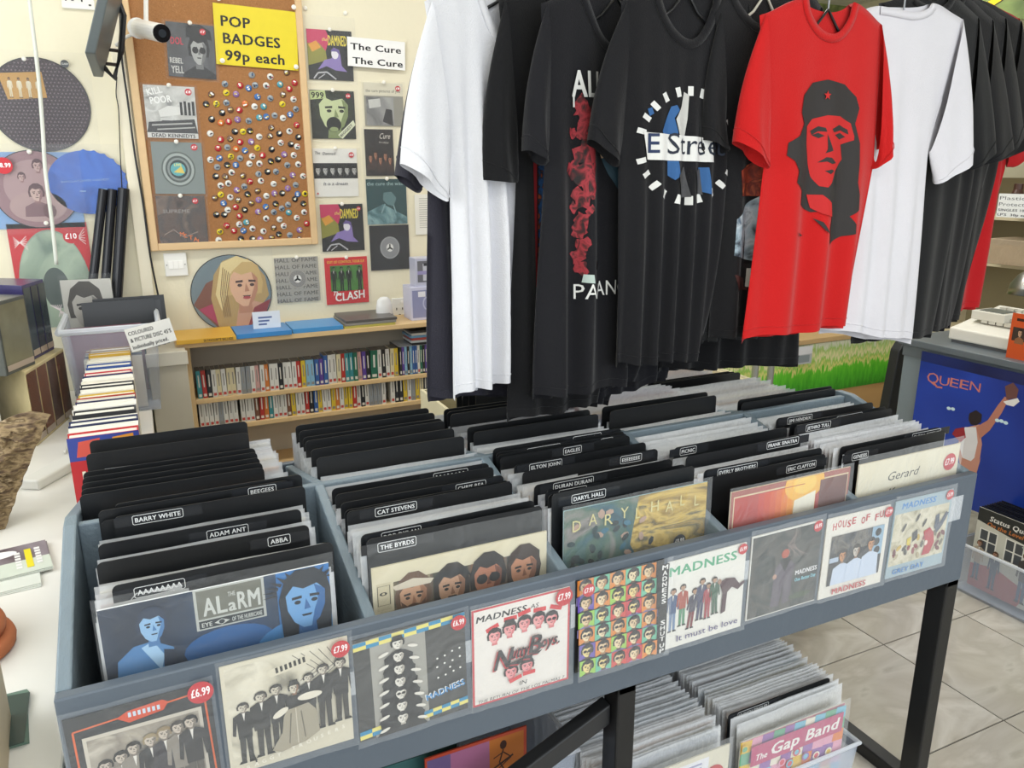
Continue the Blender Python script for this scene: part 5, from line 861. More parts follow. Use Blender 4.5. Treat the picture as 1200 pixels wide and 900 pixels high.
# clear tub of coloured singles with its sign
tub = empty('plastic_tub', (0.09, 1.98, ZC), 'clear plastic tub of singles standing at the back of the counter', 'tub')
def tubwall(m, x0, x1, y0, y1, z0, z1, fl=0.02, t=0.003, mt=None):
    mt = mt or TUBP
    c = [(x0, y0), (x1, y0), (x1, y1), (x0, y1)]; C2 = [(x0 - fl, y0 - fl), (x1 + fl, y0 - fl), (x1 + fl, y1 + fl), (x0 - fl, y1 + fl)]
    vs = [(p[0], p[1], z0) for p in c] + [(p[0], p[1], z1) for p in C2] 
    ci = [(x0 + t, y0 + t), (x1 - t, y0 + t), (x1 - t, y1 - t), (x0 + t, y1 - t)]; D2 = [(x0 - fl + t, y0 - fl + t), (x1 + fl - t, y0 - fl + t), (x1 + fl - t, y1 + fl - t), (x0 - fl + t, y1 + fl - t)]
    vs += [(p[0], p[1], z0 + t) for p in ci] + [(p[0], p[1], z1) for p in D2]
    fs = [(3, 2, 1, 0)] + [(i, (i + 1) % 4, (i + 1) % 4 + 4, i + 4) for i in range(4)] + [(8, 9, 10, 11)] + [(i + 8, i + 12, (i + 1) % 4 + 12, (i + 1) % 4 + 8) for i in range(4)] + [(i + 4, (i + 1) % 4 + 4, (i + 1) % 4 + 12, i + 12) for i in range(4)]
    m.add(vs, fs, mt); return m
tubwall(MB(), -0.11, 0.14, -0.10, 0.26, 0.0, 0.30).build('tub_body', tub)
rim = clear('tub_rim_plastic', 0.55, (0.78, 0.82, 0.88, 1), 0.3, 0.1)
MB().tube([(-0.135, -0.125, 0.30), (0.165, -0.125, 0.30), (0.165, 0.285, 0.30), (-0.135, 0.285, 0.30), (-0.135, -0.125, 0.30)], 0.011, rim, 8).build('tub_rim', tub)
def a_sign(a): a.rect(0, 0, 1, 1, '#e9e8e2'); a.text('COLOURED', 0.05, 0.30, 0.16, '#242426', True, fit=0.55); a.text("& PICTURE DISC 45'S", 0.05, 0.60, 0.17, '#242426', True, fit=0.90); a.text('Individually priced.', 0.05, 0.90, 0.16, '#242426', True, fit=0.78)
o = record('sign_card', 0.145, 0.080, (0.235, 1.83, 0.985), "white card lettered COLOURED & PICTURE DISC 45'S on the tub corner", 'sign', a_sign, base='#e9e8e2', slv=0, t=0.002, tilt=-0.20)
for i in range(16):
    yy = 1.915 + i * 0.017; c = COVC[(i * 5) % 12]
    o = MB().box(-0.09, 0.09, 0, 0.002, 0, 0.18, mat(c, 0.5)).build('single_record', None, (0.10, yy, ZC + 0.006)); o.rotation_euler = (-0.10, 0, random.uniform(-0.03, 0.03)); tag(o, 'single in the clear tub, %s from the front' % ordw(i), 'record', 'singles in the clear tub')
def a_face(a): a.rect(0, 0, 1, 1, '#c8c6be'); a.head(0.45, 0.55, 0.40, '#b8b4ac', '#4a4642', '#2c2a2a', '#86827c', asp=0.95)
record('album_record', 0.165, 0.19, (0.035, 2.19, 0.99), 'grey portrait cover of a staring man above the plastic tub', 'record', a_face, base='#c8c6be', t=0.003, slv=0.01, rz=-0.10)
for i, (x_, c, h_) in enumerate([(0.10, '#7b4a58', 0.26), (0.155, '#232528', 0.345), (0.175, '#33363a', 0.335), (0.19, '#1d1e20', 0.35)]):
    o = MB().box(-0.12, 0.12, 0, 0.003, 0, 0.25, mat(c, 0.3)).build('record', None, (x_ - 0.02, 2.09 + i * 0.02, ZC + h_ - 0.25 + 0.01), rz=-0.15); o.rotation_euler = (-0.12, 0.0, 0.05); tag(o, ['maroon', 'black', 'dark grey', 'jet black'][i] + ' sleeve standing out of the clear tub', 'record', 'sleeves standing in the tub')
# black tubes leaning in the corner
for i, (t_, b_) in enumerate([((0.132, 2.26, 1.494), (0.046, 2.22, 1.12)), ((0.162, 2.26, 1.493), (0.086, 2.22, 1.102)), ((0.199, 2.26, 1.496), (0.13, 2.22, 1.115))]):
    d = Vector(b_) - Vector(t_); e = Vector(t_) + d * ((t_[2] - ZC - 0.002) / (t_[2] - b_[2]))
    o = MB().tube([Vector((0, 0, 0)), Vector(t_) - e], 0.016 if i < 2 else 0.020, mat('#25262a', 0.25, 0.3), 14).build('black_tube', None, e); tag(o, 'glossy black tube leaning on the wall, ' + ['leftmost of three', 'middle of three', 'thickest, at the right'][i], 'tube', 'black tubes in the corner')
# box sets at the far left
def boxset(name, pts, z0, z1, hexes, label, slices=1, front=None):
    """pts: plan outline (x, y) of 4 corners, front-left first"""
    cx = sum(p[0] for p in pts) / 4; cy = sum(p[1] for p in pts) / 4; q = [(p[0] - cx, p[1] - cy) for p in pts]
    o = MB().slab(q, 0, z1 - z0, mat(hexes[0], 0.25, nz=0.4, ns=12)).build(name, None, (cx, cy, z0), bevel=0.002); tag(o, label, 'box set', None)
    m = MB()
    for i in range(slices):
        c = mat(hexes[1 + i % (len(hexes) - 1)], 0.25, nz=0.35, ns=14); t0 = (i + 0.05) / slices; t1 = (i + 0.95) / slices
        a0 = [q[1][k] + (q[2][k] - q[1][k]) * t0 for k in (0, 1)]; a1 = [q[1][k] + (q[2][k] - q[1][k]) * t1 for k in (0, 1)]
        n = Vector((q[2][1] - q[1][1], -(q[2][0] - q[1][0]))).normalized() * 0.0012; H = z1 - z0
        m.add([(a0[0] + n.x, a0[1] + n.y, 0.01), (a1[0] + n.x, a1[1] + n.y, 0.01), (a1[0] + n.x, a1[1] + n.y, H - 0.01), (a0[0] + n.x, a0[1] + n.y, H - 0.01)], [(0, 1, 2, 3)], c)
        m.add([(a0[0] + n.x * 2, a0[1] + n.y * 2, 0.05 * H), (a1[0] + n.x * 2, a1[1] + n.y * 2, 0.05 * H), (a1[0] + n.x * 2, a1[1] + n.y * 2, 0.13 * H), (a0[0] + n.x * 2, a0[1] + n.y * 2, 0.13 * H)], [(0, 1, 2, 3)], mat('#a89888', 0.3))
    m.build('spines', o); return o
zl = 0.985
boxset('box_set', [(-0.235, 1.80), (-0.125, 1.62), (-0.045, 1.93), (-0.16, 2.05)], ZC, zl, ['#c9b98c', '#5a3626', '#6a4028', '#4a3024', '#5f3a28'], 'brown box set with four spines standing on the counter', 4)
boxset('box_set', [(-0.42, 1.78), (-0.27, 1.62), (-0.24, 1.75), (-0.36, 1.92)], ZC, zl - 0.004, ['#2f2c34', '#26242c', '#3a3644'], 'black and purple box standing left of the brown box set', 2)
boxset('box_set', [(-0.33, 1.66), (-0.165, 1.58), (-0.105, 1.72), (-0.30, 1.86)], zl, zl + 0.215, ['#4f524e', '#6f6c55', '#57584e'], 'grey boxed set with tangled yellow artwork, on the upper level', 1)
boxset('box_set', [(-0.26, 1.90), (-0.115, 1.78), (-0.07, 1.93), (-0.24, 2.05)], zl, zl + 0.235, ['#3a3560', '#3d474c', '#2f383e', '#3a4449'], 'purple-topped box with three dark spines behind the grey set', 3)
o = tag(MB().box(-0.17, 0.17, 0, 0.12, 0, 0.075, mat('#55585c', 0.4)).build('receipt_printer', None, (-0.40, 1.50, ZC), bevel=0.006), 'dark grey receipt printer at the far left of the counter', 'printer')
MB().box(-0.10, 0.16, -0.003, 0, 0.012, 0.05, mat('#34363a', 0.3)).build('printer_slot', o)
o = tag(MB().lathe([(0.001, 0), (0.045, 0), (0.045, 0.085), (0.04, 0.095), (0.001, 0.095)], (0, 0, 0), mat('#d9d9dc', 0.5), 24).build('paper_roll', None, (-0.285, 1.50, ZC + 0.0755), smooth=False), 'white printed roll standing on the receipt printer', 'roll')
# power strip and cable
o = tag(MB().box(-0.028, 0.028, -0.13, 0.13, 0, 0.028, mat('#dcdad2', 0.4)).build('power_strip', None, (-0.04, 1.35, 0.77), rz=-0.55, bevel=0.005), 'white power strip lying behind the cork bark', 'power strip'); o.location.z = ZC
cable('cable', [(-0.173, 2.057, 0.758), (-0.092, 2.017, 0.758), (-0.045, 1.845, 0.758), (-0.037, 1.623, 0.758), (-0.043, 1.501, 0.758)], 0.005, '#d6d4cc', 'grey cable looping over the counter behind the bark')
# cork bark slab
from mathutils import noise
vs = []; NXB, NYB = 110, 110
def bark(u, v, side):
    x = (-0.36) * (1 - u) + u * (-0.135 + 0.115 * v ** 1.1); z = v * (0.245 + 0.02 * math.sin(u * 9) - 0.02 * u)
    n = noise.fractal(Vector((x * 26, side * 5.0, z * 40)), 1.0, 2.1, 6) * 0.020 + abs(noise.noise(Vector((x * 22, 3.3, z * 70 + x * 30)))) * 0.030
    e = min(1, min(u, 1 - u, v + 0.15, 1 - v) * 7) if True else 1
    return (x + 0.006 * noise.noise(Vector((x * 40, z * 40, side))), side * (0.022 + n) * max(0.25, e) + 0.10 * v, z)
for side in (-1, 1):
    for j in range(NYB + 1):
        for i in range(NXB + 1): vs.append(bark(i / NXB, j / NYB, side))
fs = []; S_ = (NXB + 1) * (NYB + 1)
for s_ in (0, 1):
    for j in range(NYB):
        for i in range(NXB):
            a_ = s_ * S_ + j * (NXB + 1) + i; fs.append((a_, a_ + 1, a_ + NXB + 2, a_ + NXB + 1))
for i in range(NXB): fs.append((i, i + 1, S_ + i + 1, S_ + i)); b_ = NYB * (NXB + 1) + i; fs.append((b_, b_ + 1, S_ + b_ + 1, S_ + b_))
for j in range(NYB): a_ = j * (NXB + 1); fs.append((a_, a_ + NXB + 1, S_ + a_ + NXB + 1, S_ + a_)); b_ = a_ + NXB; fs.append((b_, b_ + NXB + 1, S_ + b_ + NXB + 1, S_ + b_))
m = MB(); m.add(vs, fs, blotch('cork_bark', ['#33271c', '#6a5743', '#94805f', '#57462f', '#b09c7c'], 34, 12, 0.95, (0.7, 1, 2.2), 0.2))
o = m.build('cork_bark', None, (0.0, 1.00, ZC), smooth=False); tag(o, 'rough brown slab of cork bark leaning on the white counter', 'bark')
# leaflets, cards, terracotta
def a_fly(a):
    a.rect(0, 0, 1, 1, blotch('leaflet_photo', ['#6a5d62', '#8c8288', '#55484c', '#a39aa0'], 5, 4)); a.rect(0.35, 0.55, 1, 1, '#c6cdbf'); a.ell(0.56, 0.22, 0.17, 0.12, '#e9e7e6', 20)
    for i in range(6):
        a.rect(0.70, 0.25 + i * 0.10, 0.75, 0.32 + i * 0.10, '#e4e2df'); a.rect(0.88, 0.20 + i * 0.10, 0.93, 0.27 + i * 0.10, '#e4e2df')
    a.rect(0.79, 0.2, 0.85, 0.85, '#e0cf2a'); a.rect(0.1, 0.5, 0.5, 0.62, '#e0cf2a'); a.rect(0.2, 0.68, 0.5, 0.8, '#e0cf2a')
for i in range(5):
    o = MB().box(-0.105, 0.105, 0, 0.15, 0, 0.0018, mat('#d6d9cf', 0.4)).build('leaflet', None, (-0.118 - (0 if i > 2 else 0.018), 0.665 + (0.03 if i > 2 else -0.02) + i * 0.002, ZC + 0.0002 + i * 0.0019), rz=0.10 + 0.02 * i)
    tag(o, ('topmost leaflet with yellow stripes and white oval on the counter' if i == 4 else 'leaflet in the counter pile, %s from the bottom' % ordw(i)), 'leaflet', 'leaflets on the counter')
    if i >= 3: a = Art(0.21, 0.15); a_fly(a); q = a.b.build('printed_front', o, (0, 0, 0.0022), rot=(-math.pi / 2, 0, 0)); q.location = (0, 0.15 * 0, 0.0022); q.rotation_euler = (-math.pi / 2, 0, 0); q.location = (0, 0.0, 0.0022); q.scale = (1, 1, 1)
m = MB(); pr_ = [(0.001, 0.0)]
for i in range(4): z_ = i * 0.021; r_ = 0.088 - i * 0.007; pr_ += [(r_ - 0.008, z_), (r_, z_ + 0.004), (r_ + 0.001, z_ + 0.013), (r_ - 0.009, z_ + 0.019)]
pr_ += [(0.04, 0.088), (0.001, 0.088)]
for i in range(4):
    r_ = 0.104 - i * 0.010; o = MB().lathe([(0.001, 0), (r_ - 0.010, 0.0), (r_ - 0.002, 0.004), (r_, 0.014), (r_ - 0.003, 0.0235), (r_ - 0.009, 0.025), (0.001, 0.025)], (0, 0, 0), mat('#b3683f', 0.75, nz=0.12, ns=14), 36).build('terracotta_saucer', None, (-0.155 - 0.003 * i, 0.455 + 0.008 * i, ZC + 0.0255 * i), smooth=True)
    tag(o, 'terracotta saucer on the counter, ' + ['lowest and widest of the stack', 'second from the bottom of the stack', 'third from the bottom of the stack', 'topmost and smallest of the stack'][i], 'saucer', 'terracotta saucers')
for i in range(4):
    o = MB().slab([(-0.15, -0.005 * i), (0.045 - 0.002 * i, 0.0), (0.035, 0.145 - 0.006 * i), (-0.15, 0.15)], 0, 0.0016, mat('#2b3f3a' if i == 3 else '#5f7a6c', 0.35)).build('menu_card', None, (-0.048, 0.145, ZC + 0.0002 + i * 0.0018), rz=0.05 - 0.015 * i); tag(o, 'dark green card at the left of the counter, ' + ['lowest', 'second from the bottom', 'third from the bottom', 'topmost'][i] + ' of four', 'card', 'dark green cards')
o = tag(MB().box(-0.004, 0.004, -0.10, 0.12, 0, 0.10, mat('#c9b391', 0.6)).build('wooden_board', None, (-0.028, 0.1, 0.752), rz=0.08, bevel=0.001), 'pale wooden board edge standing at the near left of the counter', 'board')

cbt = (0.291, 2.0, 0.925)
o = empty('small_cabinet', (0.270, 2.14, 0), 'beige cabinet end standing between the counter and the cassette shelf', 'cabinet')
MB().box(-0.065, 0.065, -0.14, 0.14, 0, cbt[2], mat('#c3bcaa', 0.6)).build('cabinet_body', o, bevel=0.003)
MB().box(-0.070, 0.070, -0.150, -0.14, cbt[2] - 0.05, cbt[2], mat('#d6d0c0', 0.5)).build('cabinet_rail', o, bevel=0.002); MB().box(-0.070, 0.070, -0.150, -0.14, 0.05, 0.55, mat('#d6d0c0', 0.5)).build('cabinet_door', o, bevel=0.002)

# ---------------------------------------------------------------- t-shirts on the rail
def sstep(t): t = max(0.0, min(1.0, t)); return t * t * (3 - 2 * t)
def interp(L, t):
    for (t0, v0), (t1, v1) in zip(L, L[1:]):
        if t <= t1: return v0 + (v1 - v0) * (t - t0) / max(1e-6, t1 - t0)
    return L[-1][1]
def shirt(S, hexc, label, seed=0, folds=5, amp=0.012, front=True, hemsag=0.0, back=False, vneck=False, group='t-shirts on the rail'):
    """S: control points in the shirt's own plane, x across, z height above floor"""
    rnd = random.Random(seed); m_ = mat(hexc, 0.88, nz=0.07, ns=6, bump=0.25, bs=420, sheen=0.0 if hexc in ('#1b1b1d',) else 0.15, spec=0.2)
    nL, nR, nb, sL, sR, aL, aR, hL, hR = (S[k] for k in ('nL', 'nR', 'nb', 'sL', 'sR', 'aL', 'aR', 'hL', 'hR'))
    def left(z): return interp([(-sL[1], sL[0]), (-aL[1], aL[0]), (-(aL[1] * 0.5 + hL[1] * 0.5), (aL[0] + hL[0]) / 2 + S.get('bowL', 0.0)), (-hL[1], hL[0])], -z)
    def right(z): return interp([(-sR[1], sR[0]), (-aR[1], aR[0]), (-(aR[1] * 0.5 + hR[1] * 0.5), (aR[0] + hR[0]) / 2 + S.get('bowR', 0.0)), (-hR[1], hR[0])], -z)
    def top(x, isf):
        if x <= nL[0]: return sL[1] + (nL[1] - sL[1]) * sstep(0.1 + 0.9 * (x - sL[0]) / max(1e-4, nL[0] - sL[0])) if x > sL[0] else sL[1]
        if x >= nR[0]: return sR[1] + (nR[1] - sR[1]) * sstep(0.1 + 0.9 * (sR[0] - x) / max(1e-4, sR[0] - nR[0])) if x < sR[0] else sR[1]
        t = (x - nL[0]) / (nR[0] - nL[0]); base = nL[1] + (nR[1] - nL[1]) * t; tb = (nb[0] - nL[0]) / (nR[0] - nL[0]); s_ = t / tb * 0.5 if t < tb else 0.5 + (t - tb) / (1 - tb) * 0.5
        dip = math.sin(math.pi * s_) ** (1.0 if vneck else 0.55); dd = (base - nb[1]) if isf else min(0.02, (base - nb[1]) * 0.35)
        return base - dd * dip
    PH = [(rnd.uniform(0, 6.28), rnd.uniform(0.8, 1.25) * folds, rnd.uniform(0.5, 1)) for _ in range(3)]
    W = hR[0] - hL[0]; zt = max(sL[1], sR[1]); zh = (hL[1] + hR[1]) / 2
    def fy(x, z, sgn):      # depth of the cloth
        g = sstep((zt - 0.06 - z) / 0.45); f = 0.0; xx = (x - hL[0]) / W; dr = (z - zh) * 0.12
        for ph, fr, am in PH: f += am * math.sin((xx + dr * math.sin(ph)) * fr * 2 * math.pi + ph)
        e = (x - left(z)) / max(1e-4, right(z) - left(z)); rim = max(0.0, 1 - abs(2 * e - 1) ** 5) ; th = 0.006 + 0.017 * g
        return -sgn * th * rim + amp * (0.08 + 0.92 * g) * f * (0.7 if sgn < 0 else 1.0)
    NU, NV = 44, 40; vs = []; fs = []
    def pt(u, v, sgn):
        z0 = zt; x = hL[0] + (hR[0] - hL[0]) * u
        xt = sL[0] + (sR[0] - sL[0]) * u; ztp = top(xt, sgn > 0); zb = hL[1] + (hR[1] - hL[1]) * u - hemsag * math.sin(math.pi * u) - 0.003 * math.sin(u * 11 + seed) - (0.012 if sgn < 0 else 0)
        z = ztp + (zb - ztp) * v; l = left(z); r = right(z); x = l + (r - l) * u
        if v == 0: x = xt
        elif z > min(sL[1], sR[1]): k = (z - min(sL[1], sR[1])) / max(1e-4, zt - min(sL[1], sR[1])); x = xt * min(1, k * 1.0) + x * (1 - min(1, k))
        return (x, z)
    for sgn in (1, -1):
        for j in range(NV + 1):
            for i in range(NU + 1):
                u = i / NU; x, z = pt(u, j / NV, sgn); vs.append((x, fy(x, z, sgn), z))
    n1 = (NU + 1) * (NV + 1)
    for s_ in (0, 1):
        for j in range(NV):
            for i in range(NU): a_ = s_ * n1 + j * (NU + 1) + i; fs.append((a_, a_ + 1, a_ + NU + 2, a_ + NU + 1))
    for j in range(NV):
        a_ = j * (NU + 1); fs.append((a_, a_ + NU + 1, n1 + a_ + NU + 1, n1 + a_)); b_ = a_ + NU; fs.append((b_, b_ + NU + 1, n1 + b_ + NU + 1, n1 + b_))
    for i in range(NU):
        xm = sL[0] + (sR[0] - sL[0]) * (i + 0.5) / NU
        if not (nL[0] < xm < nR[0]): fs.append((i, i + 1, n1 + i + 1, n1 + i))
    body = MB(); body.add(vs, fs, m_); o = body.build('t_shirt', None, (S['x'], S['y'], 0), rz=S['a'], smooth=True); tag(o, label, 't-shirt', group)
    sf = 1 if not back else 1
    # sleeves: flattened cones from the arm seam to the cuff
    for side in ('L', 'R'):
        if 'c' + side + 'o' not in S: continue
        so, ao = S['s' + side], S['a' + side]; co_, ci = S['c' + side + 'o'], S['c' + side + 'i']; vs = []; fs = []; NS, NC = 14, 24; sg = -1 if side == 'L' else 1
        so2 = (so[0] - sg * 0.012, so[1] + 0.002)
        for j in range(NS + 1):
            t = j / NS; te = sstep(t) * 0.3 + t * 0.7
            p = [so2[k] + (co_[k] - so2[k]) * t for k in (0, 1)]; q = [ao[k] + (ci[k] - ao[k]) * te for k in (0, 1)]
            bul = 0.014 * math.sin(math.pi * t); p[0] += sg * bul
            for i in range(NC):
                a = 2 * math.pi * i / NC; c = math.cos(a); s2 = math.sin(a); k_ = (1 + c) / 2
                x = q[0] + (p[0] - q[0]) * k_; z = q[1] + (p[1] - q[1]) * k_
                th = 0.012 + 0.016 * t; y = -s2 * th + amp * 0.5 * math.sin(k_ * 9 + seed + t * 3) * (0.3 + t) - 0.004
                z += 0.010 * t * (1 if s2 < 0 else -0.2) * (1 - abs(c)); vs.append((x, y, z))
        for j in range(NS):
            for i in range(NC): fs.append((j * NC + i, j * NC + (i + 1) % NC, (j + 1) * NC + (i + 1) % NC, (j + 1) * NC + i))
        sl = MB().add(vs, fs, m_).build('sleeve', o, smooth=True)
        L = [(v[0], v[1] * 1.07 - 0.0003, v[2]) for v in vs[-2 * NC:-NC]]; L = [(a_[0] * 0.55 + b_[0] * 0.45, (a_[1] * 0.55 + b_[1] * 0.45) * 1.06, a_[2] * 0.55 + b_[2] * 0.45) for a_, b_ in zip(vs[-3 * NC:-2 * NC], vs[-2 * NC:-NC])]
        MB().tube(L + [L[0]], 0.0009, m_, 4, False).build('cuff_seam', sl)
    # neck rib
    P_ = [(nL[0] + (nR[0] - nL[0]) * t, top(nL[0] + (nR[0] - nL[0]) * t, True)) for t in [i / 20 for i in range(21)]]
    vs = []; fs = []
    for i, (x, z) in enumerate(P_):
        tx = P_[min(i + 1, 20)][0] - P_[max(i - 1, 0)][0]; tz = P_[min(i + 1, 20)][1] - P_[max(i - 1, 0)][1]; l = math.hypot(tx, tz) or 1; nx, nz = -tz / l, tx / l
        for d, dy in ((-0.001, -0.0025), (-0.017, -0.003), (-0.017, -0.0002), (-0.001, 0.003)): X = x + nx * d; Z = z + nz * d; vs.append((X, fy(X, Z, 1) + dy, Z))
    for i in range(20):
        for k in range(4): fs.append((i * 4 + k, i * 4 + (k + 1) % 4, i * 4 + 4 + (k + 1) % 4, i * 4 + 4 + k))
    MB().add(vs, fs, m_).build('neck_rib', o, smooth=True)
    P2 = []
    for i in range(31):
        u = i / 30; x, z = pt(u, 1.0, 1); P2.append((x, fy(x, z + 0.02, 1) - 0.0006, z + 0.018))
    MB().tube(P2, 0.0009, m_, 4, False).build('hem_seam', o)
    o['_f'] = 1; del o['_f']
    return o, (lambda x, z: fy(x, z, 1))
def cloth_print(o, f, polys, name='chest_print', off=0.0012, seg=0.009):
    """polys: list of (points, colour) in shirt plane; laid onto the folded cloth"""
    m = MB(); k = 0
    lc = None
    for pts, c, *qs in polys:
        qq = qs[0] * 0.00012 if qs else 0
        if c is not lc: k += 1; lc = c
        b = bmesh.new(); vv = [b.verts.new((p[0], 0, p[1])) for p in pts]
        try: b.faces.new(vv)
        except ValueError: b.free(); continue
        b.normal_update(); bmesh.ops.triangulate(b, faces=b.faces)
        for _ in range(9):
            L = [e for e in b.edges if e.calc_length() > seg]
            if not L: break
            bmesh.ops.subdivide_edges(b, edges=L, cuts=1, use_grid_fill=False); b.normal_update(); bmesh.ops.triangulate(b, faces=[q for q in b.faces if len(q.verts) > 3])
        b.verts.index_update(); m.add([(v.co.x, f(v.co.x, v.co.z) - off - k * 0.0005 - qq, v.co.z) for v in b.verts], [tuple(v.index for v in q.verts) for q in b.faces], c if not isinstance(c, str) else mat(c, 0.75, nz=0.05)); b.free()
    return m.build(name, o)
def cloth_text(polys, t, x, z, hh, c, fit=None, rot=0.0, bold=True):
    vs, fs, wd = textpoly(t, bold); sy = hh / CAP; sx = sy if fit is None else fit / wd; a = math.cos(rot); b = math.sin(rot)
    P_ = [(x + vx * sx * a - vy * sy * b, z + vx * sx * b + vy * sy * a) for vx, vy, _ in vs]
    for q in fs: polys.append(([P_[i] for i in q], c, vs[q[0]][2]))
def rectp(x0, z0, x1, z1): return [(x0, z0), (x1, z0), (x1, z1), (x0, z1)]
def ellp(cx, cz, rx, rz, n=14, rot=0): return [(cx + rx * math.cos(t) * math.cos(rot) - rz * math.sin(t) * math.sin(rot), cz + rx * math.cos(t) * math.sin(rot) + rz * math.sin(t) * math.cos(rot)) for t in [2 * math.pi * i / n for i in range(n)]]
BK = '#161618'; CH = '#2e2d36'
# behind the white one at the far left
sA = {'x': 0.861, 'y': 0.47, 'a': 0.2443, 'nL': (-0.002, 1.905), 'nR': (0.179, 1.933), 'nb': (0.085, 1.821), 'sL': (-0.107, 1.871), 'sR': (0.301, 1.891), 'aL': (-0.123, 1.536), 'aR': (0.254, 1.549), 'hL': (-0.133, 1.113), 'hR': (0.189, 1.065), 'cLo': (-0.192, 1.552), 'cLi': (-0.149, 1.519), 'cRo': (0.338, 1.576), 'cRi': (0.275, 1.53)}
shirt(sA, CH, 'charcoal t-shirt hanging leftmost, mostly behind the white one', 1, 4, 0.008)
sC = {'x': 0.923, 'y': 0.44, 'a': 0.2094, 'nL': (-0.058, 1.897), 'nR': (0.128, 1.925), 'nb': (0.032, 1.815), 'sL': (-0.135, 1.85), 'sR': (0.222, 1.881), 'aL': (-0.114, 1.544), 'aR': (0.209, 1.549), 'hL': (-0.123, 1.154), 'hR': (0.131, 1.128), 'cLo': (-0.162, 1.575), 'cLi': (-0.124, 1.536), 'cRo': (0.284, 1.576), 'cRi': (0.222, 1.531)}
o, f = shirt(sC, '#dcdce0', 'white t-shirt with a red and blue chest print, between white and black shirts', 12, 4, 0.006)
PL = [(p, c) for p, c in [([(-0.049, 1.513), (-0.009, 1.513), (-0.009, 1.482), (-0.05, 1.484)], '#3f6f80'), ([(-0.049, 1.523), (-0.039, 1.523), (-0.031, 1.483), (-0.048, 1.477)], '#b03038'), ([(-0.058, 1.471), (-0.029, 1.469), (-0.029, 1.441), (-0.059, 1.442)], '#b03038'), ([(-0.018, 1.469), (-0.001, 1.468), (-0.001, 1.439), (-0.018, 1.44)], '#b03038')]]
cloth_text(PL, 'N', -0.055, 1.445, 0.022, '#e6e2de', fit=0.018); cloth_print(o, f, PL)
sB = {'x': 0.823, 'y': 0.38, 'a': 0.2443, 'nL': (-0.001, 1.893), 'nR': (0.173, 1.922), 'nb': (0.076, 1.784), 'sL': (-0.109, 1.839), 'sR': (0.283, 1.881), 'aL': (-0.064, 1.582), 'aR': (0.219, 1.575), 'hL': (-0.067, 1.134), 'hR': (0.077, 1.146), 'cLo': (-0.166, 1.572), 'cLi': (-0.079, 1.505), 'cRo': (0.318, 1.576), 'cRi': (0.24, 1.515)}
shirt(sB, '#dedee2', 'plain white t-shirt hanging at the left, over the charcoal one', 2, 3, 0.010, vneck=True)
# lower shirts behind
for n_, (S, c, lb) in enumerate([({'x': 1.14, 'y': 0.47, 'a': 0.1396, 'nL': (-0.077, 1.92), 'nR': (0.09, 1.944), 'nb': (0.002, 1.838), 'sL': (-0.179, 1.869), 'sR': (0.229, 1.903), 'aL': (-0.157, 1.55), 'aR': (0.228, 1.547), 'hL': (-0.213, 1.06), 'hR': (0.049, 1.031), 'cLo': (-0.199, 1.576), 'cLi': (-0.153, 1.533), 'cRo': (0.295, 1.576), 'cRi': (0.23, 1.528)}, '#18181c', 'black t-shirt whose hem shows below the red-print shirt'),
      ({'x': 1.208, 'y': 0.44, 'a': 0.1396, 'nL': (-0.085, 1.92), 'nR': (0.086, 1.944), 'nb': (-0.003, 1.838), 'sL': (-0.189, 1.868), 'sR': (0.23, 1.904), 'aL': (-0.162, 1.55), 'aR': (0.236, 1.547), 'hL': (-0.103, 1.06), 'hR': (0.126, 1.082), 'cLo': (-0.206, 1.575), 'cLi': (-0.157, 1.533), 'cRo': (0.29, 1.576), 'cRi': (0.237, 1.528)}, '#1a1a1f', 'black t-shirt whose hem shows below the circle-print shirt'),
      ({'x': 0.845, 'y': 0.5, 'a': 0.1745, 'nL': (0.038, 1.914), 'nR': (0.205, 1.938), 'nb': (0.118, 1.834), 'sL': (-0.04, 1.865), 'sR': (0.32, 1.897), 'aL': (-0.03, 1.551), 'aR': (0.306, 1.549), 'hL': (-0.021, 1.089), 'hR': (0.214, 1.07), 'cLo': (-0.059, 1.576), 'cLi': (-0.027, 1.534), 'cRo': (0.356, 1.576), 'cRi': (0.306, 1.53)}, '#1b1b1e', 'black t-shirt whose hem peeps out under the white shirt'),
      ({'x': 1.463, 'y': 0.44, 'a': 0.0698, 'nL': (-0.108, 1.94), 'nR': (0.05, 1.961), 'nb': (-0.027, 1.852), 'sL': (-0.218, 1.886), 'sR': (0.175, 1.915), 'aL': (-0.187, 1.548), 'aR': (0.224, 1.546), 'hL': (-0.168, 1.11), 'hR': (0.306, 1.068), 'cLo': (-0.223, 1.575), 'cLi': (-0.178, 1.53), 'cRo': (0.264, 1.576), 'cRi': (0.226, 1.525)}, '#151517', 'black t-shirt whose hem shows below the red t-shirt')]):
    shirt(S, c, lb, 20 + n_, 5, 0.007)
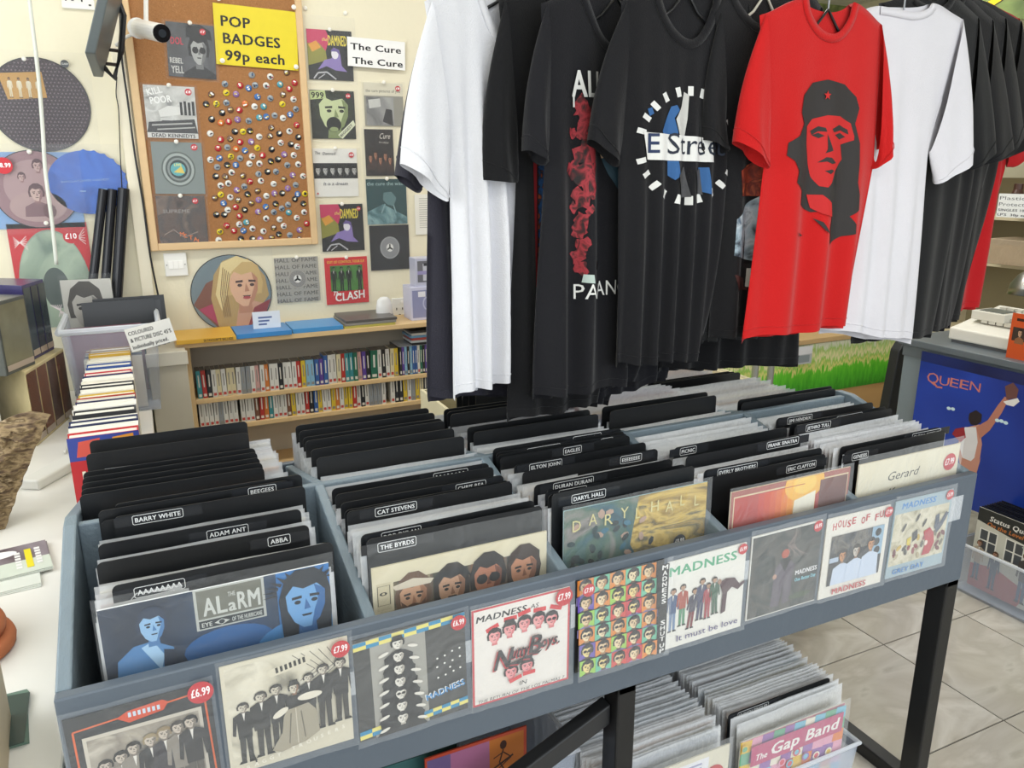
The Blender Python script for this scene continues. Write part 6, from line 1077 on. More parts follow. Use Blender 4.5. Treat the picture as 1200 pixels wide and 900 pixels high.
# black shirt with framed print
sD = {'x': 0.908, 'y': 0.37, 'a': 0.1745, 'nL': (0.058, 1.908), 'nR': (0.193, 1.928), 'nb': (0.126, 1.812), 'sL': (-0.049, 1.854), 'sR': (0.286, 1.883), 'aL': (-0.012, 1.575), 'aR': (0.278, 1.567), 'hL': (-0.033, 1.066), 'hR': (0.212, 1.06), 'cLo': (-0.087, 1.543), 'cLi': (-0.014, 1.537), 'cRo': (0.328, 1.575), 'cRi': (0.28, 1.532)}
o, f = shirt(sD, BK, 'black t-shirt with a red-framed print, drooping lowest at the left', 3, 3, 0.010)
PL = [([(0.012, 1.72), (0.032, 1.721), (0.032, 1.681), (0.012, 1.68)], '#d8d4d2'), ([(0.016, 1.715), (0.024, 1.716), (0.024, 1.684), (0.016, 1.684)], '#a02a30'), ([(0.022, 1.583), (0.032, 1.583), (0.029, 1.335), (0.023, 1.335)], '#9a2228'), ([(0.035, 1.583), (0.072, 1.583), (0.064, 1.349), (0.032, 1.352)], blotch('dark_blue_print', ['#14161f', '#1d4f86', '#0f1016', '#b8542c', '#162a4a'], 60, 5, 0.7)), ([(0.023, 1.357), (0.075, 1.353), (0.047, 1.316), (0.025, 1.326)], '#9a2228')]
cloth_print(o, f, PL)
# red splatter print shirt
sF = {'x': 1.039, 'y': 0.335, 'a': 0.2269, 'nL': (-0.027, 1.877), 'nR': (0.149, 1.907), 'nb': (0.051, 1.791), 'sL': (-0.125, 1.843), 'sR': (0.252, 1.885), 'aL': (-0.114, 1.582), 'aR': (0.25, 1.575), 'hL': (-0.136, 1.122), 'hR': (0.149, 1.109), 'cLo': (-0.159, 1.595), 'cLi': (-0.118, 1.568), 'cRo': (0.321, 1.575), 'cRi': (0.253, 1.54)}
o, f = shirt(sF, '#19191d', 'black t-shirt with ragged red print and white PARANOR lettering', 4, 4, 0.008, vneck=True)
SPL = blotch('red_splatter', ['#1c1517', '#7a1f24', '#a8303a', '#5a181c', '#1c1517'], 45, 6, 0.7)
rs = random.Random(11); PTH = [(-0.035, 1.675), (-0.026, 1.655), (-0.03, 1.634), (-0.018, 1.614), (-0.027, 1.593), (-0.014, 1.571), (-0.033, 1.55), (-0.023, 1.529), (-0.036, 1.508), (-0.024, 1.486), (-0.035, 1.464), (-0.04, 1.443), (-0.034, 1.42), (-0.041, 1.398), (-0.036, 1.376), (-0.007, 1.668), (-0.008, 1.597), (-0.051, 1.629), (-0.052, 1.563), (-0.046, 1.491)]
BL = []
for i, (bx_, bz_) in enumerate(PTH):
    R_ = (0.020 if i < 9 else 0.012) * rs.uniform(0.7, 1.2); BL.append(([(bx_ + R_ * rs.uniform(0.45, 1.15) * math.cos(t), bz_ + R_ * rs.uniform(0.7, 1.7) * math.sin(t)) for t in [2 * math.pi * j / 13 for j in range(13)]], SPL))
PL = BL + [
      ([(-0.027, 1.622), (-0.01, 1.63), (-0.002, 1.58), (-0.019, 1.571)], '#9a2c34'), ([(-0.033, 1.362), (-0.018, 1.361), (-0.015, 1.344), (-0.035, 1.346)], '#b8c8c0'), ([(-0.006, 1.385), (0.009, 1.386), (0.009, 1.368), (-0.003, 1.369)], '#5a2a24'),
      ([(0.022, 1.584), (0.05, 1.571), (0.077, 1.536), (0.08, 1.473), (0.06, 1.51), (0.036, 1.55)], '#24404e'), ([(0.053, 1.51), (0.071, 1.5), (0.078, 1.469), (0.067, 1.474)], '#5f7f78'), ([(0.011, 1.612), (0.034, 1.613), (0.045, 1.584), (0.022, 1.582)], '#c8a888')]
p0 = [(-0.057, 1.692), (0.024, 1.702), (-0.046, 1.313), (0.095, 1.305)]
cloth_text(PL, 'ALIC', p0[0][0], p0[0][1] - 0.0, 0.046, '#dcdcd8', fit=(p0[1][0] - p0[0][0]) * 1.25, rot=0.02); PL.append(([(-0.055, 1.698), (-0.051, 1.698), (-0.05, 1.673), (-0.054, 1.673)], '#dcdcd8'))
cloth_text(PL, 'PARANOR', p0[2][0], p0[2][1], 0.030, '#e2e2de', fit=(p0[3][0] - p0[2][0]) * 1.05, rot=0.02, bold=False); cloth_print(o, f, PL)
# circle print shirt
sG = {'x': 1.216, 'y': 0.3, 'a': 0.1047, 'nL': (-0.065, 1.896), 'nR': (0.081, 1.912), 'nb': (0.019, 1.803), 'sL': (-0.148, 1.854), 'sR': (0.184, 1.882), 'aL': (-0.144, 1.59), 'aR': (0.187, 1.575), 'hL': (-0.132, 1.177), 'hR': (0.098, 1.16), 'cLo': (-0.217, 1.614), 'cLi': (-0.148, 1.565), 'cRo': (0.244, 1.575), 'cRi': (0.196, 1.539)}
o, f = shirt(sG, '#18181b', 'black t-shirt with white dashed circle and E Street banner print', 5, 5, 0.006)
PL = []
c0 = [(0.024, 1.604), (-0.12, 1.603), (0.016, 1.715), (-0.09, 1.587)]; cx = c0[0][0]; cz = c0[0][1]; rx = cx - c0[1][0] - 0.01; rzz = c0[2][1] - cz
for i in range(24):
    t = 2 * math.pi * i / 24
    if abs(math.sin(t)) < 0.25: continue
    u, v = math.cos(t), math.sin(t); PL.append(([(cx + rx * (r * u + w_ * -v * 0.045), cz + rzz * (r * v + w_ * u * 0.045)) for r, w_ in ((0.86, -1), (1.02, -1), (1.02, 1), (0.86, 1))], '#e2e2de'))
PL.append(([(-0.05, 1.632), (-0.036, 1.656), (-0.025, 1.678), (-0.013, 1.681), (-0.006, 1.672), (-0.018, 1.657), (-0.01, 1.63), (-0.016, 1.612), (-0.004, 1.549), (-0.016, 1.54), (-0.029, 1.549), (-0.031, 1.59), (-0.04, 1.616)], '#2e5f96')); PL.append(([(-0.084, 1.672), (-0.073, 1.675), (-0.068, 1.664), (-0.078, 1.659)], '#2e5f96'))
PL.append(([(0.051, 1.564), (0.074, 1.564), (0.084, 1.51), (0.059, 1.517)], '#2e5f96')); PL.append(([(-0.015, 1.655), (-0.001, 1.679), (0.006, 1.706), (0.02, 1.701), (0.018, 1.656), (0.012, 1.623), (-0.007, 1.626)], '#c9c9c4')); PL.append(([(-0.008, 1.55), (0.013, 1.566), (0.027, 1.507), (-0.001, 1.505)], '#4a4a4c')); PL.append(([(0.037, 1.558), (0.056, 1.561), (0.064, 1.51), (0.045, 1.514)], '#4a4a4c'))
PL.append(([(-0.096, 1.63), (0.079, 1.621), (0.088, 1.574), (-0.085, 1.579)], '#e4e4e0'))
p0 = [(-0.088, 1.59), (0.082, 1.585)]
cloth_text(PL, 'E', p0[0][0] + 0.004, p0[0][1] + 0.002, 0.036, '#27375a', fit=0.026); cloth_text(PL, 'Street', p0[0][0] + 0.055, p0[0][1] + 0.0, 0.040, '#1f2838', fit=0.150, rot=-0.02, bold=False); cloth_print(o, f, PL)
# two plain black and one with a fiery print
sH = {'x': 1.398, 'y': 0.335, 'a': 0.0873, 'nL': (-0.085, 1.904), 'nR': (0.06, 1.922), 'nb': (-0.007, 1.826), 'sL': (-0.126, 1.858), 'sR': (0.167, 1.89), 'aL': (-0.119, 1.591), 'aR': (0.183, 1.575), 'hL': (-0.089, 1.199), 'hR': (0.163, 1.182), 'cLo': (-0.154, 1.631), 'cLi': (-0.109, 1.581), 'cRo': (0.24, 1.575), 'cRi': (0.188, 1.538)}
shirt(sH, '#1e1f20', 'plain black t-shirt, first to the right of the circle-print one', 6, 5, 0.011)
sI = {'x': 1.423, 'y': 0.31, 'a': 0.0873, 'nL': (-0.089, 1.908), 'nR': (0.095, 1.926), 'nb': (0.005, 1.841), 'sL': (-0.13, 1.852), 'sR': (0.179, 1.888), 'aL': (-0.089, 1.608), 'aR': (0.184, 1.575), 'hL': (-0.087, 1.207), 'hR': (0.18, 1.197), 'cLo': (-0.146, 1.617), 'cLi': (-0.083, 1.595), 'cRo': (0.241, 1.575), 'cRi': (0.19, 1.538)}
o, f = shirt(sI, '#1d1d1f', 'black t-shirt with orange and pale blue print behind the red one', 7, 4, 0.006)
PL = [([(-0.05, 1.557), (0.014, 1.585), (0.027, 1.529), (0.009, 1.505), (-0.045, 1.506)], blotch('fiery_print', ['#2a1a18', '#a8442c', '#6a2c24', '#c0603a'], 40, 6, 0.7)), ([(-0.057, 1.459), (-0.023, 1.487), (0.012, 1.51), (0.031, 1.432), (0.024, 1.363), (-0.058, 1.383)], blotch('pale_skull_print', ['#2c3640', '#9fb4c0', '#c4d0d6', '#5a6c7c'], 30, 6, 0.7)), ([(-0.055, 1.343), (-0.007, 1.33), (-0.004, 1.305), (-0.042, 1.308)], '#4a2420'),
      ([(-0.017, 1.363), (0.018, 1.362), (0.023, 1.309), (-0.012, 1.312)], '#1b1b1d')]
p0 = (-0.009, 1.313); cloth_text(PL, 'H', p0[0], p0[1], 0.040, '#d8d8d4', fit=0.03); cloth_print(o, f, PL)
# right-hand group, behind the red and white ones
for n_, (S, c, lb) in enumerate([
      ({'x': 2.631, 'y': 0.66, 'a': 0.1047, 'nL': (-0.318, 2.016), 'nR': (-0.132, 2.034), 'nb': (-0.218, 1.999), 'sL': (-0.39, 1.984), 'sR': (0.134, 2.002), 'aL': (-0.229, 1.552), 'aR': (0.186, 1.561), 'hL': (-0.26, 1.108), 'hR': (0.141, 1.109), 'cRo': (0.355, 1.646), 'cRi': (0.217, 1.561), 'cLo': (-0.366, 1.601), 'cLi': (-0.237, 1.552)}, '#bd1a20', 'red t-shirt sliver, rightmost on the rail behind the black ones'),
      ({'x': 2.517, 'y': 0.58, 'a': 0.1047, 'nL': (-0.283, 1.997), 'nR': (-0.125, 2.012), 'nb': (-0.199, 1.98), 'sL': (-0.372, 1.968), 'sR': (0.145, 1.974), 'aL': (-0.217, 1.553), 'aR': (0.125, 1.576), 'hL': (-0.284, 1.108), 'hR': (0.046, 1.1), 'cRo': (0.319, 1.655), 'cRi': (0.178, 1.592), 'cLo': (-0.348, 1.599), 'cLi': (-0.226, 1.553)}, '#131315', 'black t-shirt next to the red sliver, right end of the rail'),
      ({'x': 2.359, 'y': 0.52, 'a': 0.1047, 'nL': (-0.207, 1.982), 'nR': (-0.055, 1.996), 'nb': (-0.126, 1.965), 'sL': (-0.327, 1.95), 'sR': (0.145, 1.963), 'aL': (-0.203, 1.553), 'aR': (0.161, 1.576), 'hL': (-0.227, 1.111), 'hR': (0.09, 1.098), 'cRo': (0.315, 1.655), 'cRi': (0.178, 1.581), 'cLo': (-0.289, 1.598), 'cLi': (-0.203, 1.553)}, '#17171a', 'black t-shirt, third behind the right-hand white one'),
      ({'x': 2.242, 'y': 0.46, 'a': 0.1047, 'nL': (-0.194, 1.967), 'nR': (-0.051, 1.981), 'nb': (-0.117, 1.947), 'sL': (-0.308, 1.937), 'sR': (0.12, 1.939), 'aL': (-0.192, 1.554), 'aR': (0.127, 1.576), 'hL': (-0.215, 1.122), 'hR': (0.094, 1.108), 'cRo': (0.292, 1.614), 'cRi': (0.146, 1.566), 'cLo': (-0.273, 1.596), 'cLi': (-0.192, 1.554)}, '#141417', 'black t-shirt, second behind the right-hand white one'),
      ({'x': 2.096, 'y': 0.4, 'a': 0.1047, 'nL': (-0.161, 1.948), 'nR': (-0.019, 1.962), 'nb': (-0.083, 1.933), 'sL': (-0.285, 1.922), 'sR': (0.126, 1.925), 'aL': (-0.179, 1.555), 'aR': (0.137, 1.564), 'hL': (-0.237, 1.136), 'hR': (0.105, 1.111), 'cRo': (0.265, 1.607), 'cRi': (0.156, 1.553), 'cLo': (-0.253, 1.595), 'cLi': (-0.179, 1.555)}, '#18191b', 'black t-shirt directly behind the right-hand white one')]):
    shirt(S, c, lb, 40 + n_, 3, 0.006)
sK = {'x': 1.903, 'y': 0.32, 'a': 0.1047, 'nL': (-0.172, 1.898), 'nR': (0.017, 1.922), 'nb': (-0.068, 1.897), 'sL': (-0.287, 1.851), 'sR': (0.157, 1.898), 'aL': (-0.237, 1.556), 'aR': (0.086, 1.598), 'hL': (-0.255, 1.2), 'hR': (0.125, 1.128), 'cRo': (0.263, 1.583), 'cRi': (0.118, 1.522), 'cLo': (-0.29, 1.574), 'cLi': (-0.245, 1.547)}
shirt(sK, '#dfdde2', 'white t-shirt hanging right of the red one, seen from behind', 8, 4, 0.009)
sJ = {'x': 1.532, 'y': 0.255, 'a': 0.0873, 'nL': (-0.057, 1.884), 'nR': (0.081, 1.89), 'nb': (0.023, 1.826), 'sL': (-0.18, 1.844), 'sR': (0.188, 1.855), 'aL': (-0.135, 1.591), 'aR': (0.212, 1.574), 'hL': (-0.165, 1.213), 'hR': (0.179, 1.211), 'cLo': (-0.222, 1.613), 'cLi': (-0.133, 1.561), 'cRo': (0.245, 1.604), 'cRi': (0.202, 1.559)}
o, f = shirt(sJ, '#c41c1c', 'bright red t-shirt with a black print of a bearded man in a starred beret', 9, 4, 0.006)
DK = '#2c2827'; RD = '#c41c1c'
Q = lambda pts: pts
PL = [([(0.021, 1.738), (-0.022, 1.73), (-0.048, 1.705), (-0.053, 1.671), (-0.043, 1.65), (-0.056, 1.626), (-0.084, 1.612), (-0.086, 1.587), (-0.068, 1.576), (-0.056, 1.556), (-0.062, 1.533), (-0.039, 1.516), (-0.042, 1.488), (-0.0, 1.471), (0.04, 1.474), (0.058, 1.457), (0.048, 1.436), (0.064, 1.398), (0.103, 1.416), (0.137, 1.42), (0.136, 1.441), (0.117, 1.459), (0.144, 1.471), (0.143, 1.505), (0.134, 1.53), (0.137, 1.572), (0.135, 1.613), (0.118, 1.653), (0.128, 1.685), (0.116, 1.708), (0.077, 1.731)], DK),
      ([(-0.033, 1.645), (-0.015, 1.66), (0.026, 1.668), (0.069, 1.667), (0.105, 1.654), (0.117, 1.628), (0.117, 1.6), (0.105, 1.58), (0.084, 1.572), (0.058, 1.556), (0.044, 1.531), (0.033, 1.522), (0.013, 1.525), (-0.007, 1.544), (-0.02, 1.572), (-0.031, 1.611)], RD),
      ([(-0.02, 1.636), (0.003, 1.646), (0.022, 1.643), (0.026, 1.635), (0.004, 1.636), (-0.014, 1.628)], DK), ([(0.04, 1.641), (0.066, 1.65), (0.097, 1.641), (0.101, 1.631), (0.072, 1.639), (0.046, 1.634)], DK), ([(-0.014, 1.628), (0.004, 1.633), (0.02, 1.627), (0.006, 1.622)], DK), ([(0.049, 1.629), (0.071, 1.634), (0.092, 1.626), (0.07, 1.62)], DK),
      ([(0.027, 1.631), (0.04, 1.608), (0.046, 1.597), (0.023, 1.592), (0.029, 1.6)], DK), ([(0.006, 1.573), (0.026, 1.584), (0.041, 1.583), (0.06, 1.572), (0.043, 1.57), (0.028, 1.575)], DK), ([(0.023, 1.556), (0.042, 1.559), (0.053, 1.556), (0.039, 1.549)], DK), ([(0.077, 1.61), (0.119, 1.62), (0.135, 1.555), (0.099, 1.522), (0.062, 1.531), (0.069, 1.564), (0.087, 1.58)], DK),
      ([(-0.016, 1.508), (0.02, 1.507), (0.045, 1.49), (0.052, 1.46), (0.021, 1.468), (-0.003, 1.48)], RD), ([(0.003, 1.459), (0.024, 1.45), (0.045, 1.424), (0.029, 1.433)], DK), ([(-0.054, 1.431), (-0.019, 1.423), (-0.038, 1.422)], DK)]
st = [(0.021, 1.707), (0.02, 1.717)]; r = st[1][1] - st[0][1]
PL.append(([(st[0][0] + (r if i % 2 == 0 else r * 0.4) * math.sin(math.pi * i / 5), st[0][1] + (r if i % 2 == 0 else r * 0.4) * math.cos(math.pi * i / 5)) for i in range(10)], RD))
cloth_print(o, f, PL)
# hangers and rail
ZR = 2.045
def hanger(S, hexc, label):
    cx = (S['nL'][0] + S['nR'][0]) / 2; zn = (S['nL'][1] + S['nR'][1]) / 2 - 0.022; wl = (S['sR'][0] - S['sL'][0]) * 0.24
    o = MB().tube([(cx - wl, 0, zn - 0.060), (cx - wl * 0.4, 0, zn - 0.030), (cx, 0, zn + 0.006), (cx + wl * 0.4, 0, zn - 0.030), (cx + wl, 0, zn - 0.060)], 0.003, mat(hexc, 0.35), 8).build('clothes_hanger', None, (S['x'], S['y'] + 0.0, 0), rz=S['a'], smooth=True); tag(o, label, 'hanger', 'hangers on the rail')
    MB().tube([(cx, 0, zn + 0.004), (cx, 0, ZR - 0.03)] + [(cx, 0.018 * math.sin(t) , ZR + 0.0 - 0.022 * math.cos(t) + 0.008) for t in [0.3 * i for i in range(1, 12)]], 0.0022, mat('#8a8c8e', 0.3, 0.9), 6).build('hook', o)
for S, n_ in ((sJ, 'black hanger inside the red t-shirt'), (sK, 'black hanger inside the right-hand white t-shirt'), (sG, 'black hanger inside the circle-print t-shirt'), (sI, 'pale hanger of the fiery-print t-shirt'), (sH, 'pale hanger of the plain black t-shirt'), (sF, 'black hanger inside the red splatter t-shirt'), (sB, 'black hanger inside the left-hand white t-shirt'), (sD, 'black hanger inside the red-framed-print t-shirt')):
    hanger(S, '#17181a' if 'pale' not in n_ else '#c9c6b8', n_)
ra = empty('garment_rail', (1.4, 0.40, ZR), 'chrome garment rail above the record browser holding the t-shirts', 'rail')
MB().tube([(-0.95, 0, 0.012), (1.35, 0, 0.012)], 0.013, mat('#b9bbbd', 0.2, 0.95), 16).build('rail_bar', ra); MB().tube([(-0.9, 0, 0.01), (-0.9, 0, 2.8 - ZR)], 0.006, mat('#b9bbbd', 0.2, 0.95), 8).build('ceiling_rod', ra); MB().tube([(1.3, 0, 0.01), (1.3, 0, 2.8 - ZR)], 0.006, mat('#b9bbbd', 0.2, 0.95), 8).build('ceiling_rod', ra)

# ---------------------------------------------------------------- beyond the browser: crates, grass counter, till
DC1 = (1.568, 0.85, 0.94); DC2 = (1.569, 0.736, 0.94)
cr = empty('plastic_crate', (1.90, 1.08, 0.60), 'cream plastic crate of black dividers and sleeves behind the browser', 'crate')
CRM = mat('#d8cfae', 0.45)
cw = MB()
for a_, b_, c_, d_ in ((-0.36, 0.19, -0.20, -0.19), (-0.36, 0.19, 0.22, 0.23), (-0.36, -0.35, -0.19, 0.22), (0.18, 0.19, -0.19, 0.22)): cw.box(a_, b_, c_, d_, 0.0, 0.25, CRM)
cw.box(-0.36, 0.19, -0.20, 0.23, 0, 0.01, CRM); cw.build('crate_body', cr, bevel=0.002)
MB().tube([(-0.365, -0.205, 0.25), (0.195, -0.205, 0.25), (0.195, 0.235, 0.25), (-0.365, 0.235, 0.25), (-0.365, -0.205, 0.25)], 0.008, CRM, 8).build('crate_rim', cr)
ts = empty('trestle_table', (1.86, 1.08, 0), 'plain table holding the cream crate behind the browser', 'table')
MB().box(-0.9, 0.5, -0.27, 0.27, 0.57, 0.60, PINE).build('table_top', ts)
for x_ in (-0.86, 0.46):
    for y_ in (-0.24, 0.24): MB().box(x_ - 0.018, x_ + 0.018, y_ - 0.018, y_ + 0.018, 0, 0.57, PINE).build('leg', ts)
for i, (x_, y_) in enumerate([(DC1[0], min(1.28, DC1[1])), (DC1[0] + 0.01, min(1.27, DC1[1]) - 0.012), (DC1[0] + 0.02, min(1.26, DC1[1]) - 0.024), (DC2[0], DC2[1]), (DC2[0] + 0.01, DC2[1] - 0.012), (DC2[0] + 0.0, DC2[1] + 0.014)]):
    divider(x_, y_, 0.94, '', 0, 'blank black divider in the cream crate, %s from the near left' % ordw(i), 'dividers in the cream crate')
print('DC', DC1, DC2)
for i in range(12):
    col_ = 0; y_ = 0.90 + i * 0.0155
    packed(DC2[0] + 0.17, y_, 0.915 + random.uniform(-0.008, 0.006), 'sleeved record in the cream crate behind the browser, %s from the front' % ordw(i), 'sleeved records in the cream crate')
cl = empty('plastic_crate', (1.20, 1.10, 0.60), 'second cream crate of sleeves, hidden behind the drooping shirts', 'crate'); m = MB()
for a_, b_, c_, d_ in ((-0.2, 0.2, -0.20, -0.19), (-0.2, 0.2, 0.2, 0.21), (-0.2, -0.19, -0.19, 0.2), (0.19, 0.2, -0.19, 0.2)): m.box(a_, b_, c_, d_, 0.0, 0.27, CRM)
m.box(-0.2, 0.2, -0.2, 0.21, 0, 0.01, CRM).build('crate_body', cl)
for i in range(4): divider(1.045, 0.95 + i * 0.05, 0.95, '', 0, 'blank black divider in the hidden second crate, %s from the front' % ordw(i), 'dividers in the second crate')
# counter front printed with grass
GR = bpy.data.materials.new('grass_print'); GR.use_nodes = True; nt = GR.node_tree; N = nt.nodes; L = nt.links; b = N['Principled BSDF']; b.inputs['Roughness'].default_value = 0.35
tc = N.new('ShaderNodeTexCoord'); sp_ = N.new('ShaderNodeSeparateXYZ'); L.new(tc.outputs['Object'], sp_.inputs[0]); mp = N.new('ShaderNodeMapping'); mp.inputs['Scale'].default_value = (60, 60, 14); mp.inputs['Rotation'].default_value = (0, 0.25, 0); L.new(tc.outputs['Object'], mp.inputs[0])
n = N.new('ShaderNodeTexNoise'); n.inputs['Scale'].default_value = 1.0; n.inputs['Detail'].default_value = 3; L.new(mp.outputs[0], n.inputs['Vector'])
ad = N.new('ShaderNodeMath'); ad.operation = 'MULTIPLY_ADD'; ad.inputs[1].default_value = 0.16; L.new(n.outputs[0], ad.inputs[0]); L.new(sp_.outputs['Z'], ad.inputs[2])
r = N.new('ShaderNodeValToRGB'); mr = N.new('ShaderNodeMapRange'); mr.inputs[1].default_value = 0.08; mr.inputs[2].default_value = 0.36; L.new(ad.outputs[0], mr.inputs[0]); L.new(mr.outputs[0], r.inputs[0]); L.new(r.outputs[0], b.inputs['Base Color'])
e = r.color_ramp.elements; ST = [(0.0, '#2f8a1c'), (0.25, '#4fb82a'), (0.48, '#6cd034'), (0.56, '#f0e690'), (0.66, '#a0d858'), (0.75, '#fbf2bc'), (0.9, '#bce07a'), (1.0, '#f6fbe0')]
while len(e) < len(ST): e.new(0.5)
for i, (p_, c_) in enumerate(ST): e[i].position = p_; e[i].color = rgb(c_)
gx0, gx1, gy = 1.62, 4.7, 2.15
GZ = 0.307; GT = 0.582
gc = empty('display_counter', (3.3, gy, 0), 'long wooden display counter with bright green grass print along its front', 'counter')
MB().box(gx0 - 3.3, gx1 - 3.3, 0, 0.5, 0, GZ, mat('#c39a62', 0.5, nz=0.15, ns=2, stretch=(1, 1, 5))).build('wooden_base', gc)
MB().box(gx0 - 3.3, gx1 - 3.3, -0.006, 0.002, 0, GT - GZ + 0.02, GR).build('grass_board', gc, (0, 0, GZ))
MB().box(gx0 - 3.3, gx1 - 3.3, -0.03, 0.6, GT + 0.03, GT + 0.055, mat('#c9a878', 0.45)).build('counter_top', gc)
for i in range(4): MB().box(-1.2 + i * 0.75, -1.15 + i * 0.75, -0.012, 0.0, 0.02, GZ - 0.02, mat('#b58c56', 0.5)).build('base_rib', gc)
pp = [(3.053, 2.0, 0.553), (3.16, 2.0, 0.522)]
o = empty('metal_stand', (pp[0][0], 2.0, 0), 'pair of grey metal posts in front of the grass print', 'stand')
for k in (0, 1): MB().tube([(pp[k][0] - pp[0][0], 0, 0.02), (pp[k][0] - pp[0][0], 0, GT + 0.05)], 0.018, mat('#a9a99f', 0.35, 0.5), 10).build('post', o)
MB().box(-0.15, 0.25, -0.1, 0.1, 0, 0.02, mat('#8c8c84', 0.4, 0.5)).build('base_plate', o)
b2 = (3.376, 3.55, 0.572, 0.666)
o = record('packet', b2[1] - b2[0], 0.10, ((b2[0] + b2[1]) / 2, 2.10, GT - 0.075), 'clear blister packet with white header hanging on the grass counter', 'packet', lambda a: (a.rect(0, 0, 1, 0.45, '#e2e2e4'), a.rect(0.1, 0.5, 0.9, 0.9, '#8a9498')), slv=0, base='#b8bcc0')
# dark folded chair back beside the post
ch = [(3.255, 1.35, 0.526), (3.295, 1.35, 0.794)]
o = MB().prism([(ch[0][0] - 0.06, 0.0), (ch[0][0] + 0.02, 0.0), (ch[1][0] + 0.03, ch[1][1 + 1] - 0.02), (ch[1][0], ch[1][2] + 0.01), (ch[1][0] - 0.03, ch[1][2] - 0.03)], 0, 0.05, mat('#25272a', 0.5)).build('folded_panel', None, (0, 1.33, 0), bevel=0.006); tag(o, 'dark folded panel leaning beside the grey table post', 'panel')
# grey table with the till
XT = 3.12
gt = empty('till_table', (XT, 0.7, 0), 'grey table at the right carrying the white till', 'table')
zt_ = 0.868; GM = mat('#7f8b93', 0.4, nz=0.05)
GMD = mat('#5f676d', 0.4)
yL = 1.194; yR_ = 1.078
MB().box(-0.02, 0.75, -0.75, yL - 0.7 + 0.02, zt_ - 0.028, zt_, GMD).build('table_top', gt, bevel=0.003)
MB().box(-0.01, 0.02, -0.70, yL - 0.7, zt_ - 0.075, zt_ - 0.03, GMD).build('apron', gt)
MB().box(0.0, 0.04, yR_ - 0.70, yL - 0.70, 0.0, zt_ - 0.03, GM).build('leg', gt, bevel=0.003)
MB().box(0.68, 0.72, yR_ - 0.70, yL - 0.70, 0.0, zt_ - 0.03, GM).build('leg', gt, bevel=0.003); MB().box(0.0, 0.04, -0.72, -0.62, 0.0, zt_ - 0.03, GM).build('leg', gt, bevel=0.003)
# poster
PY1, PY0, PZ0, PZ1 = yR_ + 0.01, yR_ - 0.60, 0.252, zt_ - 0.035
def pq(pts): return pts
hp, wp = PZ1 - PZ0, PY1 - PY0
def conv(L): return [((PY1 - y) / wp, (PZ1 - z) / hp) for y, z in L]
o = MB().box(-wp / 2, wp / 2, 0, 0.004, 0, hp, mat('#16204a', 0.4)).build('poster', None, (XT - 0.03, (PY1 + PY0) / 2, PZ0), rz=-math.pi / 2); tag(o, 'blue poster lettered QUEEN with a singer raising a crown, under the till table', 'poster')
a = Art(wp, hp); a.rect(0, 0, 1, 1, blotch('stage_blue', ['#14266e', '#2544a8', '#1b3388', '#2e55c0'], 1.2, 2, 0.25)); a.rect(0, 0, 1, 0.07, blotch('stage_dark', ['#101a44', '#1a2a66'], 3, 2, 0.3))
XY = lambda L: conv(L)
tb = XY([(1.049, 0.719), (0.816, 0.735), (1.049, 0.766), (0.822, 0.774)])
for i, chh in enumerate('QUEEN'):
    hh = 0.075 if i == 0 else 0.062; u = tb[0][0] + (tb[1][0] - tb[0][0]) * [0, 0.24, 0.44, 0.62, 0.80][i]; v = tb[0][1] + (tb[1][1] - tb[0][1]) * [0, 0.2, 0.4, 0.6, 0.8][i] + 0.012
    a.text(chh, u, v, hh, '#c9776a', False, fit=[0.085, 0.07, 0.06, 0.06, 0.07][i])
a.line([(tb[0][0] + 0.05, tb[0][1] + 0.0), (tb[0][0] + 0.08, tb[0][1] + 0.03), (tb[0][0] + 0.12, tb[0][1] + 0.025)], 0.012, '#c9776a')
def pa(L, c): a.poly(XY(L), c)
pa([(0.843, 0.578), (0.801, 0.601), (0.778, 0.527), (0.777, 0.457), (0.773, 0.476), (0.783, 0.384), (0.779, 0.295), (0.827, 0.276), (0.845, 0.39), (0.877, 0.495)], '#c88f7c')
pa([(0.857, 0.573), (0.812, 0.587), (0.796, 0.529), (0.799, 0.464), (0.811, 0.446), (0.847, 0.448), (0.87, 0.498)], '#e2dfe0')
pa([(0.812, 0.587), (0.771, 0.627), (0.742, 0.696), (0.722, 0.735), (0.707, 0.726), (0.724, 0.668), (0.757, 0.59), (0.791, 0.544)], '#b87a66')
pa([(0.894, 0.555), (0.86, 0.572), (0.846, 0.534), (0.864, 0.507), (0.905, 0.53)], '#9a2a34')
pa([(0.848, 0.632), (0.823, 0.653), (0.797, 0.643), (0.796, 0.613), (0.813, 0.593), (0.834, 0.591), (0.847, 0.605)], '#2a2024')
pa([(0.725, 0.714), (0.675, 0.741), (0.666, 0.73), (0.684, 0.706), (0.71, 0.705)], '#e6e2de'); pa([(0.728, 0.773), (0.7, 0.794), (0.677, 0.773), (0.678, 0.74), (0.714, 0.724)], '#6a4440')
pa([(0.835, 0.372), (0.814, 0.379), (0.8, 0.29), (0.817, 0.283)], '#b05a3a')
for q_ in XY([(0.935, 0.629), (0.917, 0.631), (0.735, 0.637), (0.719, 0.639), (0.702, 0.637)]): a.ell(q_[0], q_[1], 0.015, 0.012, '#cfe6ec', 10)
a.build(o)
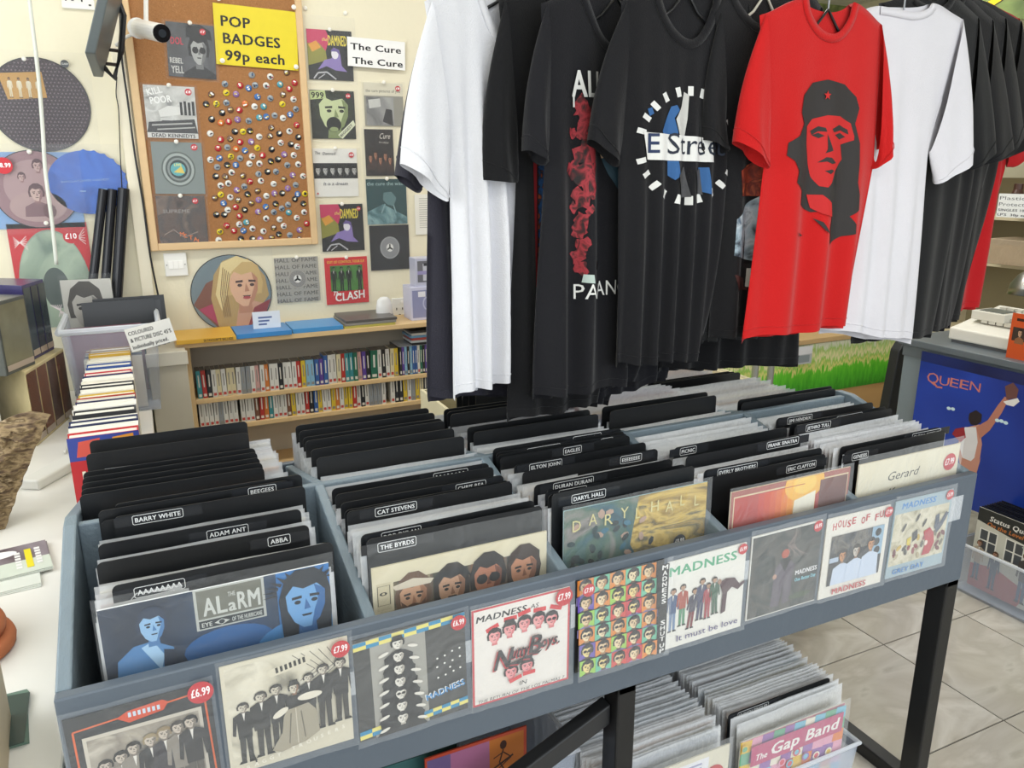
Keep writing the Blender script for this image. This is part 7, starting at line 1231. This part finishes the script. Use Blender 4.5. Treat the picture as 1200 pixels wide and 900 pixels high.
# clear crate with albums on the floor below it
XC_ = 2.93; ya, yb = 0.335, 0.66
def a_level(a):
    a.rect(0, 0, 1, 1, '#2e302e'); a.text('Status Quo', 0.14, 0.12, 0.060, '#e6e4de', True, fit=0.44, shear=0.2); a.text('On the Level', 0.12, 0.19, 0.050, '#c8783a', True, fit=0.42, shear=0.2)
    a.poly([(0, 0.16), (0.40, 0.22), (0.62, 0.24), (1, 0.2), (1, 1), (0, 1)], '#cfcdbf'); a.poly([(0, 0.72), (0.3, 0.66), (0.7, 0.78), (0.6, 1), (0, 1)], '#b0504a')
    for x0 in (0.05, 0.36): 
        a.rect(x0, 0.24, x0 + 0.22, 0.52, '#e6e4da')
        for k in (0, 1):
            for j in (0, 1): a.rect(x0 + 0.015 + k * 0.105, 0.255 + j * 0.135, x0 + 0.10 + k * 0.105, 0.375 + j * 0.135, '#4a4d50')
    a.person(0.62, 0.32, 0.62, '#4a4440', '#4a5f80', '#b88a70', '#4a3020', asp=1.1); a.person(0.28, 0.46, 0.48, '#3a4a60', '#3a4a6a', '#b88a70', '#5a3a26', asp=1.2); a.person(0.08, 0.40, 0.5, '#b8a890', '#3f4f6c', '#b88a70', '#6a4a30', asp=1.1)
    a.poly([(0.55, 0.27), (0.74, 0.16), (0.92, 0.24), (0.74, 0.38)], '#e8ece6'); a.poly([(0.56, 0.27), (0.74, 0.165), (0.91, 0.24), (0.80, 0.30)], '#3f8a4c')
record('album_record', 0.315, 0.315, (XC_, 0.49, 0.035), 'album with white windowed house and three figures in the clear floor crate', 'record', a_level, rz=-math.pi / 2, base='#cfcdbf', slv=0.0)
for i in range(9):
    o = MB().box(-0.158, 0.158, 0, 0.003, 0, 0.315, mat(['#1d1e20', '#26272a', '#1d1e20'][i % 3], 0.25)).build('record', None, (XC_ + 0.014 + i * 0.014, 0.49, 0.035), rz=-math.pi / 2); o.rotation_euler.x = 0.0
    tag(o, 'black record sleeve behind the windowed-house album, %s back' % ordw(i), 'record', 'black sleeves in the clear floor crate')
t2 = empty('plastic_crate', (3.02, 0.44, 0.0), 'clear plastic crate of albums on the tiles below the blue poster', 'crate'); m = MB(); tubwall(m, -0.115, 0.075, -0.28, 0.245, 0.012, 0.20, 0.012, 0.003, TUBP).build('tub_body', t2)
MB().tube([(-0.13, -0.295, 0.2), (0.09, -0.295, 0.2), (0.09, 0.26, 0.2), (-0.13, 0.26, 0.2), (-0.13, -0.295, 0.2)], 0.006, rim, 8).build('tub_rim', t2); MB().box(-0.11, 0.07, -0.28, 0.24, 0, 0.013, TUBP).build('tub_foot', t2)
# till and leaflet on the table
ty0, ty1 = 0.802, 1.062
tl = empty('till', (3.2, (ty0 + ty1) / 2, zt_), 'off-white till with grey base on the grey table', 'till'); hw = (ty1 - ty0) / 2
MB().prism([(0, 0.012), (0.30, 0.012), (0.30, 0.13), (0.05, 0.07), (0, 0.06)], -hw, hw, mat('#dedbd0', 0.4)).build('till_body', tl, bevel=0.006)
MB().box(0.01, 0.29, -hw + 0.01, hw - 0.01, 0, 0.012, mat('#5a5c5e', 0.5)).build('till_foot', tl)
MB().box(0.08, 0.20, hw - 0.17, hw - 0.03, 0.095, 0.130, mat('#d5d2c6', 0.4)).build('display_hood', tl, bevel=0.003); MB().box(0.10, 0.18, hw - 0.15, hw - 0.05, 0.130, 0.133, mat('#59605c', 0.3)).build('display', tl)
kp = MB()
for i in range(5):
    for j in range(4): kp.box(0.08 + j * 0.035, 0.108 + j * 0.035, -hw + 0.03 + i * 0.032, -hw + 0.056 + i * 0.032, 0.085 + j * 0.014, 0.098 + j * 0.014, mat('#c6c3b6', 0.5))
kp.build('keypad', tl)
def a_orl(a): a.rect(0, 0, 1, 1, '#c9501f'); a.rect(0.08, 0.3, 0.92, 0.6, '#3a2c26'); a.head(0.3, 0.42, 0.08, '#c8a080', '#2a1c16', body='#8a5a3a'); a.rect(0.15, 0.1, 0.85, 0.16, '#3a1c12')
lf = (3.14, 0.779, 0.994)
record('leaflet', 0.13, 0.17, (3.145, lf[1] - 0.065, zt_), 'orange leaflet standing on the grey table before the till', 'leaflet', a_orl, rz=-math.pi / 2 , base='#c9501f', slv=0, rx=0.0)
# shelves on the right
XSH = 4.4; zs_ = 1.07
ss = empty('wall_shelving', (XSH + 0.2, 1.4, 0), 'pale shelving at the far right behind the till', 'shelf'); SB = mat('#d3c7a8', 0.5)
for z in (zs_, zs_ - 0.42, 0.1, zs_ + 0.56): MB().box(-0.2, 0.2, -1.2, 0.7, z - 0.03, z, SB).build('shelf_board', ss)
MB().box(0.18, 0.2, -1.2, 0.7, 0, 1.5, mat('#8e8466', 0.7)).build('back_board', ss); MB().box(-0.2, 0.2, 0.68, 0.7, 0, 1.9, SB).build('side_board', ss); MB().box(-0.2, 0.2, -1.2, -1.18, 0, 1.9, SB).build('side_board', ss)
def a_psign(a):
    a.rect(0, 0, 1, 1, '#e9ebea'); a.text('Plastic', 0.02, 0.26, 0.15, '#5a5f66', fit=0.38); a.text('Protective covers', 0.02, 0.52, 0.15, '#5a5f66', fit=0.90); a.text('SINGLES 10p each', 0.02, 0.74, 0.10, '#4a4f58', True, fit=0.60); a.text("LP'S  30p each", 0.02, 0.94, 0.10, '#4a4f58', True, fit=0.50)
ps = (4.18, 1.591, 1.317)
record('sign_card', 0.34, 0.115, (4.18, ps[1] - 0.17, ps[2]), 'white sign lettered Plastic Protective covers at the far right', 'sign', a_psign, rz=-math.pi / 2, base='#e9ebea', slv=0)
MB().box(-0.2, 0.2, -1.2, 0.7, ps[2] - 0.03, ps[2] - 0.002, SB).build('shelf_board', ss)
bx_ = (4.3, 1.671, 1.114)
o = tag(MB().box(0, 0.22, -0.30, 0, 0, 0.13, clear('box_wrap', 0.5, (0.62, 0.5, 0.36, 1), 0.2)).box(0.01, 0.21, -0.29, -0.01, 0.005, 0.09, mat('#a88a60', 0.6)).build('clear_box', None, (4.27, bx_[1], zs_), bevel=0.004), 'clear-lidded box of brown goods on the far right shelf', 'box')
o = tag(MB().lathe([(0.001, 0), (0.03, 0), (0.03, 0.06), (0.022, 0.07), (0.022, 0.085), (0.001, 0.085)], (0, 0, 0), mat('#4a3028', 0.3), 16).build('small_bottle', None, (4.32, 1.589, ps[2] + 0.0)), 'small brown bottle with dark cap standing behind the white sign', 'bottle'); o.scale = (1, 1, 1.9)
lp = (3.75, 1.139, 1.056)
la = empty('desk_lamp', (3.80, lp[1], zt_), 'desk lamp with brushed metal shade on the grey table, far right', 'lamp')
MB().lathe([(0.001, 0), (0.07, 0), (0.07, 0.012), (0.001, 0.015)], (0, -0.05, 0), mat('#3a3c3e', 0.4), 20).build('lamp_base', la); MB().tube([(0, -0.05, 0.01), (0, -0.06, lp[2] - zt_ + 0.12), (0, -0.0, lp[2] - zt_ + 0.07)], 0.008, mat('#8f8f8c', 0.3, 0.9), 8).build('lamp_arm', la)
MB().lathe([(0.078, -0.045), (0.070, 0.0), (0.045, 0.04), (0.02, 0.06), (0.001, 0.062)], (0, 0, lp[2] - zt_), mat('#a8a6a0', 0.3, 0.9), 24).build('lamp_shade', la, smooth=True)
# yellow lettering on green sign, top right
sg = (4.5, 2.065, 2.379)
o = tag(MB().box(0, 0.02, -1.1, 0.5, -0.08, 0.35, blotch('sign_green', ['#5a6a3e', '#75854f', '#4a5a34'], 4, 4, 0.5)).build('shop_sign', None, (4.5, sg[1], sg[2])), 'green sign with big yellow letters at the top right corner', 'sign')
a = Art(1.6, 0.43); 
for i, c in enumerate('OTO'):
    for dd, cc_ in ((0.012, '#2e3020'), (0.0, '#e0c42e')): a.text(c, 0.27 + i * 0.14 - dd * 0.4, 0.80 + dd, 0.46 + dd * 2, cc_, True, fit=0.125 + dd)
q = a.build(o, 'sign_lettering', (-0.001, -0.3, -0.08)); q.rotation_euler = (0, 0, -math.pi / 2)
# ---------------------------------------------------------------- crates of records on the floor under the browser
def floorcrate(xc, yc, wx, wy, h_, label, mt=None):
    t = empty('plastic_crate', (xc, yc, 0.028 if yc < 0.32 else 0), label, 'crate'); tubwall(MB(), -wx / 2, wx / 2, -wy / 2, wy / 2, 0.004, h_, 0.012, 0.003, mt or TUBP).build('tub_body', t)
    MB().tube([(-wx / 2 - 0.014, -wy / 2 - 0.014, h_), (wx / 2 + 0.014, -wy / 2 - 0.014, h_), (wx / 2 + 0.014, wy / 2 + 0.014, h_), (-wx / 2 - 0.014, wy / 2 + 0.014, h_), (-wx / 2 - 0.014, -wy / 2 - 0.014, h_)], 0.006, rim, 8).build('tub_rim', t); return t
SW = [mat(c, 0.5) for c in ('#d8d2c2', '#7a2f34', '#2f5f8c', '#c8b04a', '#e2dccf', '#3a3c40', '#b86a3a', '#cfc9ba', '#4a8fb0')]
tag(MB().box(0.94, 1.66, 0.03, 0.60, 0.0, 0.028, mat('#55585a', 0.6)).build('floor_plank'), 'flat grey plank on the tiles under the two floor crates', 'plank')
floorcrate(1.47, 0.31, 0.345, 0.50, 0.20, 'clear crate of twelve-inch records on the floor, right one')
floorcrate(1.115, 0.31, 0.330, 0.50, 0.20, 'clear crate of sleeved records on the floor, left one')
def a_gap(a):
    a.rect(0, 0, 1, 1, '#d88a9a'); C6 = ['#7cc0d8', '#e8c23a', '#d8485a', '#e8a8c0', '#9a6ab0', '#f0ead8', '#e8843a', '#6ab08c']; rnd = random.Random(4)
    for i in range(10):
        for j in range(10):
            x = i * 0.1 + rnd.uniform(-0.01, 0.01); y = j * 0.1; c = rnd.choice(C6); a.polys([[(x, y), (x + 0.11, y + 0.01), (x + 0.10, y + 0.11), (x - 0.01, y + 0.10)]], c)
    for i in range(26):
        x, y = rnd.uniform(0, 0.95), rnd.uniform(0.02, 0.95); a.ell(x, y, 0.035, 0.035, rnd.choice(C6), 12); a.ell(x, y, 0.022, 0.022, rnd.choice(C6), 12)
    a.rect(0.08, 0.05, 0.97, 0.22, '#c04a78')
    a.text('The', 0.12, 0.18, 0.05, '#f4f2ee', True, fit=0.11, shear=0.2); a.text('Gap Band', 0.26, 0.18, 0.095, '#f4f2ee', True, fit=0.66, shear=0.2)
record('album_record', 0.312, 0.312, (1.452, 0.062, 0.034), 'multicoloured mosaic album with white script, front of the right floor crate', 'record', a_gap, slv=0.012, slvtop=0.02, base='#e8e2d4')
def a_cream(a): a.rect(0, 0, 1, 1, '#e0dac6'); a.rect(0.55, 0.04, 0.82, 0.26, '#e9e9ee'); a.polys([[(0.58, 0.07 + i * 0.035), (0.76, 0.07 + i * 0.035), (0.76, 0.085 + i * 0.035), (0.58, 0.085 + i * 0.035)] for i in range(5)], '#9a9ac0')
record('album_record', 0.308, 0.308, (1.110, 0.062, 0.048), 'cream album with small typed label, front of the left floor crate', 'record', a_cream, slv=0.012, slvtop=0.02, base='#e0dac6', sticker=(0.87, 0.22, 0.028, '8.99'))
divider(1.305, 0.118, 0.375, '12 INCH SINGLES', 0.10, 'black divider card in the right floor crate behind the mosaic album', 'dividers under the browser')
for cx_f, n_, nm in ((1.475, 44, 'right'), (1.115, 44, 'left')):
    y = 0.080
    for i in range(n_):
        y += random.uniform(0.0075, 0.0125)
        if cx_f > 1.4 and abs(y - 0.118) < 0.005: continue
        if y > 0.53: break
        o = MB().box(-0.157, 0.157, 0, 0.0035, 0, 0.314, random.choice(SW)).build('record', None, (cx_f + random.uniform(-0.008, 0.006), y, 0.036 + random.uniform(0, 0.008))); o.rotation_euler = (-0.03, random.uniform(-0.01, 0.01), random.uniform(-0.02, 0.02))
        tag(o, 'sleeved record in the %s floor crate, %s from the front' % (nm, ordw(i)), 'record', 'records in the floor crates'); sleeve(o, 0.326, 0.33, MILK, (0, -0.0028, -0.001))
# left of the leg: orange and purple album, tipped crate
def a_op(a):
    a.rect(0, 0, 1, 1, '#b8452c'); a.rect(0.02, 0.03, 0.24, 1, '#6f5a86'); a.rect(0.24, 0.03, 0.62, 1, '#a8688c'); a.rect(0.62, 0.03, 0.97, 1, '#c0702c')
    a.ell(0.76, 0.12, 0.035, 0.05, '#3a1c14', 10); a.line([(0.76, 0.17), (0.72, 0.30), (0.78, 0.42)], 0.015, '#3a1c14'); a.line([(0.66, 0.24), (0.76, 0.20), (0.84, 0.28), (0.72, 0.36), (0.66, 0.44)], 0.012, '#3a1c14'); a.line([(0.64, 0.36), (0.86, 0.26)], 0.02, '#2a1410')
opp = [(0.604, 0.16, 0.504), (0.778, 0.16, 0.492)]
record('album_record', 0.215, 0.215, (opp[0][0] + 0.1075, 0.16, opp[1][2] - 0.222), 'small orange and purple record in the crate left of the leg', 'record', a_op, base='#b8452c', slv=0.0, tilt=0.0)
oc = floorcrate(0.72, 0.33, 0.36, 0.40, 0.16, 'clear crate holding the small orange and purple record'); oc.location.z = max(0.02, opp[1][2] - 0.225)
for i in range(3): 
    o = MB().box(-0.09, 0.09, 0, 0.0035, 0, 0.19, mat(['#3f6a68', '#d8d2c0', '#232428'][i], 0.4)).build('record', None, (opp[0][0] - 0.01, 0.20 + i * 0.03, opp[1][2] - 0.222)); tag(o, ['teal', 'cream', 'black'][i] + ' record behind the orange and purple album', 'record', None)
o = tag(MB().box(-0.18, 0.18, -0.22, 0.22, 0, max(0.02, opp[1][2] - 0.225), mat('#4a4a4c', 0.7)).build('low_plinth', None, (0.72, 0.33, 0.0)), 'dark plinth under the crate of the orange and purple record', 'plinth')
blu = (1.124, 0.42, 0.241)
o = tag(MB().box(-0.15, 0.15, 0, 0.006, 0, 0.5, mat('#1c2a8c', 0.4)).build('poster_board', None, (blu[0] + 0.06, 0.66 , 0.0), rz=0.0), 'deep blue board standing behind the left floor crate', 'board')
for i in range(9):
    o = MB().box(-0.10, 0.10, 0, 0.004, 0, 0.30, mat(['#cfc6ac', '#b89a6a', '#ded8c6', '#a8a090'][i % 4], 0.6)).build('record', None, (0.78 + i * 0.020, 0.70, 0.16), rz=1.3); tag(o, 'old cream sleeve in the back floor crate, %s from the left' % ordw(i), 'record', 'old sleeves at the back')
floorcrate(0.86, 0.70, 0.30, 0.26, 0.155, 'low clear crate of old sleeves at the back under the browser')
